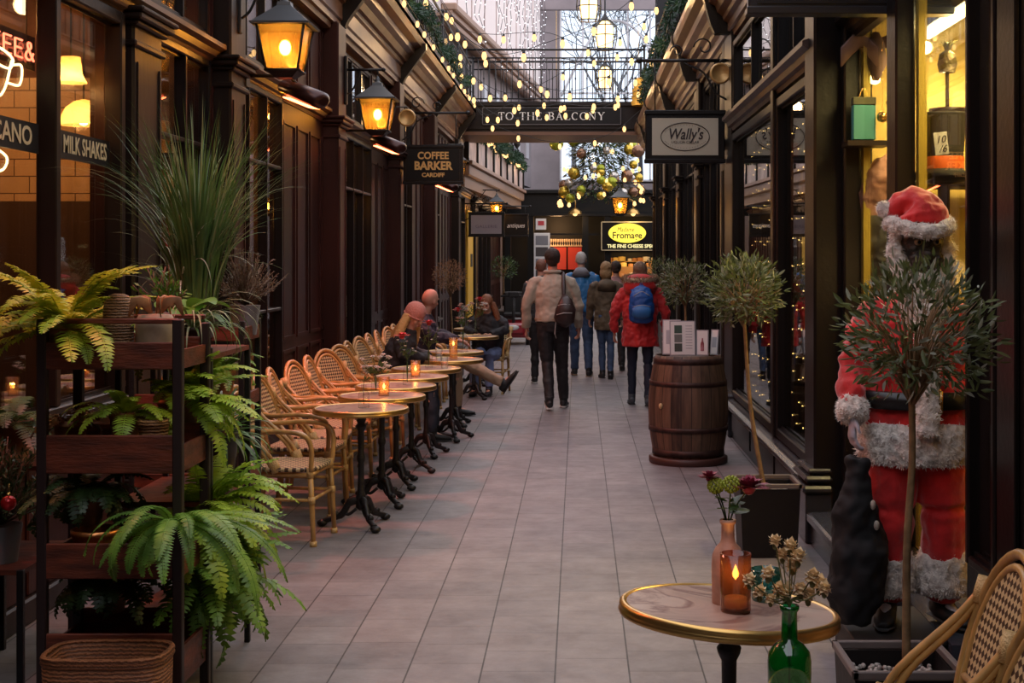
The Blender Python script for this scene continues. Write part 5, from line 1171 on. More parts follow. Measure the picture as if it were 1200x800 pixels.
# top-left fern and the top shelf things
zt = 1.303
fern('potted_fern', 'large bright yellow green fern on top of the front plant stand', (P(78, 0, 5.12).x, 5.12, 1.42), 52, .43, .050, F_yel, 3, (.0, 1.35), (.7, 1.9), pot=(.085, .115), npin=30, crinkle=.12)
fern('potted_fern', 'dark green fern low at the left edge beyond the front plant stand', (P(15, 0, 5.75).x, 5.75, 1.0), 16, .34, .05, F_drk, 4, (.1, 1.0), (1.2, 2.2), pot=(.08, .16), npin=20)
r = thing('wicker_jar', 'round topped wicker covered jar on the front stand beside the fern', 'jar', (P(139, 0, 5.1).x, 5.10, zt)); g = G(); g.lathe([(0, 0), (.050, 0), (.054, .02), (.056, .18), (.052, .225), (.035, .25), (.02, .256), (0, .256)], n=24)
def wicker(name, c, sc):
    m, n, out = nt(name); b = n.nodes.new('ShaderNodeBsdfPrincipled'); n.links.new(b.outputs[0], out.inputs[0]); b.inputs['Roughness'].default_value = .6; tc = n.nodes.new('ShaderNodeTexCoord')
    wv = n.nodes.new('ShaderNodeTexWave'); wv.bands_direction = 'Z'; wv.inputs['Scale'].default_value = sc; wv.inputs['Distortion'].default_value = 3; wv.inputs['Detail'].default_value = 2; wv.inputs['Detail Scale'].default_value = 3; n.links.new(tc.outputs['Object'], wv.inputs[0])
    cr = n.nodes.new('ShaderNodeValToRGB'); cr.color_ramp.elements[0].color = (*[x*.3 for x in c], 1); cr.color_ramp.elements[1].color = (*c, 1); n.links.new(wv.outputs[1], cr.inputs[0]); n.links.new(cr.outputs[0], b.inputs['Base Color'])
    bp = n.nodes.new('ShaderNodeBump'); bp.inputs['Strength'].default_value = .8; bp.inputs['Distance'].default_value = .006; n.links.new(wv.outputs[1], bp.inputs['Height']); n.links.new(bp.outputs[0], b.inputs['Normal']); return m
obj('woven_body', g, wicker('wicker_tan', (.42, .22, .09), 30), r)
r = thing('wooden_bowl', 'pale round wooden box topped with a curled dry brown leaf on the front stand', 'box', (P(182, 0, 5.1).x, 5.10, zt)); g = G(); g.lathe([(0, 0), (.068, 0), (.072, .02), (.072, .15), (.06, .178), (0, .182)], n=24); obj('box_body', g, mat('pale_wood', (.30, .21, .13), .6, var=.2, vscale=15), r)
g = G(); rr = random.Random(2)
for k in range(5):
    a = k*1.3; c = Vector((math.cos(a)*.02, math.sin(a)*.02, .185)); pts = [c+Vector((math.cos(a)*t*.07, math.sin(a)*t*.07, .05*math.sin(t*2.6)+.012*math.sin(t*9))) for t in (0, .3, .6, .9, 1.2)]
    g.loft(pts, [(.003, .006), (.003, .022), (.003, .026), (.003, .018), (.002, .004)], 8)
obj('dry_leaf', g, mat('dry_brown_leaf', (.33, .15, .06), .6, var=.3, vscale=20), r)
# inside the crates
def rpot(name, lab, loc, rad, h, m, cat='pot'):
    r = thing(name, lab, cat, loc); g = G(); g.lathe([(0, 0), (rad*.8, 0), (rad, h*.85), (rad*1.06, h*.86), (rad*1.06, h), (rad*.9, h), (rad*.85, h*.8), (0, h*.8)], n=20); obj('pot_body', g, m, r); return r
fern('potted_fern', 'small light green fern inside the second shelf of the front stand', (P(150, 0, 5.18).x, 5.16, 1.10), 12, .24, .042, F_brt, 6, (.3, 1.2), (1.4, 2.6), (PI*1.0, PI*2.1), pot=(.06, .15), npin=18)
fern('dried_fern', 'withered rust brown plant at the left of the second shelf', (P(85, 0, 5.18).x, 5.16, 1.07), 14, .17, .03, leafmat('rust_leaf', (.22, .07, .02), (.09, .03, .012)), 7, (.1, 1.2), (1.2, 2.4), pot=(.06, .12), npin=14, crinkle=.3)
M_copper = mat('copper_metal', (.75, .30, .10), .35, .85, bump=.3, bscale=40)
rpot('copper_planter', 'small copper planter resting inside the second shelf of the front stand', (P(178, 0, 5.08).x, 5.10, .924), .055, .17, wicker('wicker_orange', (.5, .24, .08), 26))
rpot('copper_planter', 'copper planter glinting on the third shelf of the front stand', (P(110, 0, 5.1).x, 5.12, .539), .085, .14, M_copper)
fern('trailing_plant', 'dark trailing plant on the third shelf of the front stand', (P(100, 0, 5.2).x, 5.22, .80), 36, .28, .045, F_drk, 9, (-.2, 1.0), (1.2, 2.6), npin=18, pot=(.07, .12))
fern('trailing_plant', 'dark leafy plant filling the bottom shelf of the front stand', (P(125, 0, 5.2).x, 5.24, .46), 36, .26, .045, F_drk, 10, (.0, 1.1), (1.2, 2.6), npin=16, pot=(.07, .12))
r = thing('wicker_basket', 'low orange brown wicker basket at the foot of the front stand', 'basket', (P(127, 0, 4.83).x, 4.83, .0)); g = G(); pts = lambda q, z: [(math.copysign(abs(math.cos(2*PI*k/32))**.5, math.cos(2*PI*k/32))*q[0], math.copysign(abs(math.sin(2*PI*k/32))**.5, math.sin(2*PI*k/32))*q[1], z) for k in range(32)]
vs = []; fs = []
for i, (q, z) in enumerate((((.19, .11), 0), ((.21, .125), .12), ((.215, .13), .30), ((.195, .11), .30), ((.185, .10), .03))):
    vs += pts(q, z)
for i in range(4):
    for k in range(32): fs.append((i*32+k, i*32+(k+1) % 32, (i+1)*32+(k+1) % 32, (i+1)*32+k))
fs += [tuple(range(32))[::-1], tuple(range(128, 160))]; g.add(vs, fs, True)
for zz in (.30, .285): g.loft([Vector(p) for p in pts((.21, .125), zz)], .012, 6, closed=True)
obj('woven_body', g, wicker('wicker_rust', (.40, .14, .05), 22), r)
# plants spilling to the right of the stand
fern('potted_fern', 'bright green fern spilling right from the middle of the front stand', (P(208, 0, 5.42).x, 5.44, 1.12), 46, .35, .05, F_brt, 12, (-.3, 1.3), (.8, 2.0), (-PI*.55, PI*.6), pot=(.08, .14), npin=22, crinkle=.1)
fern('potted_fern', 'long fronded sword fern hanging from the lower right of the front stand', (P(198, 0, 4.9).x, 4.96, .735), 14, .40, .038, F_grn, 13, (.0, .9), (1.4, 2.4), (-PI*.9, -PI*.1), npin=34, extra=((-.15, .50, .35, .9), (-.25, .55, .3, 1.6), (-.5, .58, .2, 1.9), (.1, .42, .2, .7), (-2.5, .36, .3, 2.3), (-1.9, .30, .2, 2.2), (-2.8, .38, .5, 2.2)))
fern('potted_fern', 'mid green fern bushing out at the bottom right of the front stand', (-1.53, 5.47, .66), 56, .42, .055, F_brt, 14, (-.4, 1.2), (.8, 2.2), (-PI*.6, PI*.5), pot=(.08, .16), npin=22, crinkle=.1)
fern('potted_fern', 'broad leaved fern lowest at the bottom right of the front stand', (-1.52, 5.50, .42), 48, .42, .052, F_grn, 15, (-.4, 1.0), (.9, 2.2), (-PI*.6, PI*.4), pot=(.08, .16), npin=20, crinkle=.12)
# variegated spider plant
def blades(g, base, n, L, w_, rr, lift=(.5, 1.4), droop=(1., 2.4), mm=0, azr=(0, 2*PI), seg=9, spread=.02):
    for k in range(n):
        az = rr.uniform(*azr); d = Vector((math.cos(az), math.sin(az), 0)); s_ = Vector((-d.y, d.x, 0)); p = Vector(base)+d*rr.uniform(0, spread); ll = L*rr.uniform(.55, 1.1); lf = rr.uniform(*lift); dr = rr.uniform(*droop); tw = rr.uniform(-.5, .5); vs = []
        for i in range(seg+1):
            t = i/seg; ww = w_*(1-t**2.2)*(.6+.4*min(1, t*5)); th = lf-dr*t**1.5; q = (s_+Vector((0, 0, tw*t))).normalized(); vs += [p-q*ww, p+q*ww]; p = p+(d*math.cos(th)+Vector((0, 0, math.sin(th))))*ll/seg
        g.m = mm if not isinstance(mm, tuple) else rr.choice(mm); g.add(vs, [(2*i, 2*i+1, 2*i+3, 2*i+2) for i in range(seg)], True)
def bladeplant(name, lab, cat, loc, n, L, w_, mats, seed, pot=None, **kw):
    rr = random.Random(seed); r = thing(name, lab, cat, loc); g = G(); blades(g, (0, 0, 0), n, L, w_, rr, mm=tuple(range(len(mats))), **kw); obj('leaves', g, mats, r)
    if pot: g = G(); g.lathe([(0, -pot[1]), (pot[0]*.75, -pot[1]), (pot[0], .0), (pot[0]*1.05, .0), (pot[0]*1.05, .015), (pot[0]*.9, .015), (pot[0]*.88, -.02), (0, -.02)], n=20); obj('pot', g, mat('dark_pot', (.04, .03, .028), .5), r)
    return r
G1 = leafmat('grass_green', (.12, .24, .06), (.05, .11, .03), 5); G2 = leafmat('grass_pale', (.32, .38, .20), (.18, .24, .10), 5); G3 = leafmat('leaf_silver', (.48, .52, .42), (.22, .28, .14), 8); G4 = leafmat('leaf_broad_green', (.12, .30, .03), (.05, .15, .015), 7)
bladeplant('spider_plant', 'variegated silver green spider plant beside the first rattan chair', 'plant', (P(255, 0, 5.85).x, 5.88, .93), 60, .30, .012, [G1, G3, G4], 20, (.08, .2), lift=(-.2, 1.3), droop=(.8, 2.2), azr=(-PI, PI*.6))
bladeplant('tall_grass', 'tall fountain of ornamental grass rising behind the plant stands', 'plant', (P(228, 0, 6.7).x, 6.75, 1.46), 360, .98, .0055, [G1, G1, G1, G2], 21, (.12, .16), lift=(1.32, 1.56), droop=(.0, 1.9), seg=12, spread=.10)
bladeplant('tall_grass', 'thin pale grass blades arching out from the front of the tall grass', 'plant', (P(214, 0, 6.82).x, 6.80, 1.44), 42, .75, .005, [G2, G3], 22, (.09, .14), lift=(.9, 1.5), droop=(.9, 2.9), seg=14)
bladeplant('trailing_grass', 'pale grass hanging down over the right end of the front stand', 'plant', (P(212, 0, 5.35).x, 5.50, 1.40), 46, .36, .005, [G2, G1], 23, (.06, .1), lift=(.3, 1.1), droop=(2.0, 3.2), azr=(-PI*.6, PI*.3))
# broad-leaved hosta
r = thing('hosta', 'glossy broad leaved green plant at the right of the dry leaf', 'plant', (P(212, 0, 5.6).x, 5.62, 1.44)); g = G(); rr = random.Random(5)
for k in range(11):
    az = rr.uniform(-1.4, 1.6) if k < 8 else rr.uniform(1.6, 4.4); d = Vector((math.cos(az), math.sin(az), 0)); s_ = Vector((-d.y, d.x, 0)); p = Vector((0, 0, .0)); lf = rr.uniform(.3, 1.1); L = rr.uniform(.16, .25); vs = []
    for i in range(11):
        t = i/10; ww = .052*math.sin(PI*min(1, max(0, (t-.25)/.75)))**.75+.002; th = lf-1.6*t
        vs += [p-s_*ww+Vector((0, 0, ww*.25)), p, p+s_*ww+Vector((0, 0, ww*.25))]; p = p+(d*math.cos(th)+Vector((0, 0, math.sin(th))))*L/10
    g.add(vs, [(3*i, 3*i+1, 3*i+4, 3*i+3) for i in range(10)]+[(3*i+1, 3*i+2, 3*i+5, 3*i+4) for i in range(10)], True)
obj('leaves', g, G4, r); g = G(); g.lathe([(0, -.13), (.06, -.13), (.085, .0), (.07, .0), (0, -.02)], n=18); obj('pot', g, mat('dark_pot', (.04, .03, .028), .5), r)
# spiky heather
def twiggy(name, lab, cat, loc, n, L, m1, m2, seed, leaf=.018, nl=14, wid=.3):
    rr = random.Random(seed); r = thing(name, lab, cat, loc); g = G(); h = G()
    for k in range(n):
        az = rr.uniform(0, 2*PI); inc = rr.uniform(0, wid*4); d = Vector((math.cos(az)*math.sin(inc), math.sin(az)*math.sin(inc), math.cos(inc))); ll = L*rr.uniform(.5, 1.05); c = [d*ll*t+Vector((rr.uniform(-1, 1), rr.uniform(-1, 1), rr.uniform(-1, 1)))*.012*t for t in (0, .35, .7, 1)]; g.loft(c, .0022, 4)
        for j in range(nl):
            t = .3+.7*j/nl; p = d*ll*t; q = (d+Vector((rr.uniform(-1, 1), rr.uniform(-1, 1), rr.uniform(-1, 1)))*.9).normalized(); s_ = q.cross(Vector((rr.uniform(-1, 1), rr.uniform(-1, 1), 1))).normalized(); h.add([p, p+q*leaf*.5+s_*leaf*.16, p+q*leaf, p+q*leaf*.5-s_*leaf*.16], [(0, 1, 2, 3)])
    obj('twigs', g, m1, r); o = obj('leaves', h, m2, r); g = G(); g.lathe([(0, -.15), (.06, -.15), (.08, 0), (.07, 0), (0, -.02)], n=16); obj('pot', g, mat('dark_pot', (.04, .03, .028), .5), r); return r
M_twig = mat('twig_brown', (.13, .08, .05), .7)
twiggy('heather_plant', 'spiky grey brown heather beside the tall grass', 'plant', (P(284, 0, 6.9).x, 6.95, 1.45), 90, .30, M_twig, leafmat('heather_leaf', (.34, .28, .2), (.15, .11, .08)), 31, .022, 16)
twiggy('hedera_plant', 'small leafy green sprig between the fern and the tall grass', 'plant', (P(196, 0, 5.9).x, 5.9, 1.46), 30, .2, M_twig, G4, 32, .035, 8)
fern('potted_fern', 'small fern on the second stand under the heather', (P(262, 0, 6.9).x, 6.85, 1.12), 20, .24, .04, F_grn, 33, (.1, 1.2), (1.2, 2.4), pot=(.07, .15), npin=18)
bladeplant('trailing_grass', 'dark trailing plant on the lowest shelves of the second stand', 'plant', (P(255, 0, 6.8).x, 6.85, .74), 70, .32, .010, [G1, F_drk], 24, (.08, .15), lift=(-.2, 1.2), droop=(1, 2.4))
# dark conifer with red bauble at the left edge
twiggy('small_christmas_tree', 'dark little fir at the left edge carrying one red bauble', 'tree', (P(2, 0, 5.5).x, 5.5, .62), 120, .36, M_twig, F_drk, 34, .03, 16)
r = thing('red_bauble', 'single red bauble hanging on the dark fir at the left edge', 'bauble', P(10, 589, 5.28)); g = G(); g.ball((0, 0, 0), .030, 16, 12); g.m = 1; g.lathe([(.009, .028), (.009, .038), (0, .04)], n=8); g.loft([(0, 0, .038), (0, .01, .075)], .0012, 4); obj('ball', g, [mat('red_glass', (.6, .02, .02), .15, .3), M_gold], r)
# ------------------------------------------------------------------ olive trees in square planters
M_plant = mat('planter_black', (.009, .007, .007), .5, spec=.3, bump=.2, bscale=30); M_rimp = mat('planter_worn_rim', (.16, .13, .12), .45)
def planter(r, w_, h, taper=.86, wt=.02):
    g = G(); a, b = w_/2*taper, w_/2; q = b-wt
    def sq(e, z): return [(-e, -e, z), (e, -e, z), (e, e, z), (-e, e, z)]
    vs = sq(a, 0)+sq(b-.008, h-.03)+sq(q, h-.03)+sq(q*.97, h-.09); fs = [(3, 2, 1, 0)]
    for i in range(3): fs += [(i*4+k, i*4+(k+1) % 4, (i+1)*4+(k+1) % 4, (i+1)*4+k) for k in range(4)]
    fs.append((12, 13, 14, 15)); g.add(vs, fs); p = obj('planter', g, M_plant, r)
    g = G()
    for k in range(4):
        M = Matrix.Rotation(k*PI/2, 4, 'Z'); g.box(-b, b, -b, -b+wt, h-.025, h, M=M, bev=.003)
    obj('rim', g, M_rimp, p)
def olive(lab, base, trunk, crown, rad, nl, seed, pw=None, ph=.42, lm=None, leaf=.05, twigs=60, name='potted_olive_tree', pebbles=True, tr=.012):
    rr = random.Random(seed); r = thing(name, lab, 'tree', base); B = Vector(base)
    if pw:
        planter(r, pw, ph); g = G()
        if pebbles:
            for k in range(170):
                x, y = rr.uniform(-1, 1)*(pw/2-.035), rr.uniform(-1, 1)*(pw/2-.035); g.ball((x, y, ph-.078+rr.uniform(0, .008)), (rr.uniform(.007, .013), rr.uniform(.007, .013), .008), 6, 4)
            o = obj('pebbles', g, mat('pale_pebbles', (.42, .38, .34), .6, var=.3, vscale=60), r); o['kind'] = 'stuff'
    g = G(); tp = [Vector(t)-B for t in trunk]; g.loft(bez(tp, 6), [tr*(1.15-.35*i/(6*(len(tp)-1))) for i in range(6*(len(tp)-1)+1)], 8); C_ = Vector(crown)-B; top = tp[-1]
    for k in range(twigs):
        z = rr.uniform(-.75, 1); a = rr.uniform(0, 2*PI); s_ = math.sqrt(1-z*z*.9); e = C_+Vector((math.cos(a)*s_, math.sin(a)*s_, z))*rad*rr.uniform(.6, .95); mid = top.lerp(e, .5)+Vector((0, 0, rad*.12)); g.loft([top-Vector((0, 0, rr.uniform(0, rad*.3))), mid, e], [.0045, .003, .0015], 4)
    obj('trunk', g, mat('olive_bark', (.24, .15, .07), .7, var=.3, vscale=20, bump=.3), r)
    g = G()
    for k in range(nl):
        z = rr.uniform(-.85, 1); a = rr.uniform(0, 2*PI); s_ = math.sqrt(max(0, 1-z*z)); rd = rad*(rr.uniform(.25, 1.0)**.45)*rr.choice((1, 1, 1, 1.12)); o = Vector((math.cos(a)*s_, math.sin(a)*s_, z)); p = C_+o*rd
        d = (o+Vector((rr.uniform(-1, 1), rr.uniform(-1, 1), rr.uniform(-.4, 1.1)))*.9).normalized(); q = d.cross(Vector((rr.uniform(-1, 1), rr.uniform(-1, 1), rr.uniform(-1, 1)))).normalized(); L = leaf*rr.uniform(.6, 1.2); w_ = L*.13; up = d.cross(q)*L*.06
        g.m = rr.choice((0, 0, 0, 1)); g.add([p, p+d*L*.3+q*w_+up, p+d*L*.7+q*w_*.8+up, p+d*L, p+d*L*.7-q*w_*.8+up, p+d*L*.3-q*w_+up], [(0, 1, 2, 3), (0, 3, 4, 5)], True)
    obj('crown', g, lm or [leafmat('olive_leaf', (.16, .20, .07), (.06, .085, .03), 12), leafmat('olive_leaf_back', (.36, .38, .30), (.22, .25, .18), 12)], r); return r
c = P(898, 0, 7.84); olive('olive tree with a leaning pale trunk in a square planter, under the fairy lit window', (c.x, 7.84, 0), [(c.x, 7.84, .30), P(880, 480, 7.84), P(872, 372, 7.84)], P(872, 342, 7.84), .205, 1500, 41, .355)
c = P(1045, 0, 4.37); olive('nearest olive tree in the low square planter, standing before the Santa figure', (c.x+.02, 4.38, 0), [P(1062, 779, 4.38), P(1063, 640, 4.38), P(1069, 540, 4.38), P(1068, 455, 4.38)], P(1078, 390, 4.38), .232, 1300, 42, .355, leaf=.048, twigs=90, tr=.0125)
c = P(803, 0, 12.9); olive('olive tree seen just above the leaflet barrel', (c.x, 12.7, 0), [(c.x, 12.7, .3), P(804, 400, 12.7), P(803, 352, 12.7)], P(803, 333, 12.7), .225, 900, 43, .36, twigs=40)
c = P(772, 0, 16.5); olive('darker round olive tree beyond the barrel, by the red jacket', (1.16, 16.8, 0), [(1.16, 16.8, .3), P(778, 380, 16.8), P(773, 345, 16.8)], P(773, 325, 16.8), .24, 700, 44, .36, twigs=30)
DRY = [leafmat('dry_topiary_leaf', (.38, .22, .12), (.18, .10, .05), 12)]*2
olive('dry brown ball topiary tree against the left pillar behind the diners', (-1.80, 19.4, 0), [(-1.80, 19.4, .3), P(530, 390, 19.4), P(528, 345, 19.4)], P(527, 324, 19.4), .23, 1000, 45, .36, lm=DRY, leaf=.04, twigs=40, name='potted_topiary', pebbles=False)
olive('dark green round shrub far down by the glass doors on the left', (-1.75, 32.5, 0), [(-1.75, 32.5, .3), (-1.78, 32.5, 1.0), (-1.78, 32.5, 1.25)], (-1.78, 32.5, 1.42), .30, 500, 46, .4, lm=[F_drk, G1], leaf=.07, twigs=20, name='potted_topiary', pebbles=False)
# ------------------------------------------------------------------ garlands
def garland(lab, pts, rad, n, seed, leaf=.07, m=None):
    rr = random.Random(seed); c = bez(pts, 6); o0 = c[0]; r = thing('fir_garland', lab, 'garland', o0); g = G(); g.loft([p-o0 for p in c], .015, 5); obj('rope', g, M_wire, r); g = G()
    for k in range(n):
        i = rr.randrange(len(c)-1); p = c[i].lerp(c[i+1], rr.random())-o0; d = Vector((rr.uniform(-1, 1), rr.uniform(-1, 1), rr.uniform(-1, .8))).normalized(); p = p+d*rad*rr.uniform(.1, .6); q = d.cross(Vector((rr.uniform(-1, 1), 1, rr.uniform(-1, 1)))).normalized(); L = leaf*rr.uniform(.7, 1.3)
        g.add([p, p+d*L*.5+q*L*.12, p+d*L, p+d*L*.5-q*L*.12], [(0, 1, 2, 3)])
    o = obj('needles', g, m or leafmat('garland_green', (.03, .08, .035), (.012, .035, .018)), r); o['kind'] = 'stuff'; return r
garland('fir garland wound along the left gallery railing', [Vector((-2.16+.02*math.sin(y), y, 5.02+.14*math.sin(y*1.7))) for y in range(6, 28, 1)], .14, 6500, 51)
garland('fir garland wound along the right gallery railing', [Vector((1.2, y, 4.78+.14*math.sin(y*1.9))) for y in range(8, 27, 1)], .13, 4500, 52)
garland('fir garland swagged on the far left gallery parapet', [MB_ @ Vector((x, -.14, 4.66-.22*abs(math.sin(x*.9)))) for x in [k*.6 for k in range(0, 22)]], .2, 4000, 53, .11)
# suspended tree with baubles beyond the bridge
r = thing('hanging_christmas_tree', 'big suspended Christmas tree of greenery, gold baubles and lights beyond the bridge', 'christmas tree', P(705, 235, 38)); rr = random.Random(61); g = G(); S = 38/1600
for k in range(5200):
    z = rr.random()**.8; ring = .55+.45*math.sin(z*3*2*PI); R0 = (48-12*z)*S*(.75+.25*ring); a = rr.uniform(0, 2*PI); q = R0*math.sqrt(rr.uniform(.25, 1)); p = Vector((math.cos(a)*q, math.sin(a)*q, z*78*S)); d = Vector((math.cos(a)+rr.uniform(-.5, .5), math.sin(a)+rr.uniform(-.5, .5), rr.uniform(-.6, .3))).normalized(); s_ = d.cross(Vector((rr.uniform(-.3, .3), 0, 1))).normalized(); L = rr.uniform(.12, .26)
    g.m = rr.choice((0, 0, 0, 1, 2)); g.add([p, p+d*L*.5+s_*L*.13, p+d*L, p+d*L*.5-s_*L*.13], [(0, 1, 2, 3)])
o = obj('greenery', g, [leafmat('tree_green', (.05, .11, .03), (.02, .05, .015)), leafmat('tree_olive', (.20, .22, .05), (.08, .1, .02)), leafmat('tree_brown', (.22, .13, .06), (.1, .06, .03))], r); o['kind'] = 'stuff'
bm_ = [mat('bauble_gold', (.65, .45, .06), .2, .7), mat('bauble_lime', (.35, .38, .03), .25, .5), mat('bauble_bronze', (.28, .15, .09), .25, .6), mat('bauble_silver', (.6, .56, .5), .2, .7)]
for k in range(34):
    z = rr.uniform(0, 1); a = rr.uniform(PI, 2*PI); q = (47-12*z)*S; gg = G(); gg.ball((0, 0, 0), rr.uniform(.09, .17), 14, 10); o = obj('bauble', gg, rr.choice(bm_), r, (math.cos(a)*q, math.sin(a)*q, z*76*S))
for k in range(40):
    z = rr.uniform(-.12, 1); a = rr.uniform(PI, 2*PI); q = (50-12*z)*S; gg = G() if k == 0 else gg
    if k == 0: gg.lathe([(0, -.08), (.05, -.04), (.04, .03), (.02, .06)], n=8); bme = mesh_of('light_bulb', gg, M_bulb)
    o = obj('light_bulb', bme, None, r, (math.cos(a)*q, math.sin(a)*q, z*76*S))
g = G()
for k in range(3): a = 2*PI*k/3; g.loft([(math.cos(a)*.4, math.sin(a)*.4, 76*S), (0, 0, 6.5)], .01, 4)
obj('hanging_cable', g, M_wire, r)
for p, lab, q, m_ in ((P(652, 168, 36), 'lone lime gold bauble hanging below the bridge sign', .19, bm_[1]), (P(748, 177, 36), 'dark bronze bauble hanging at the right below the bridge', .17, bm_[2])):
    r = thing('hanging_bauble', lab, 'bauble', p); g = G(); g.ball((0, 0, 0), q, 18, 12); obj('ball', g, m_, r); g = G(); g.lathe([(.03, q*.98), (.03, q*1.15), (0, q*1.2)], n=8); g.loft([(0, 0, q*1.1), (0, 0, 3.5)], .006, 4); obj('cord', g, M_gold, r)
# ------------------------------------------------------------------ people
M_skin = mat('skin', (.52, .28, .19), .55, sss=.1); M_skin2 = mat('skin_ruddy', (.55, .26, .18), .55, sss=.1)
V = Vector
def hand_g(g, wr, d, side, s=1, curl=.9, down=None):
    """palm and five fingers from the wrist along d; side = unit vector toward the thumb"""
    d = V(d).normalized(); th = (V(side)-V(side).dot(d)*d).normalized(); nrm = d.cross(th) if down is None else V(down)
    g.loft([wr-d*.02*s, wr+d*.02*s, wr+d*.06*s, wr+d*.088*s], [(.024*s, .018*s), (.034*s, .016*s), (.040*s, .016*s), (.038*s, .014*s)], 10, ref=nrm)
    for k, L in enumerate((.068, .076, .071, .056)):
        b = wr+d*.082*s+th*(.028-.019*k)*s; c = curl; p1 = b+(d*math.cos(c*.4)+nrm*math.sin(c*.4))*L*.45*s; p2 = p1+(d*math.cos(c)+nrm*math.sin(c))*L*.32*s; p3 = p2+(d*math.cos(c*1.5)+nrm*math.sin(c*1.5))*L*.26*s
        g.loft([b-d*.02*s, b, p1, p2, p3], [.0095*s, .0095*s, .009*s, .0085*s, .007*s], 7)
    b = wr+d*.02*s+th*.026*s; p1 = b+(d*.6+th*.75).normalized()*.034*s; p2 = p1+(d*.9+th*.25+nrm*.3).normalized()*.032*s; g.loft([b-th*.012*s, b, p1, p2], [.013*s, .012*s, .0105*s, .008*s], 7)
def figure(name, label, loc, rz, H, J, C, seed=0, vox=.0085, group=None):
    """J: joints in a 1.75 m body facing +Y.  C: clothing description"""
    s = H/1.75; r = thing(name, label, 'person', loc, rz, group); S = lambda p: V(p)*s
    hip, che, nek, hed = S(J['hip']), S(J['chest']), S(J['neck']), S(J['head']); face = V(J.get('face', (0, 1, 0))).normalized(); up = (hed-nek).normalized(); up = (up-up.dot(face)*face).normalized(); rt = face.cross(up)
    fw = V(J.get('fwd', (0, 1, 0)))
    skin = C.get('skin', M_skin); fat = C.get('fat', 1)
    # ---- body, one surface
    g = G()
    tors = [hip-V((0, 0, .06*s)), hip+V((0, 0, .03*s)), hip.lerp(che, .45), che, nek-(nek-che)*.35, nek]
    g.loft(tors, [(.14*s, .10*s), (.155*s, .11*s), (.13*s, .095*s), (.155*s, .11*s), (.11*s, .075*s), (.055*s, .055*s)], 14, ref=fw)
    g.loft([nek-up*.05*s, nek+up*.05*s, hed-up*.02*s], [.058*s, .052*s, .05*s], 12, ref=face)
    B = Matrix((( rt.x, face.x, up.x, hed.x), (rt.y, face.y, up.y, hed.y), (rt.z, face.z, up.z, hed.z), (0, 0, 0, 1))); hs = s*.98
    g.ball((0, -.008*hs, .02*hs), (.075*hs, .092*hs, .098*hs), 16, 12, B); g.v = g.v
    # ball ignores B translation order, so features are placed by hand
    def hb(c, rr_): gg = G(); gg.ball((0, 0, 0), tuple(q*hs for q in rr_), 14, 10); g.add([B @ (V(c)*hs+V(v)) for v in gg.v], gg.f)
    g.v = g.v[:-len(_b(16, 12))] if False else g.v
    hb((0, -.008, .02), (.075, .092, .098)); hb((0, .022, -.045), (.056, .062, .060)); hb((0, .048, -.082), (.026, .022, .018))   # skull, jaw, chin
    hb((0, .092, -.018), (.012, .018, .026)); hb((0, .098, -.032), (.016, .013, .011)); hb((0, .080, .022), (.052, .014, .012)); hb((0, .078, -.062), (.024, .012, .010))
    for q in (-1, 1): hb((q*.076, -.008, -.01), (.010, .020, .031)); hb((q*.038, .062, -.03), (.022, .018, .018))
    for q, k in ((-1, 'L'), (1, 'R')):
        sh, el, wr = (S(J[k+n_]) for n_ in ('sh', 'el', 'wr')); g.loft([che+(sh-che)*.4+V((0, 0, .035*s)), sh-V((0, 0, .01*s)), sh.lerp(el, .5), el, el.lerp(wr, .35), wr], [.05*s, .050*s, .044*s, .036*s, .036*s, .024*s], 10)
        hp, kn, an = (S(J[k+n_]) for n_ in ('hp', 'kn', 'an')); toe = V(J.get(k+'toe', (0, 1, 0))).normalized()
        g.loft([hp+V((0, 0, .03*s)), hp.lerp(kn, .3), kn.lerp(hp, .1), kn, kn.lerp(an, .3), an.lerp(kn, .1), an], [q*s*min(1, C.get('leg', 1)) for q in (.083, .078, .054, .050, .052, .034, .036)], 10); sol = V(J.get(k+'sole', (0, 0, -1))).normalized()
        g.loft([an-toe*.02*s, an+toe*.06*s+sol*.035*s, an+toe*.13*s+sol*.05*s], [.032*s, .030*s, .018*s], 8)
        d = J.get(k+'hd', (wr-el)); hand_g(g, wr, d, J.get(k+'th', fw), s, J.get(k+'curl', .7), J.get(k+'pn'))
    me = remesh('person', g, None, vox, 3)
    me.materials.clear(); me.materials.append(skin); body = obj('body', me, None, r)
    # eyes and brows and lips
    g = G()
    for q in (-1, 1): gg = G(); gg.ball((0, 0, 0), (.011*hs, .006*hs, .008*hs), 8, 6); g.add([B @ (V((q*.032, .081, .004))*hs+V(v)) for v in gg.v], gg.f, True)
    obj('eyes', g, mat('eye_dark', (.03, .02, .02), .2), r)
    g = G(); gg = G(); gg.ball((0, 0, 0), (.020*hs, .006*hs, .006*hs), 8, 6); g.add([B @ (V((0, .088, -.058))*hs+V(v)) for v in gg.v], gg.f, True); obj('mouth', g, mat('lips', (.40, .12, .10), .5), r)
    # ---- hair
    hm = C.get('hairm')
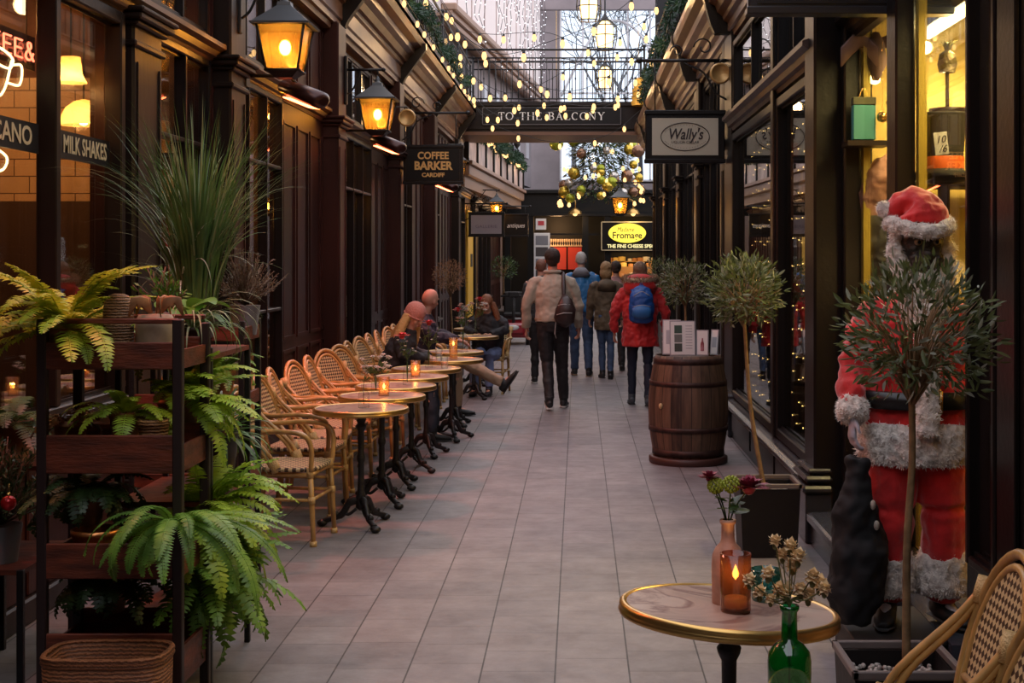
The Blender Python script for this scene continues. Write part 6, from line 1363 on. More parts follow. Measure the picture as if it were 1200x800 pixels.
    if hm:
        g = G(); 
        def hh(c, rr_): gg = G(); gg.ball((0, 0, 0), tuple(q*hs for q in rr_), 14, 10); g.add([B @ (V(c)*hs+V(v)) for v in gg.v], gg.f)
        if C.get('hair') == 'short': hh((0, -.022, .036), (.090, .100, .098)); hh((0, -.058, -.015), (.072, .052, .068))
        elif C.get('hair') == 'crop': hh((0, -.02, .034), (.080, .090, .090)); hh((0, -.05, -.01), (.066, .048, .055))
        elif C.get('hair') == 'bob': hh((0, -.02, .03), (.090, .098, .1)); hh((0, -.055, -.06), (.09, .062, .10)); hh((-.07, .0, -.05), (.025, .05, .07)); hh((.07, .0, -.05), (.025, .05, .07))
        elif C.get('hair') == 'long':
            hh((0, -.02, .032), (.088, .098, .1)); 
            for q in (-1, 0, 1): g.loft([B @ (V((q*.065, -.04, .0))*hs), B @ (V((q*.112, -.08+.06*abs(q), -.10))*hs), B @ (V((q*.15, -.12+.13*abs(q), -.22))*hs), B @ (V((q*.16, -.14+.20*abs(q), -.38))*hs)], [(.05*s, .045*s), (.056*s, .044*s), (.054*s, .042*s), (.026*s, .022*s)], 8)
        me = remesh('hair', g, None, .007, 2, .004*s, .018, seed)
        me.materials.clear(); me.materials.append(hm); obj('hair', me, None, r)
    # ---- trousers
    g = G(); fx = C.get('leg', 1.0)
    g.loft([hip-V((0, 0, .08*s)), hip, hip+V((0, 0, .12*s))], [(.15*s, .115*s), (.17*s, .13*s), (.155*s, .12*s)], 16, ref=fw)
    for k in 'LR':
        hp, kn, an = (S(J[k+n_]) for n_ in ('hp', 'kn', 'an')); g.loft([hp+V((0, 0, .04*s)), hp.lerp(kn, .3), kn.lerp(hp, .1), kn, kn.lerp(an, .4), an.lerp(kn, .12), an+V((0, 0, .01*s))], [q*s*fx for q in (.098, .094, .074, .07, .066, .056, .056)], 12)
    me = remesh('trousers', g, None, .011, 1, .009*s, .07, seed); me.materials.clear(); me.materials.append(C['legm']); obj('trousers', me, None, r)
    # ---- shoes
    for k in 'LR':
        an = S(J[k+'an']); toe = V(J.get(k+'toe', (0, 1, 0))).normalized(); dn = V(J.get(k+'sole', (0, 0, -1))).normalized(); g = G(); side = toe.cross(dn).normalized()
        g.loft([an-toe*.075*s+dn*.035*s, an-toe*.03*s+dn*.035*s, an+toe*.05*s+dn*.045*s, an+toe*.13*s+dn*.055*s, an+toe*.19*s+dn*.06*s], [(.030*s, .034*s), (.042*s, .045*s), (.045*s, .036*s), (.046*s, .026*s), (.02*s, .014*s)], 12, ref=dn); g.loft([an+dn*.03*s, an-dn*.05*s], [(.045*s, .05*s), (.048*s, .052*s)], 12, ref=toe)
        me = remesh('shoe', g, None, .009, 1); me.materials.clear(); me.materials.append(C.get('shoem', M_blackmat)); so = obj('shoe', me, None, r)
        g = G(); g.loft([an-toe*.085*s+dn*.072*s, an+toe*.05*s+dn*.076*s, an+toe*.13*s+dn*.077*s, an+toe*.195*s+dn*.074*s], [(.036*s, .008*s), (.044*s, .008*s), (.048*s, .008*s), (.022*s, .006*s)], 12, ref=dn); obj('sole', g, C.get('solem', mat('shoe_sole_dark', (.03, .03, .03), .7)), so)
    # ---- jacket
    b = C['bulk']; hem = C.get('hem', .05); g = G()
    base = hip-V((0, 0, hem*s)) if not C.get('seat') else hip-V((0, 0, .03*s))
    tor = [base, hip.lerp(base, .5) if hem > .1 else hip+V((0, 0, .02)), hip.lerp(che, .4), che, che.lerp(nek, .55), nek-up*.0, nek+up*.03*s]
    g.loft(tor, [(.165*s*b*C.get('flare', 1), .125*s*b*C.get('flare', 1)), (.17*s*b, .13*s*b), (.158*s*b, .12*s*b), (.182*s*b, .13*s*b), (.15*s*b, .10*s*b), (.075*s, .072*s), (.07*s, .068*s)], 18, ref=fw)
    for k in 'LR':
        sh, el, wr = (S(J[k+n_]) for n_ in ('sh', 'el', 'wr')); g.loft([che+(sh-che)*.35+V((0, 0, .045*s)), che.lerp(sh, .8)+V((0, 0, .012*s)), sh-V((0, 0, .035*s)), sh.lerp(el, .5), el, el.lerp(wr, .5), wr.lerp(el, .03)], [q*s*(.5+.5*b) for q in (.06, .066, .070, .064, .056, .052, .044)], 12)
    me = remesh('jacket', g, None, .010, 1, C.get('wr', .012)*s, C.get('ws', .09), seed+3); me.materials.clear(); me.materials.append(C['topm']); jk = obj('jacket', me, None, r)
    return r, dict(s=s, hip=hip, che=che, nek=nek, hed=hed, B=B, up=up, fw=fw, jk=jk, hs=hs, base=base)
def _b(n, m): return []
def walk(L=(0, .0), R_=(0, .0), lean=.03, arm=(.0, .0), kneeL=.0, kneeR=.0, head=(0, 1, 0), liftL=0, liftR=0, toeL=0, toeR=0, aw=.27, wd=.09):
    """L,R_: forward offset of each ankle"""
    J = dict(hip=(0, 0, .93), chest=(0, lean, 1.27), neck=(0, lean*1.3, 1.485), head=(0, lean*1.5+.015, 1.635), face=head)
    for k, q, (fx, ft), kn, lf, te, ar in (('L', -1, L, kneeL, liftL, toeL, arm[0]), ('R', 1, R_, kneeR, liftR, toeR, arm[1])):
        J[k+'hp'] = (q*.085, 0, .92); J[k+'an'] = (q*wd+fx, ft, .085+lf); J[k+'kn'] = (q*(wd-.002)+fx*.5, ft*.5+.03+kn, .49+lf*.4)
        J[k+'toe'] = (q*.12, 1, -te); J[k+'sole'] = (0, -te, -1)
        J[k+'sh'] = (q*.19, lean, 1.415); J[k+'el'] = (q*aw, lean-.02+ar*.5, 1.13); J[k+'wr'] = (q*(aw+.0), lean+.06+ar, .885); J[k+'th'] = (-q*.3, 1, 0); J[k+'pn'] = (-q, 0, 0); J[k+'curl'] = .8
    return J
M_jean = mat('dark_jeans', (.018, .022, .035), .7, var=.3, vscale=8, bump=.2, bscale=60); M_jeanb = mat('blue_jeans', (.035, .060, .12), .7, var=.3, vscale=8, bump=.2, bscale=60); M_navy = mat('navy_trousers', (.010, .014, .032), .7); M_blkt = mat('black_trousers', (.014, .012, .013), .7, bump=.2)
M_beige = mat('beige_jacket', (.38, .31, .23), .65, var=.1, vscale=6, bump=.2, bscale=50, sheen=.2)
M_redj = mat('red_parka', (.52, .012, .012), .6, var=.12, vscale=8, bump=.25, bscale=30, sheen=.2); M_blujk = mat('blue_jacket', (.015, .13, .32), .5, var=.15, vscale=8, bump=.2); M_oliv = mat('olive_brown_coat', (.10, .065, .035), .75, var=.25, vscale=10, bump=.2)
M_dkh = mat('dark_brown_hair', (.030, .016, .010), .5, bump=.8, bscale=120, stretch=(3, 3, .4)); M_grh = mat('grey_hair', (.46, .42, .39), .55, bump=.8, bscale=120); M_blh = mat('dark_blonde_hair', (.34, .20, .09), .5, bump=.8, bscale=120, stretch=(3, 3, .4)); M_brh = mat('light_brown_hair', (.20, .12, .07), .5, bump=.8, bscale=120, stretch=(3, 3, .4)); M_goldh = mat('golden_blonde_hair', (.62, .36, .12), .5, bump=.8, bscale=120, stretch=(3, 3, .4))
fur = mat('tan_fur', (.34, .23, .13), .9, var=.5, vscale=60, bump=1, bscale=90, sheen=.5); M_wsole = mat('white_sole', (.6, .58, .55), .6)
def furring(lab, c, rx, ry, rad, m, parent, tilt=None, seed=0, spikes=900, sl=.03, n=26, name='fur_trim'):
    rr = random.Random(seed); g = G(); M = tilt or Matrix.Identity(4); ring = [V(c)+(M @ V((rx*math.cos(2*PI*k/n), ry*math.sin(2*PI*k/n), 0))) for k in range(n)]; g.loft(ring, rad, 10, closed=True)
    for _ in range(spikes):
        a = rr.uniform(0, 2*PI); b = rr.uniform(0, 2*PI); p0 = V(c)+(M @ V((rx*math.cos(a), ry*math.sin(a), 0))); d = M @ V((math.cos(a)*math.cos(b), math.sin(a)*math.cos(b), math.sin(b))); p = p0+d*rad*.9; e = (d+V((rr.uniform(-1, 1), rr.uniform(-1, 1), rr.uniform(-1, 1)))*.7).normalized(); s_ = e.cross(V((rr.random(), rr.random(), 1))).normalized()*sl*.14; g.add([p-s_, p+s_, p+e*sl], [(0, 1, 2)])
    return obj(name, g, m, parent)
# 1 man in the beige jacket (walking away)
r, k = figure('person', 'man walking away in a beige jacket and black trousers, bag on his right shoulder', (-.29, 15.15, 0), 0, 1.78, walk((.06, -.12), (.03, .22), arm=(-.04, .02), kneeL=.06, toeL=-.25, liftL=.03, head=(.05, 1, 0), aw=.285), dict(skin=M_skin2, hair='short', hairm=M_dkh, legm=M_blkt, topm=M_beige, bulk=1.14, hem=-.03, solem=M_wsole, shoem=mat('shoe_black', (.02, .02, .022), .5), leg=.98), 1)
s = k['s']; g = G(); g.loft([V((.17*math.cos(2*PI*q/24), .02+.135*math.sin(2*PI*q/24), .985))*s for q in range(24)], .028, 8, closed=True); obj('waistband', g, mat('beige_knit_band', (.33, .23, .14), .8, bump=.6, bscale=120), k['jk'])
g = G(); g.loft([V((.082*math.cos(2*PI*q/20), .045+.078*math.sin(2*PI*q/20), 1.50))*s for q in range(20)], .02, 8, closed=True); obj('collar', g, M_beige, k['jk'])
r = thing('shoulder_bag', 'dark brown sling bag on the back of the man in the beige jacket', 'bag', (-.29+.13, 15.15-.17, 1.10)); g = G(); g.loft([(-.02, .0, -.16), (.0, -.03, -.10), (.02, -.035, .02), (.015, -.02, .12), (.0, .02, .17)], [(.06, .03), (.115, .05), (.11, .05), (.07, .035), (.03, .015)], 14, ref=(0, 1, 0)); M_bag = mat('brown_black_leather', (.035, .018, .016), .4, bump=.3, bscale=30); obj('bag_body', g, M_bag, r)
g = G(); g.loft(bez([(.0, .03, .16), (-.005, .06, .28), (-.01, .12, .395), (-.03, .22, .40), (-.05, .30, .28)], 6), [(.022, .006)]*25, 6, ref=(0, 1, 0)); obj('strap', g, M_bag, r)
g = G(); g.loft([(-.08, -.075, -.04), (0, -.085, -.02), (.09, -.08, -.02)], .005, 5); g.loft([(-.07, -.06, .06), (.0, -.07, .075), (.07, -.06, .07)], .004, 5); g.loft([(-.09, -.02, -.12), (-.1, -.03, -.25), (-.085, -.03, -.30)], .006, 4); obj('zip', g, mat('zip_grey', (.4, .36, .34), .4), r)
# 2 man in blue
r, k = figure('person', 'grey haired man walking away in a blue jacket and jeans', (.035, 19.4, 0), 0, 1.76, walk((0, .12), (.02, -.1), arm=(.03, -.04), toeR=-.15, aw=.25), dict(hair='crop', hairm=M_grh, legm=M_jeanb, topm=M_blujk, bulk=1.12, hem=.02, solem=mat('tan_sole', (.3, .2, .12), .7)), 2)
s = k['s']; g = G(); g.loft([V((0, -.04, 1.42))*s, V((0, -.07, 1.475))*s, V((0, -.05, 1.52))*s], [(.13, .06), (.11, .06), (.07, .04)], 12, ref=(0, 1, 0)); obj('hood', g, mat('grey_hoodie', (.20, .19, .21), .8), k['jk'])
# 3 woman in olive coat
r, k = figure('person', 'woman walking away in an olive brown coat, dark blonde hair', (.385, 19.0, 0), .05, 1.62, walk((.02, .02), (-.02, -.13), arm=(.03, 0), toeR=-.2, aw=.245, wd=.075), dict(hair='bob', hairm=M_blh, legm=M_jeanb, topm=M_oliv, bulk=1.12, hem=.20, flare=.98, leg=.85, wr=.016), 3)
s = k['s']; g = G(); g.loft([V((0, -.07, 1.33))*s, V((0, -.11, 1.40))*s, V((0, -.07, 1.46))*s], [(.13, .05), (.13, .06), (.10, .05)], 12, ref=(0, 1, 0)); obj('hood', g, M_oliv, k['jk'])
# 4 woman in red parka
r, k = figure('person', 'woman walking away in a red parka with a fur trimmed hood', (.70, 15.55, 0), -.04, 1.63, walk((.0, .12), (.0, -.06), arm=(-.03, .03), aw=.315, wd=.10), dict(hair='bob', hairm=M_brh, legm=M_navy, topm=M_redj, bulk=1.32, hem=.20, flare=1.08, leg=.84, wr=.018, ws=.07, shoem=mat('shoe_grey_blue', (.05, .055, .065), .6)), 4)
s = k['s']; furring('', (0, -.02, 1.545*s), .175, .125, .030, fur, k['jk'], Matrix.Rotation(.15, 4, 'X'), 5, 1700, .035)
g = G(); g.loft([V((0, -.05, 1.38))*s, V((0, -.09, 1.44))*s, V((0, -.05, 1.50))*s, V((0, -.02, 1.54))*s], [(.17, .09), (.19, .10), (.185, .12), (.165, .11)], 18, ref=(0, 1, 0)); obj('hood', g, M_redj, k['jk'])
r = thing('backpack', 'small blue backpack worn over the red parka', 'backpack', (.705, 15.55-.215, 1.155)); M_bp = mat('blue_nylon', (.012, .075, .30), .45, bump=.25, bscale=40); M_bpl = mat('light_blue_nylon', (.04, .17, .45), .4)
me = remesh('pack', G().loft([(0, .05, -.19), (0, .0, -.17), (0, -.03, -.05), (0, -.03, .08), (0, .01, .17), (0, .05, .20)], [(.09, .03), (.135, .07), (.145, .09), (.135, .085), (.10, .06), (.04, .03)], 18, ref=(0, 1, 0)), None, .010, 1, .008, .05, 5); me.materials.clear(); me.materials.append(M_bp); obj('pack_body', me, None, r)
g = G(); g.loft([(0, -.06, -.15), (0, -.105, -.12), (0, -.115, -.04), (0, -.09, .0)], [(.06, .02), (.105, .03), (.105, .03), (.06, .015)], 14, ref=(0, 1, 0)); obj('front_pocket', g, M_bpl, r)
g = G(); g.loft(bez([(-.10, -.115, -.02), (0, -.14, -.0), (.10, -.115, -.02)], 5), .004, 5); g.loft(bez([(-.09, -.09, .10), (0, -.11, .15), (.09, -.09, .10)], 5), .004, 5); obj('zip', g, mat('zip_grey', (.4, .36, .34), .4), r)
for q in (-1, 1): g = G(); g.loft(bez([(q*.09, .03, .15), (q*.11, .09, .185), (q*.13, .20, .20), (q*.14, .33, .14)], 5), [(.022, .006)]*16, 6, ref=(0, 1, 0)); obj('strap', g, M_bp, r)
g = G(); g.loft(bez([(-.03, .03, .19), (0, .03, .24), (.03, .03, .19)], 5), .006, 6); obj('top_loop', g, M_bp, r)
# 5, 6 half hidden walkers
figure('person', 'person in dark clothes mostly hidden in front of the man in beige', (-.50, 18.2, 0), 0, 1.66, walk((0, .10), (0, -.12), aw=.24), dict(hair='crop', hairm=mat('reddish_hair', (.20, .08, .05), .6), skin=M_skin2, legm=M_blkt, topm=mat('dark_charcoal_coat', (.03, .03, .035), .7), bulk=1.0, hem=.08, solem=M_wsole), 6)
figure('person', 'dark haired person in a dusky pink top hidden between olive coat and red parka', (.56, 20.4, 0), 0, 1.62, walk((0, .10), (0, -.12), aw=.24), dict(hair='short', hairm=M_dkh, legm=M_blkt, topm=mat('dusky_pink_top', (.30, .16, .15), .7), bulk=1.0, hem=.05), 7)
# seated figures
def sit(hipz=.53, lean=.12, head=(0, 1, 0), wr=((-.10, .40, .80), (.10, .40, .80)), el=((-.26, .16, .86), (.26, .16, .86)), kn=((-.10, .42, .53), (.10, .42, .53)), an=((-.10, .44, .09), (.10, .44, .09)), hd=(0, .06, 1.24)):
    J = dict(hip=(0, 0, hipz), chest=(0, lean*.6, hipz+.34), neck=(0, lean, hipz+.53), head=(hd[0], hd[1]+lean, hd[2]), face=head)
    for i, (k, q) in enumerate((('L', -1), ('R', 1))):
        J[k+'hp'] = (q*.09, .03, hipz); J[k+'kn'] = kn[i]; J[k+'an'] = an[i]; J[k+'sh'] = (q*.185, lean*.8, hipz+.47); J[k+'el'] = el[i]; J[k+'wr'] = wr[i]; J[k+'th'] = (-q, .2, .3); J[k+'pn'] = (0, 0, -1); J[k+'toe'] = (0, 1, 0)
    return J
M_blkcoat = mat('black_coat', (.016, .015, .018), .75, bump=.2); M_pinkh = mat('pink_knit_hat', (.58, .22, .17), .85, bump=.8, bscale=70)
r, k = figure('person', 'seated woman in a pink knit hat with long blonde hair and black coat', (-1.76, 12.62, 0), -PI/2, 1.66, sit(lean=.20, head=(.45, .8, -.45), hd=(.02, .06, 1.20)), dict(hair='long', hairm=M_goldh, legm=mat('dark_blue_jeans', (.02, .03, .05), .7), topm=M_blkcoat, bulk=1.24, hem=.03, seat=1, wr=.02), 11)
g = G(); B = k['B']; gg = G(); gg.lathe([(.088, .005), (.096, .03), (.096, .06), (.088, .10), (.062, .135), (.03, .152), (0, .155)], n=24); g.add([B @ (V((v[0], v[1]*1.12-.015, v[2]))*k['hs']) for v in gg.v], gg.f, True); g.loft([B @ (V((.094*math.cos(2*PI*q/24), .106*math.sin(2*PI*q/24)-.015, .01))*k['hs']) for q in range(24)], .007, 8, closed=True); obj('knit_hat', g, M_pinkh, r)
figure('person', 'seated bald man in black, head turned, beige trousered leg stretched into the aisle', (-1.72, 14.45, 0), -PI/2, 1.78, sit(lean=.10, head=(-.75, .6, -.05), wr=((-.06, .42, .80), (.12, .44, .80)), kn=((-.08, .42, .52), (.05, .46, .60)), an=((-.08, .42, .09), (.06, .90, .36)), hd=(0, .05, 1.215)) | dict(Rtoe=(0, .55, .83), Rsole=(0, .83, -.55)), dict(skin=M_skin2, legm=mat('beige_trousers', (.36, .24, .15), .7), topm=mat('dark_aubergine_coat', (.028, .016, .028), .7), bulk=1.3, hem=.03, seat=1, wr=.02), 12)
J = sit(lean=.14, head=(.1, 1, -.35), hd=(0, .05, 1.20)); r, k = figure('person', 'far seated woman facing the camera with long auburn hair, dark coat and jeans', (-1.10, 16.98, 0), PI*.94, 1.62, J, dict(hair='long', hairm=mat('auburn_hair', (.20, .07, .025), .5, bump=.8, bscale=120), legm=mat('pale_blue_jeans', (.16, .20, .36), .7), topm=M_blkcoat, bulk=1.22, hem=.03, seat=1, wr=.02), 13)
# ------------------------------------------------------------------ Santa figure (dark wrinkled face mask)
SX, SYY, SZ = 1.385, 5.62, .20
M_sred = mat('santa_red_velvet', (.66, .008, .008), .7, var=.25, vscale=7, bump=.5, bscale=25, sheen=.6); M_wfur = mat('santa_white_fur', (.82, .74, .67), .9, var=.25, vscale=40, bump=1, bscale=60, sheen=.4); M_mask = mat('dark_wrinkled_mask', (.045, .038, .030), .5, var=.4, vscale=40, bump=.6, bscale=70); M_glove = mat('white_glove', (.55, .52, .58), .7)
J = dict(hip=(0, 0, .86), chest=(0, .0, 1.16), neck=(0, .02, 1.38), head=(0, .05, 1.575), face=(-.12, 1, -.10))
for k_, q in (('L', -1), ('R', 1)):
    J[k_+'hp'] = (q*.09, 0, .86); J[k_+'kn'] = (q*.11, .03, .46); J[k_+'an'] = (q*.12, 0, .085); J[k_+'toe'] = (q*.3, 1, 0)
    J[k_+'sh'] = (q*.17, 0, 1.30); J[k_+'el'] = (q*.265, -.01, 1.08); J[k_+'wr'] = (q*.285, .12, .87); J[k_+'th'] = (-q*.2, 1, .1); J[k_+'pn'] = (-q, 0, 0); J[k_+'curl'] = .8; J[k_+'hd'] = (q*.05, .1, -1)
r, k = figure('santa_figure', 'life sized Santa figure in red suit with dark wrinkled mask face', (SX, SYY, SZ), PI, 1.72, J, dict(skin=M_glove, legm=M_sred, topm=M_sred, bulk=1.30, hem=.09, flare=1.0, leg=1.38, wr=.022, ws=.09), 21, .007); r['category'] = 'santa figure'
s = k['s']; B = k['B']; hs = k['hs']
g = G()
def hb(c, rr_, M=None): gg = G(); gg.ball((0, 0, 0), tuple(q*hs for q in rr_), 16, 12, M); g.add([B @ (V(c)*hs+V(v)) for v in gg.v], gg.f)
hb((0, .045, .02), (.092, .068, .105)); hb((0, .085, -.055), (.055, .045, .048)); hb((0, .118, -.03), (.026, .018, .018)); hb((0, .095, -.085), (.05, .03, .025))
for q in (-1, 1): hb((q*.04, .092, .058), (.045, .022, .016), Matrix.Rotation(q*-.35, 4, 'Y')); hb((q*.045, .085, -.005), (.03, .025, .02)); hb((q*.04, .10, -.055), (.034, .026, .034)); hb((q*.042, .09, .04), (.040, .018, .010), Matrix.Rotation(q*-.5, 4, 'Y')); hb((q*.014, .108, .06), (.008, .014, .03))
me = remesh('mask', g, None, .0045, 1, .004, .018, 4); me.materials.clear(); me.materials.append(M_mask); obj('mask_face', me, None, r)
g = G()
for q in (-1, 1): hb((q*.040, .108, .020), (.017, .010, .015))
o = obj('eyes', g, mat('amber_eye', (.30, .20, .10), .15, coat=1), r)
g = G()
for q in (-1, 1): hb((q*.038, .117, .020), (.008, .004, .008))
obj('pupils', g, mat('pupil_black', (.005, .005, .005), .1), o)
# hat
g = G(); Q = lambda v: B @ (V(v)*hs)
c = [Q((0, .0, .085)), Q((0, -.005, .125)), Q((.01, -.015, .155)), Q((.035, -.03, .175)), Q((.075, -.04, .165)), Q((.12, -.05, .12))]; g.loft(c, [(.125*s, .125*s), (.122*s, .12*s), (.10*s, .10*s), (.07*s, .07*s), (.05*s, .05*s), (.03*s, .03*s)], 20, ref=(0, 1, 0))
me = remesh('hat', g, None, .008, 2, .010, .05, 3); me.materials.clear(); me.materials.append(M_sred); hat = obj('santa_hat', me, None, r)
def furobj(name, build, parent, n, sl, seed, m=M_wfur):
    """fluffy solid: remeshed core plus tufts on its faces"""
    me = remesh(name, build, None, .010, 1, .010, .03, seed); rr = random.Random(seed); me.materials.clear(); me.materials.append(m); o = obj(name, me, None, parent); g = G(); ps = list(me.polygons)
    for _ in range(n):
        f = rr.choice(ps); p = V(f.center); e = (V(f.normal)*.6+V((rr.uniform(-1, 1), rr.uniform(-1, 1), rr.uniform(-1.2, .6)))*.9).normalized(); t = e.cross(V((rr.random(), rr.random(), 1))).normalized()*sl*.09; g.add([p-t, p+t, p+e*sl*rr.uniform(.3, .75)], [(0, 1, 2)])
    obj('fur_tufts', g, m, o)['kind'] = 'stuff'; return o
g = G(); g.loft([Q((.118*math.cos(2*PI*q/28), .118*math.sin(2*PI*q/28)+.012, .078+.012*math.cos(4*PI*q/28))) for q in range(28)], .032*s, 10, closed=True); furobj('hat_trim', g, hat, 2600, .022, 31)
g = G(); g.ball(Q((.13, -.05, .15)), .035, 10, 8); furobj('hat_pompom', g, hat, 500, .02, 32)
g = G()   # side hair and beard
for q in (-1, 1): g.loft([Q((q*.10, .02, .06)), Q((q*.115, .03, -.02)), Q((q*.10, .05, -.10)), Q((q*.07, .07, -.17))], [(.03, .03), (.035, .04), (.045, .045), (.05, .05)], 10)
g.loft([Q((0, .09, -.11)), Q((0, .10, -.18)), Q((0, .10, -.28)), Q((0, .09, -.37)), Q((0, .08, -.42))], [(.07, .03), (.105, .05), (.10, .05), (.065, .04), (.02, .02)], 14, ref=(0, 1, 0)); furobj('beard', g, r, 5200, .03, 33)
# coat trims, belt
def ringp(z, rx, ry, n=30, yo=0): return [V((rx*math.cos(2*PI*q/n), yo+ry*math.sin(2*PI*q/n), z))*s for q in range(n)]
g = G(); g.loft([V((0, 0, .84))*s, V((0, 0, .80))*s, V((0, 0, .71))*s, V((0, 0, .67))*s], [(.225*s, .18*s), (.24*s, .195*s), (.242*s, .2*s), (.23*s, .19*s)], 26, ref=(0, 1, 0)); furobj('coat_fur_hem', g, k['jk'], 5500, .028, 34)
g = G(); g.loft([V((0, .17, 1.33))*s, V((0, .19, 1.15))*s, V((0, .20, .97))*s, V((0, .215, .80))*s], [(.05, .03)]*4, 10, ref=(0, 1, 0)); furobj('coat_fur_front', g, k['jk'], 2200, .026, 35)
for k_ in 'LR':
    wr = V(J[k_+'wr'])*s; el = V(J[k_+'el'])*s; d = (wr-el).normalized(); g = G(); g.loft([wr-d*.075, wr-d*.05, wr+d*.0, wr+d*.02], [.052, .064, .064, .050], 14); furobj('cuff', g, k['jk'], 1500, .024, 36)
    an = V(J[k_+'an'])*s; g = G(); g.loft([an+V((0, 0, .21)), an+V((0, 0, .17)), an+V((0, 0, .06)), an+V((0, 0, .03))], [.09, .112, .115, .10], 16); furobj('leg_fur_cuff', g, r, 2000, .026, 37)
g = G(); g.loft([V((0, 0, .90))*s, V((0, 0, .97))*s], [(.243*s, .195*s), (.240*s, .190*s)], 30, ref=(0, 1, 0)); bl = obj('belt', g, mat('belt_black', (.012, .012, .012), .35), k['jk'])
g = G(); M = T(0, .20*s, .935*s) @ Matrix.Rotation(-PI/2, 4, 'X')
for a, b in (((-.055, -.045), (.055, -.045)), ((.055, -.045), (.055, .045)), ((.055, .045), (-.055, .045)), ((-.055, .045), (-.055, -.045))): g.loft([M @ V((*a, 0)), M @ V((*b, 0))], .008, 6)
obj('belt_buckle', g, M_gold, bl)
# black sack at his gloved hand
r = thing('black_sack', 'bulging black sack with white toggles hanging from the Santa figure hand', 'sack', (SX-.275, SYY-.13, SZ+.03)); g = G(); g.loft([(0, 0, 0), (.0, 0, .10), (.02, 0, .30), (.0, .0, .48), (.01, .0, .60), (.015, .0, .66)], [(.06, .05), (.115, .09), (.12, .095), (.08, .07), (.035, .035), (.05, .045)], 16, ref=(0, 1, 0)); me = remesh('sack', g, None, .012, 1, .02, .08, 9); me.materials.clear(); me.materials.append(mat('black_sack_cloth', (.010, .010, .011), .75)); obj('sack_body', me, None, r)
for q in ((.062, -.055, .48), (.075, -.062, .40)): g = G(); g.ball(q, (.012, .012, .02), 8, 6); obj('toggle', g, mat('toggle_cream', (.5, .42, .34), .5), r)
g = G(); g.box(1.10, 1.445, 5.36, 5.86, 0, .185, bev=.01); g.box(1.08, 1.448, 5.35, 5.88, .17, .195, bev=.006); o = obj('display_plinth', g, M_blackmat); tag(o, 'low black plinth under the Santa figure by the window ledge', 'plinth')
# ------------------------------------------------------------------ right shop window display
r = thing('shop_mannequin', 'pink draped fantasy creature head with ears in the yellow shop window', 'mannequin', (1.83, 8.02, 1.37)); r.scale = (.78,)*3; M_pk = mat('pink_cloth', (.48, .24, .19), .7, var=.3, vscale=8, bump=.4); g = G()
g.loft([(0, 0, 1.16), (-.04, -.03, 1.10), (-.10, -.05, 1.0), (-.13, -.02, .86), (-.12, 0, .70)], [.05, .10, .12, .11, .09], 14); g.loft([(-.02, -.02, 1.1), (.08, -.06, 1.02), (.16, -.09, .98)], [.09, .085, .05], 12); me = remesh('drape', g, None, .012, 1, .02, .07, 2); me.materials.clear(); me.materials.append(M_pk); obj('head_drape', me, None, r)
g = G(); g.loft([(0, 0, 0), (0, 0, .3), (-.02, 0, .72), (-.04, 0, .86)], [(.20, .14), (.19, .14), (.18, .13), (.10, .08)], 18, ref=(0, 1, 0)); me = remesh('gown', g, None, .014, 1, .03, .08, 6); me.materials.clear(); me.materials.append(mat('grey_gown', (.06, .055, .05), .7)); obj('gown', me, None, r)
g = G(); g.ball((.13, -.1, .97), (.075, .07, .09), 14, 10); me = remesh('mask', g, None, .008, 1, .015, .03, 8); me.materials.clear(); me.materials.append(mat('yellow_green_mask', (.34, .29, .10), .5)); obj('creature_mask', me, None, r)
g = G(); g.loft([(.17, -.14, 1.0), (.26, -.18, 1.04)], [.022, .002], 8); g.loft([(.02, -.02, 1.12), (.02, -.04, 1.24)], [.03, .004], 8); obj('horns', g, mat('horn_cream', (.5, .36, .16), .5), r)
g = G(); g.lathe([(0, 0), (.22, 0), (.22, .04), (.06, .06), (.05, .75), (.2, .78), (.2, .80), (0, .80)], n=20); o = obj('display_pedestal', g, M_darkwood, None, (1.86, 8.05, .27)); o.scale = (.8, .8, 1.375); tag(o, 'dark round pedestal under the pink creature in the yellow window', 'pedestal')
g = G(); g.box(-.55, .55, -.2, .2, 0, .03, bev=.005); 
for x in (-.5, .5): g.box(x-.02, x+.02, -.18, .18, -.25, 0)
o = obj('display_shelf', g, M_darkwood, None, (2.35, 8.05, 2.1)); tag(o, 'dark shelf high in the yellow shop window holding small bags', 'shelf')
r = thing('gift_bag', 'teal paper bag with a printed dark top in the yellow shop window', 'bag', P(1012, 158, 7.85)); g = G(); g.box(-.065, .065, -.03, .03, -.03, .17, bev=.004); g.m = 1; g.box(-.067, .067, -.032, .032, .17, .215, bev=.004); obj('bag_body', g, [mat('teal_paper', (.04, .20, .19), .6), mat('dark_olive_paper', (.05, .05, .02), .6)], r); g = G(); g.loft(bez([(-.03, 0, .21), (0, 0, .27), (.03, 0, .21)], 5), .003, 5); obj('handle', g, M_gold, r)
g = G(); g.box(-.12, .12, -.1, .1, 0, .03); o = obj('bag_shelf', g, M_darkwood, None, P(1014, 166, 7.9)-V((0, 0, .03))); tag(o, 'small dark bracket shelf under the teal bag', 'shelf')
for q, (a, b, rad) in enumerate(((1034, 137, .032), (1046, 134, .028), (1042, 120, .02), (1048, 124, .018))):
    r = thing('gold_bauble', 'shiny gold bauble in a cluster hanging in the yellow window', 'bauble', P(a, b, 7.8), 0, 'gold baubles in the yellow window'); g = G(); g.ball((0, 0, 0), rad, 14, 10); obj('ball', g, M_gold, r); g = G(); g.loft([(0, 0, rad), (0, 0, 3.3-P(a, b, 7.8).z)], .001, 4); obj('thread', g, M_gold, r)
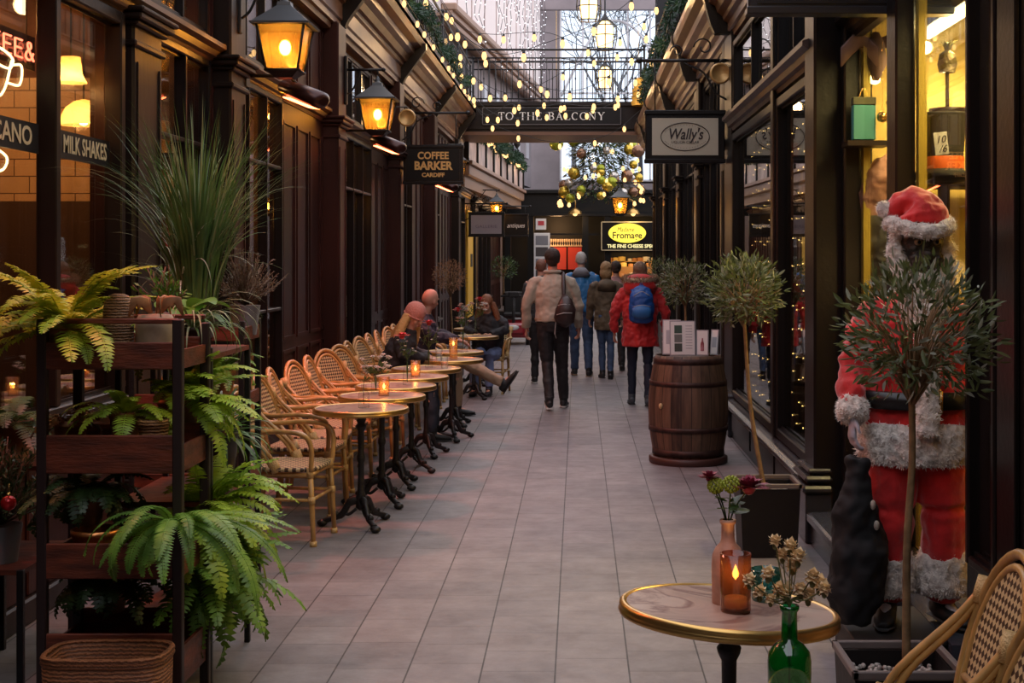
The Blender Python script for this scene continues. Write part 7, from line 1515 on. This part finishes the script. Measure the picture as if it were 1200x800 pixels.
r = thing('price_card', 'white card marked 10/6 in the yellow shop window', 'card', P(1103, 168, 6.62)); M = Matrix.Rotation(-.12, 4, 'Y'); g = G(); g.box(-.033, .033, 0, .004, -.055, .055, M=M, bev=.001); obj('card', g, M_white, r); text('lettering', '10', .05, M @ T(-.002, -.001, .018) @ FRONT, M_ink, r, shear=.3); text('lettering', '/6', .05, M @ T(.004, -.001, -.028) @ FRONT, M_ink, r, shear=.3)
r = thing('felt_hat', 'dark top hat with orange ribbon carrying the price card in the yellow window', 'hat', P(1106, 205, 6.82)); g = G(); g.lathe([(0, 0), (.16, 0), (.165, .008), (.10, .02), (.095, .08), (.11, .30), (.11, .31), (0, .31)], n=28); obj('hat_body', g, mat('dark_felt', (.035, .028, .02), .8), r); g = G(); g.lathe([(.099, .02), (.101, .085), (.098, .09)], n=28); obj('ribbon', g, mat('orange_ribbon', (.85, .16, .02), .5), r)
g = G(); g.lathe([(0, 0), (.12, 0), (.1, .03), (.03, .06), (.03, 1.0), (.16, 1.03), (.16, 1.05), (0, 1.05)], n=20); o = obj('hat_stand', g, M_darkwood, None, (P(1106, 205, 6.82).x, 6.82, P(1106, 205, 6.82).z-1.05)); tag(o, 'slim dark stand carrying the top hat in the yellow window', 'stand')
r = thing('pineapple_lamp', 'small dark pineapple ornament high in the yellow shop window', 'ornament', (P(1110, 205, 6.82).x, 6.82, P(1106, 205, 6.82).z+.512)); g = G(); g.lathe([(0, 0), (.04, .0), (.05, .04), (.04, .09), (.015, .11), (0, .11)], n=14); obj('fruit', g, mat('bronze_dark', (.09, .07, .03), .4, .5, bump=1, bscale=60), r); g = G()
for q in range(14): a = q*2.4; t = .3+.5*(q % 3)/2; g.loft([(0, 0, .10), (math.cos(a)*.03*t, math.sin(a)*.03*t, .135), (math.cos(a)*.07*t, math.sin(a)*.07*t, .16)], [.008, .006, .001], 5)
obj('leaf_crown', g, mat('bronze_leaf', (.2, .18, .07), .4, .4), r); g = G(); g.loft([(0, 0, 0), (0, 0, -.18)], .01, 6); g.lathe([(.09, -.2), (.09, -.18), (0, -.18)], n=16); obj('foot', g, M_darkwood, r)
r = thing('tube_light', 'bright fluorescent tube light under the ceiling of the yellow shop', 'light', (1.97, 6.95, 2.95)); g = G(); g.loft([(-.0, -.9, 0), (0, .75, 0)], .028, 10); obj('tube', g, emit('tube_glow', (1, .85, .45), 12), r); g = G(); g.box(-.04, .04, -.95, .8, .025, .07); g.loft([(0, -.7, .07), (0, -.7, 1.15)], .006, 4); g.loft([(0, .6, .07), (0, .6, 1.15)], .006, 4); obj('fitting', g, M_white, r)
light('AREA', (2.0, 6.9, 2.9), (1, .74, .28), 75, .1, (0, 0, 0), 'tube_area_light', 2.2); light('POINT', (2.2, 7.9, 2.6), (1, .78, .4), 26, .06); light('POINT', (1.85, 6.9, 1.6), (1, .65, .25), 6, .1)
r = thing('spot_lamp', 'small warm spot lamp on the back wall of the yellow shop', 'lamp', P(1025, 92, 8.1)); g = G(); g.ball((0, 0, 0), .035, 10, 8); obj('bulb', g, M_lbulb, r); g = G(); g.lathe([(.03, .02), (.05, .08), (.02, .13), (0, .13)], n=12); g.loft([(0, 0, .12), (0, .18, .16)], .01, 5); obj('fitting', g, M_white, r)
r = thing('flying_witch_ornament', 'dusky bat winged puppet hanging in the top of the yellow window', 'puppet', P(1026, 58, 7.95)); g = G(); g.loft([(0, 0, .10), (0, 0, .04), (.01, 0, -.08), (.0, 0, -.18)], [.02, .05, .06, .02], 12)
for q in (-1, 1): g.loft([(q*.02, 0, .03), (q*.10, .01, .06), (q*.17, .0, -.01), (q*.20, 0, -.10)], [(.03, .01), (.05, .008), (.04, .006), (.004, .004)], 8, ref=(0, 1, 0))
g.loft([(0, 0, .1), (0, 0, .8)], .002, 4); obj('puppet_body', g, mat('mauve_brown_felt', (.13, .07, .06), .8), r)

# added lantern out of view, brightening the nearest plants and front table
lantern((1.10, 2.3, 3.15), 1, .38, 'added amber lantern out of view on the right wall beside the camera', 1.0, power=48, col=(1, .78, .5))
bpy.data.scenes.remove(WORK)
# ------------------------------------------------------------------ camera, world, view
cd = bpy.data.cameras.new('camera'); cam = bpy.data.objects.new('camera', cd); COL.objects.link(cam)
cam.location = (0, 0, 1.70); cam.rotation_euler = (PI/2, 0, 0)
cd.sensor_width = 36; cd.lens = 48; cd.shift_x = -78/1200; cd.shift_y = -100/1200; cd.clip_start = .05; cd.clip_end = 300
scene.camera = cam
w = bpy.data.worlds.new('world'); scene.world = w; w.use_nodes = True
bg = w.node_tree.nodes['Background']; bg.inputs[0].default_value = (.90, .90, 1.0, 1); bg.inputs[1].default_value = WORLD
scene.view_settings.view_transform = 'Standard'; scene.view_settings.look = 'None'
scene.view_settings.exposure = EXPO; scene.view_settings.gamma = 1; scene.view_settings.use_curve_mapping = False
scene.cycles.max_bounces = 8; scene.cycles.transparent_max_bounces = 16; scene.cycles.sample_clamp_indirect = 4
scene.cycles.use_denoising = True; scene.cycles.caustics_reflective = False; scene.cycles.caustics_refractive = False
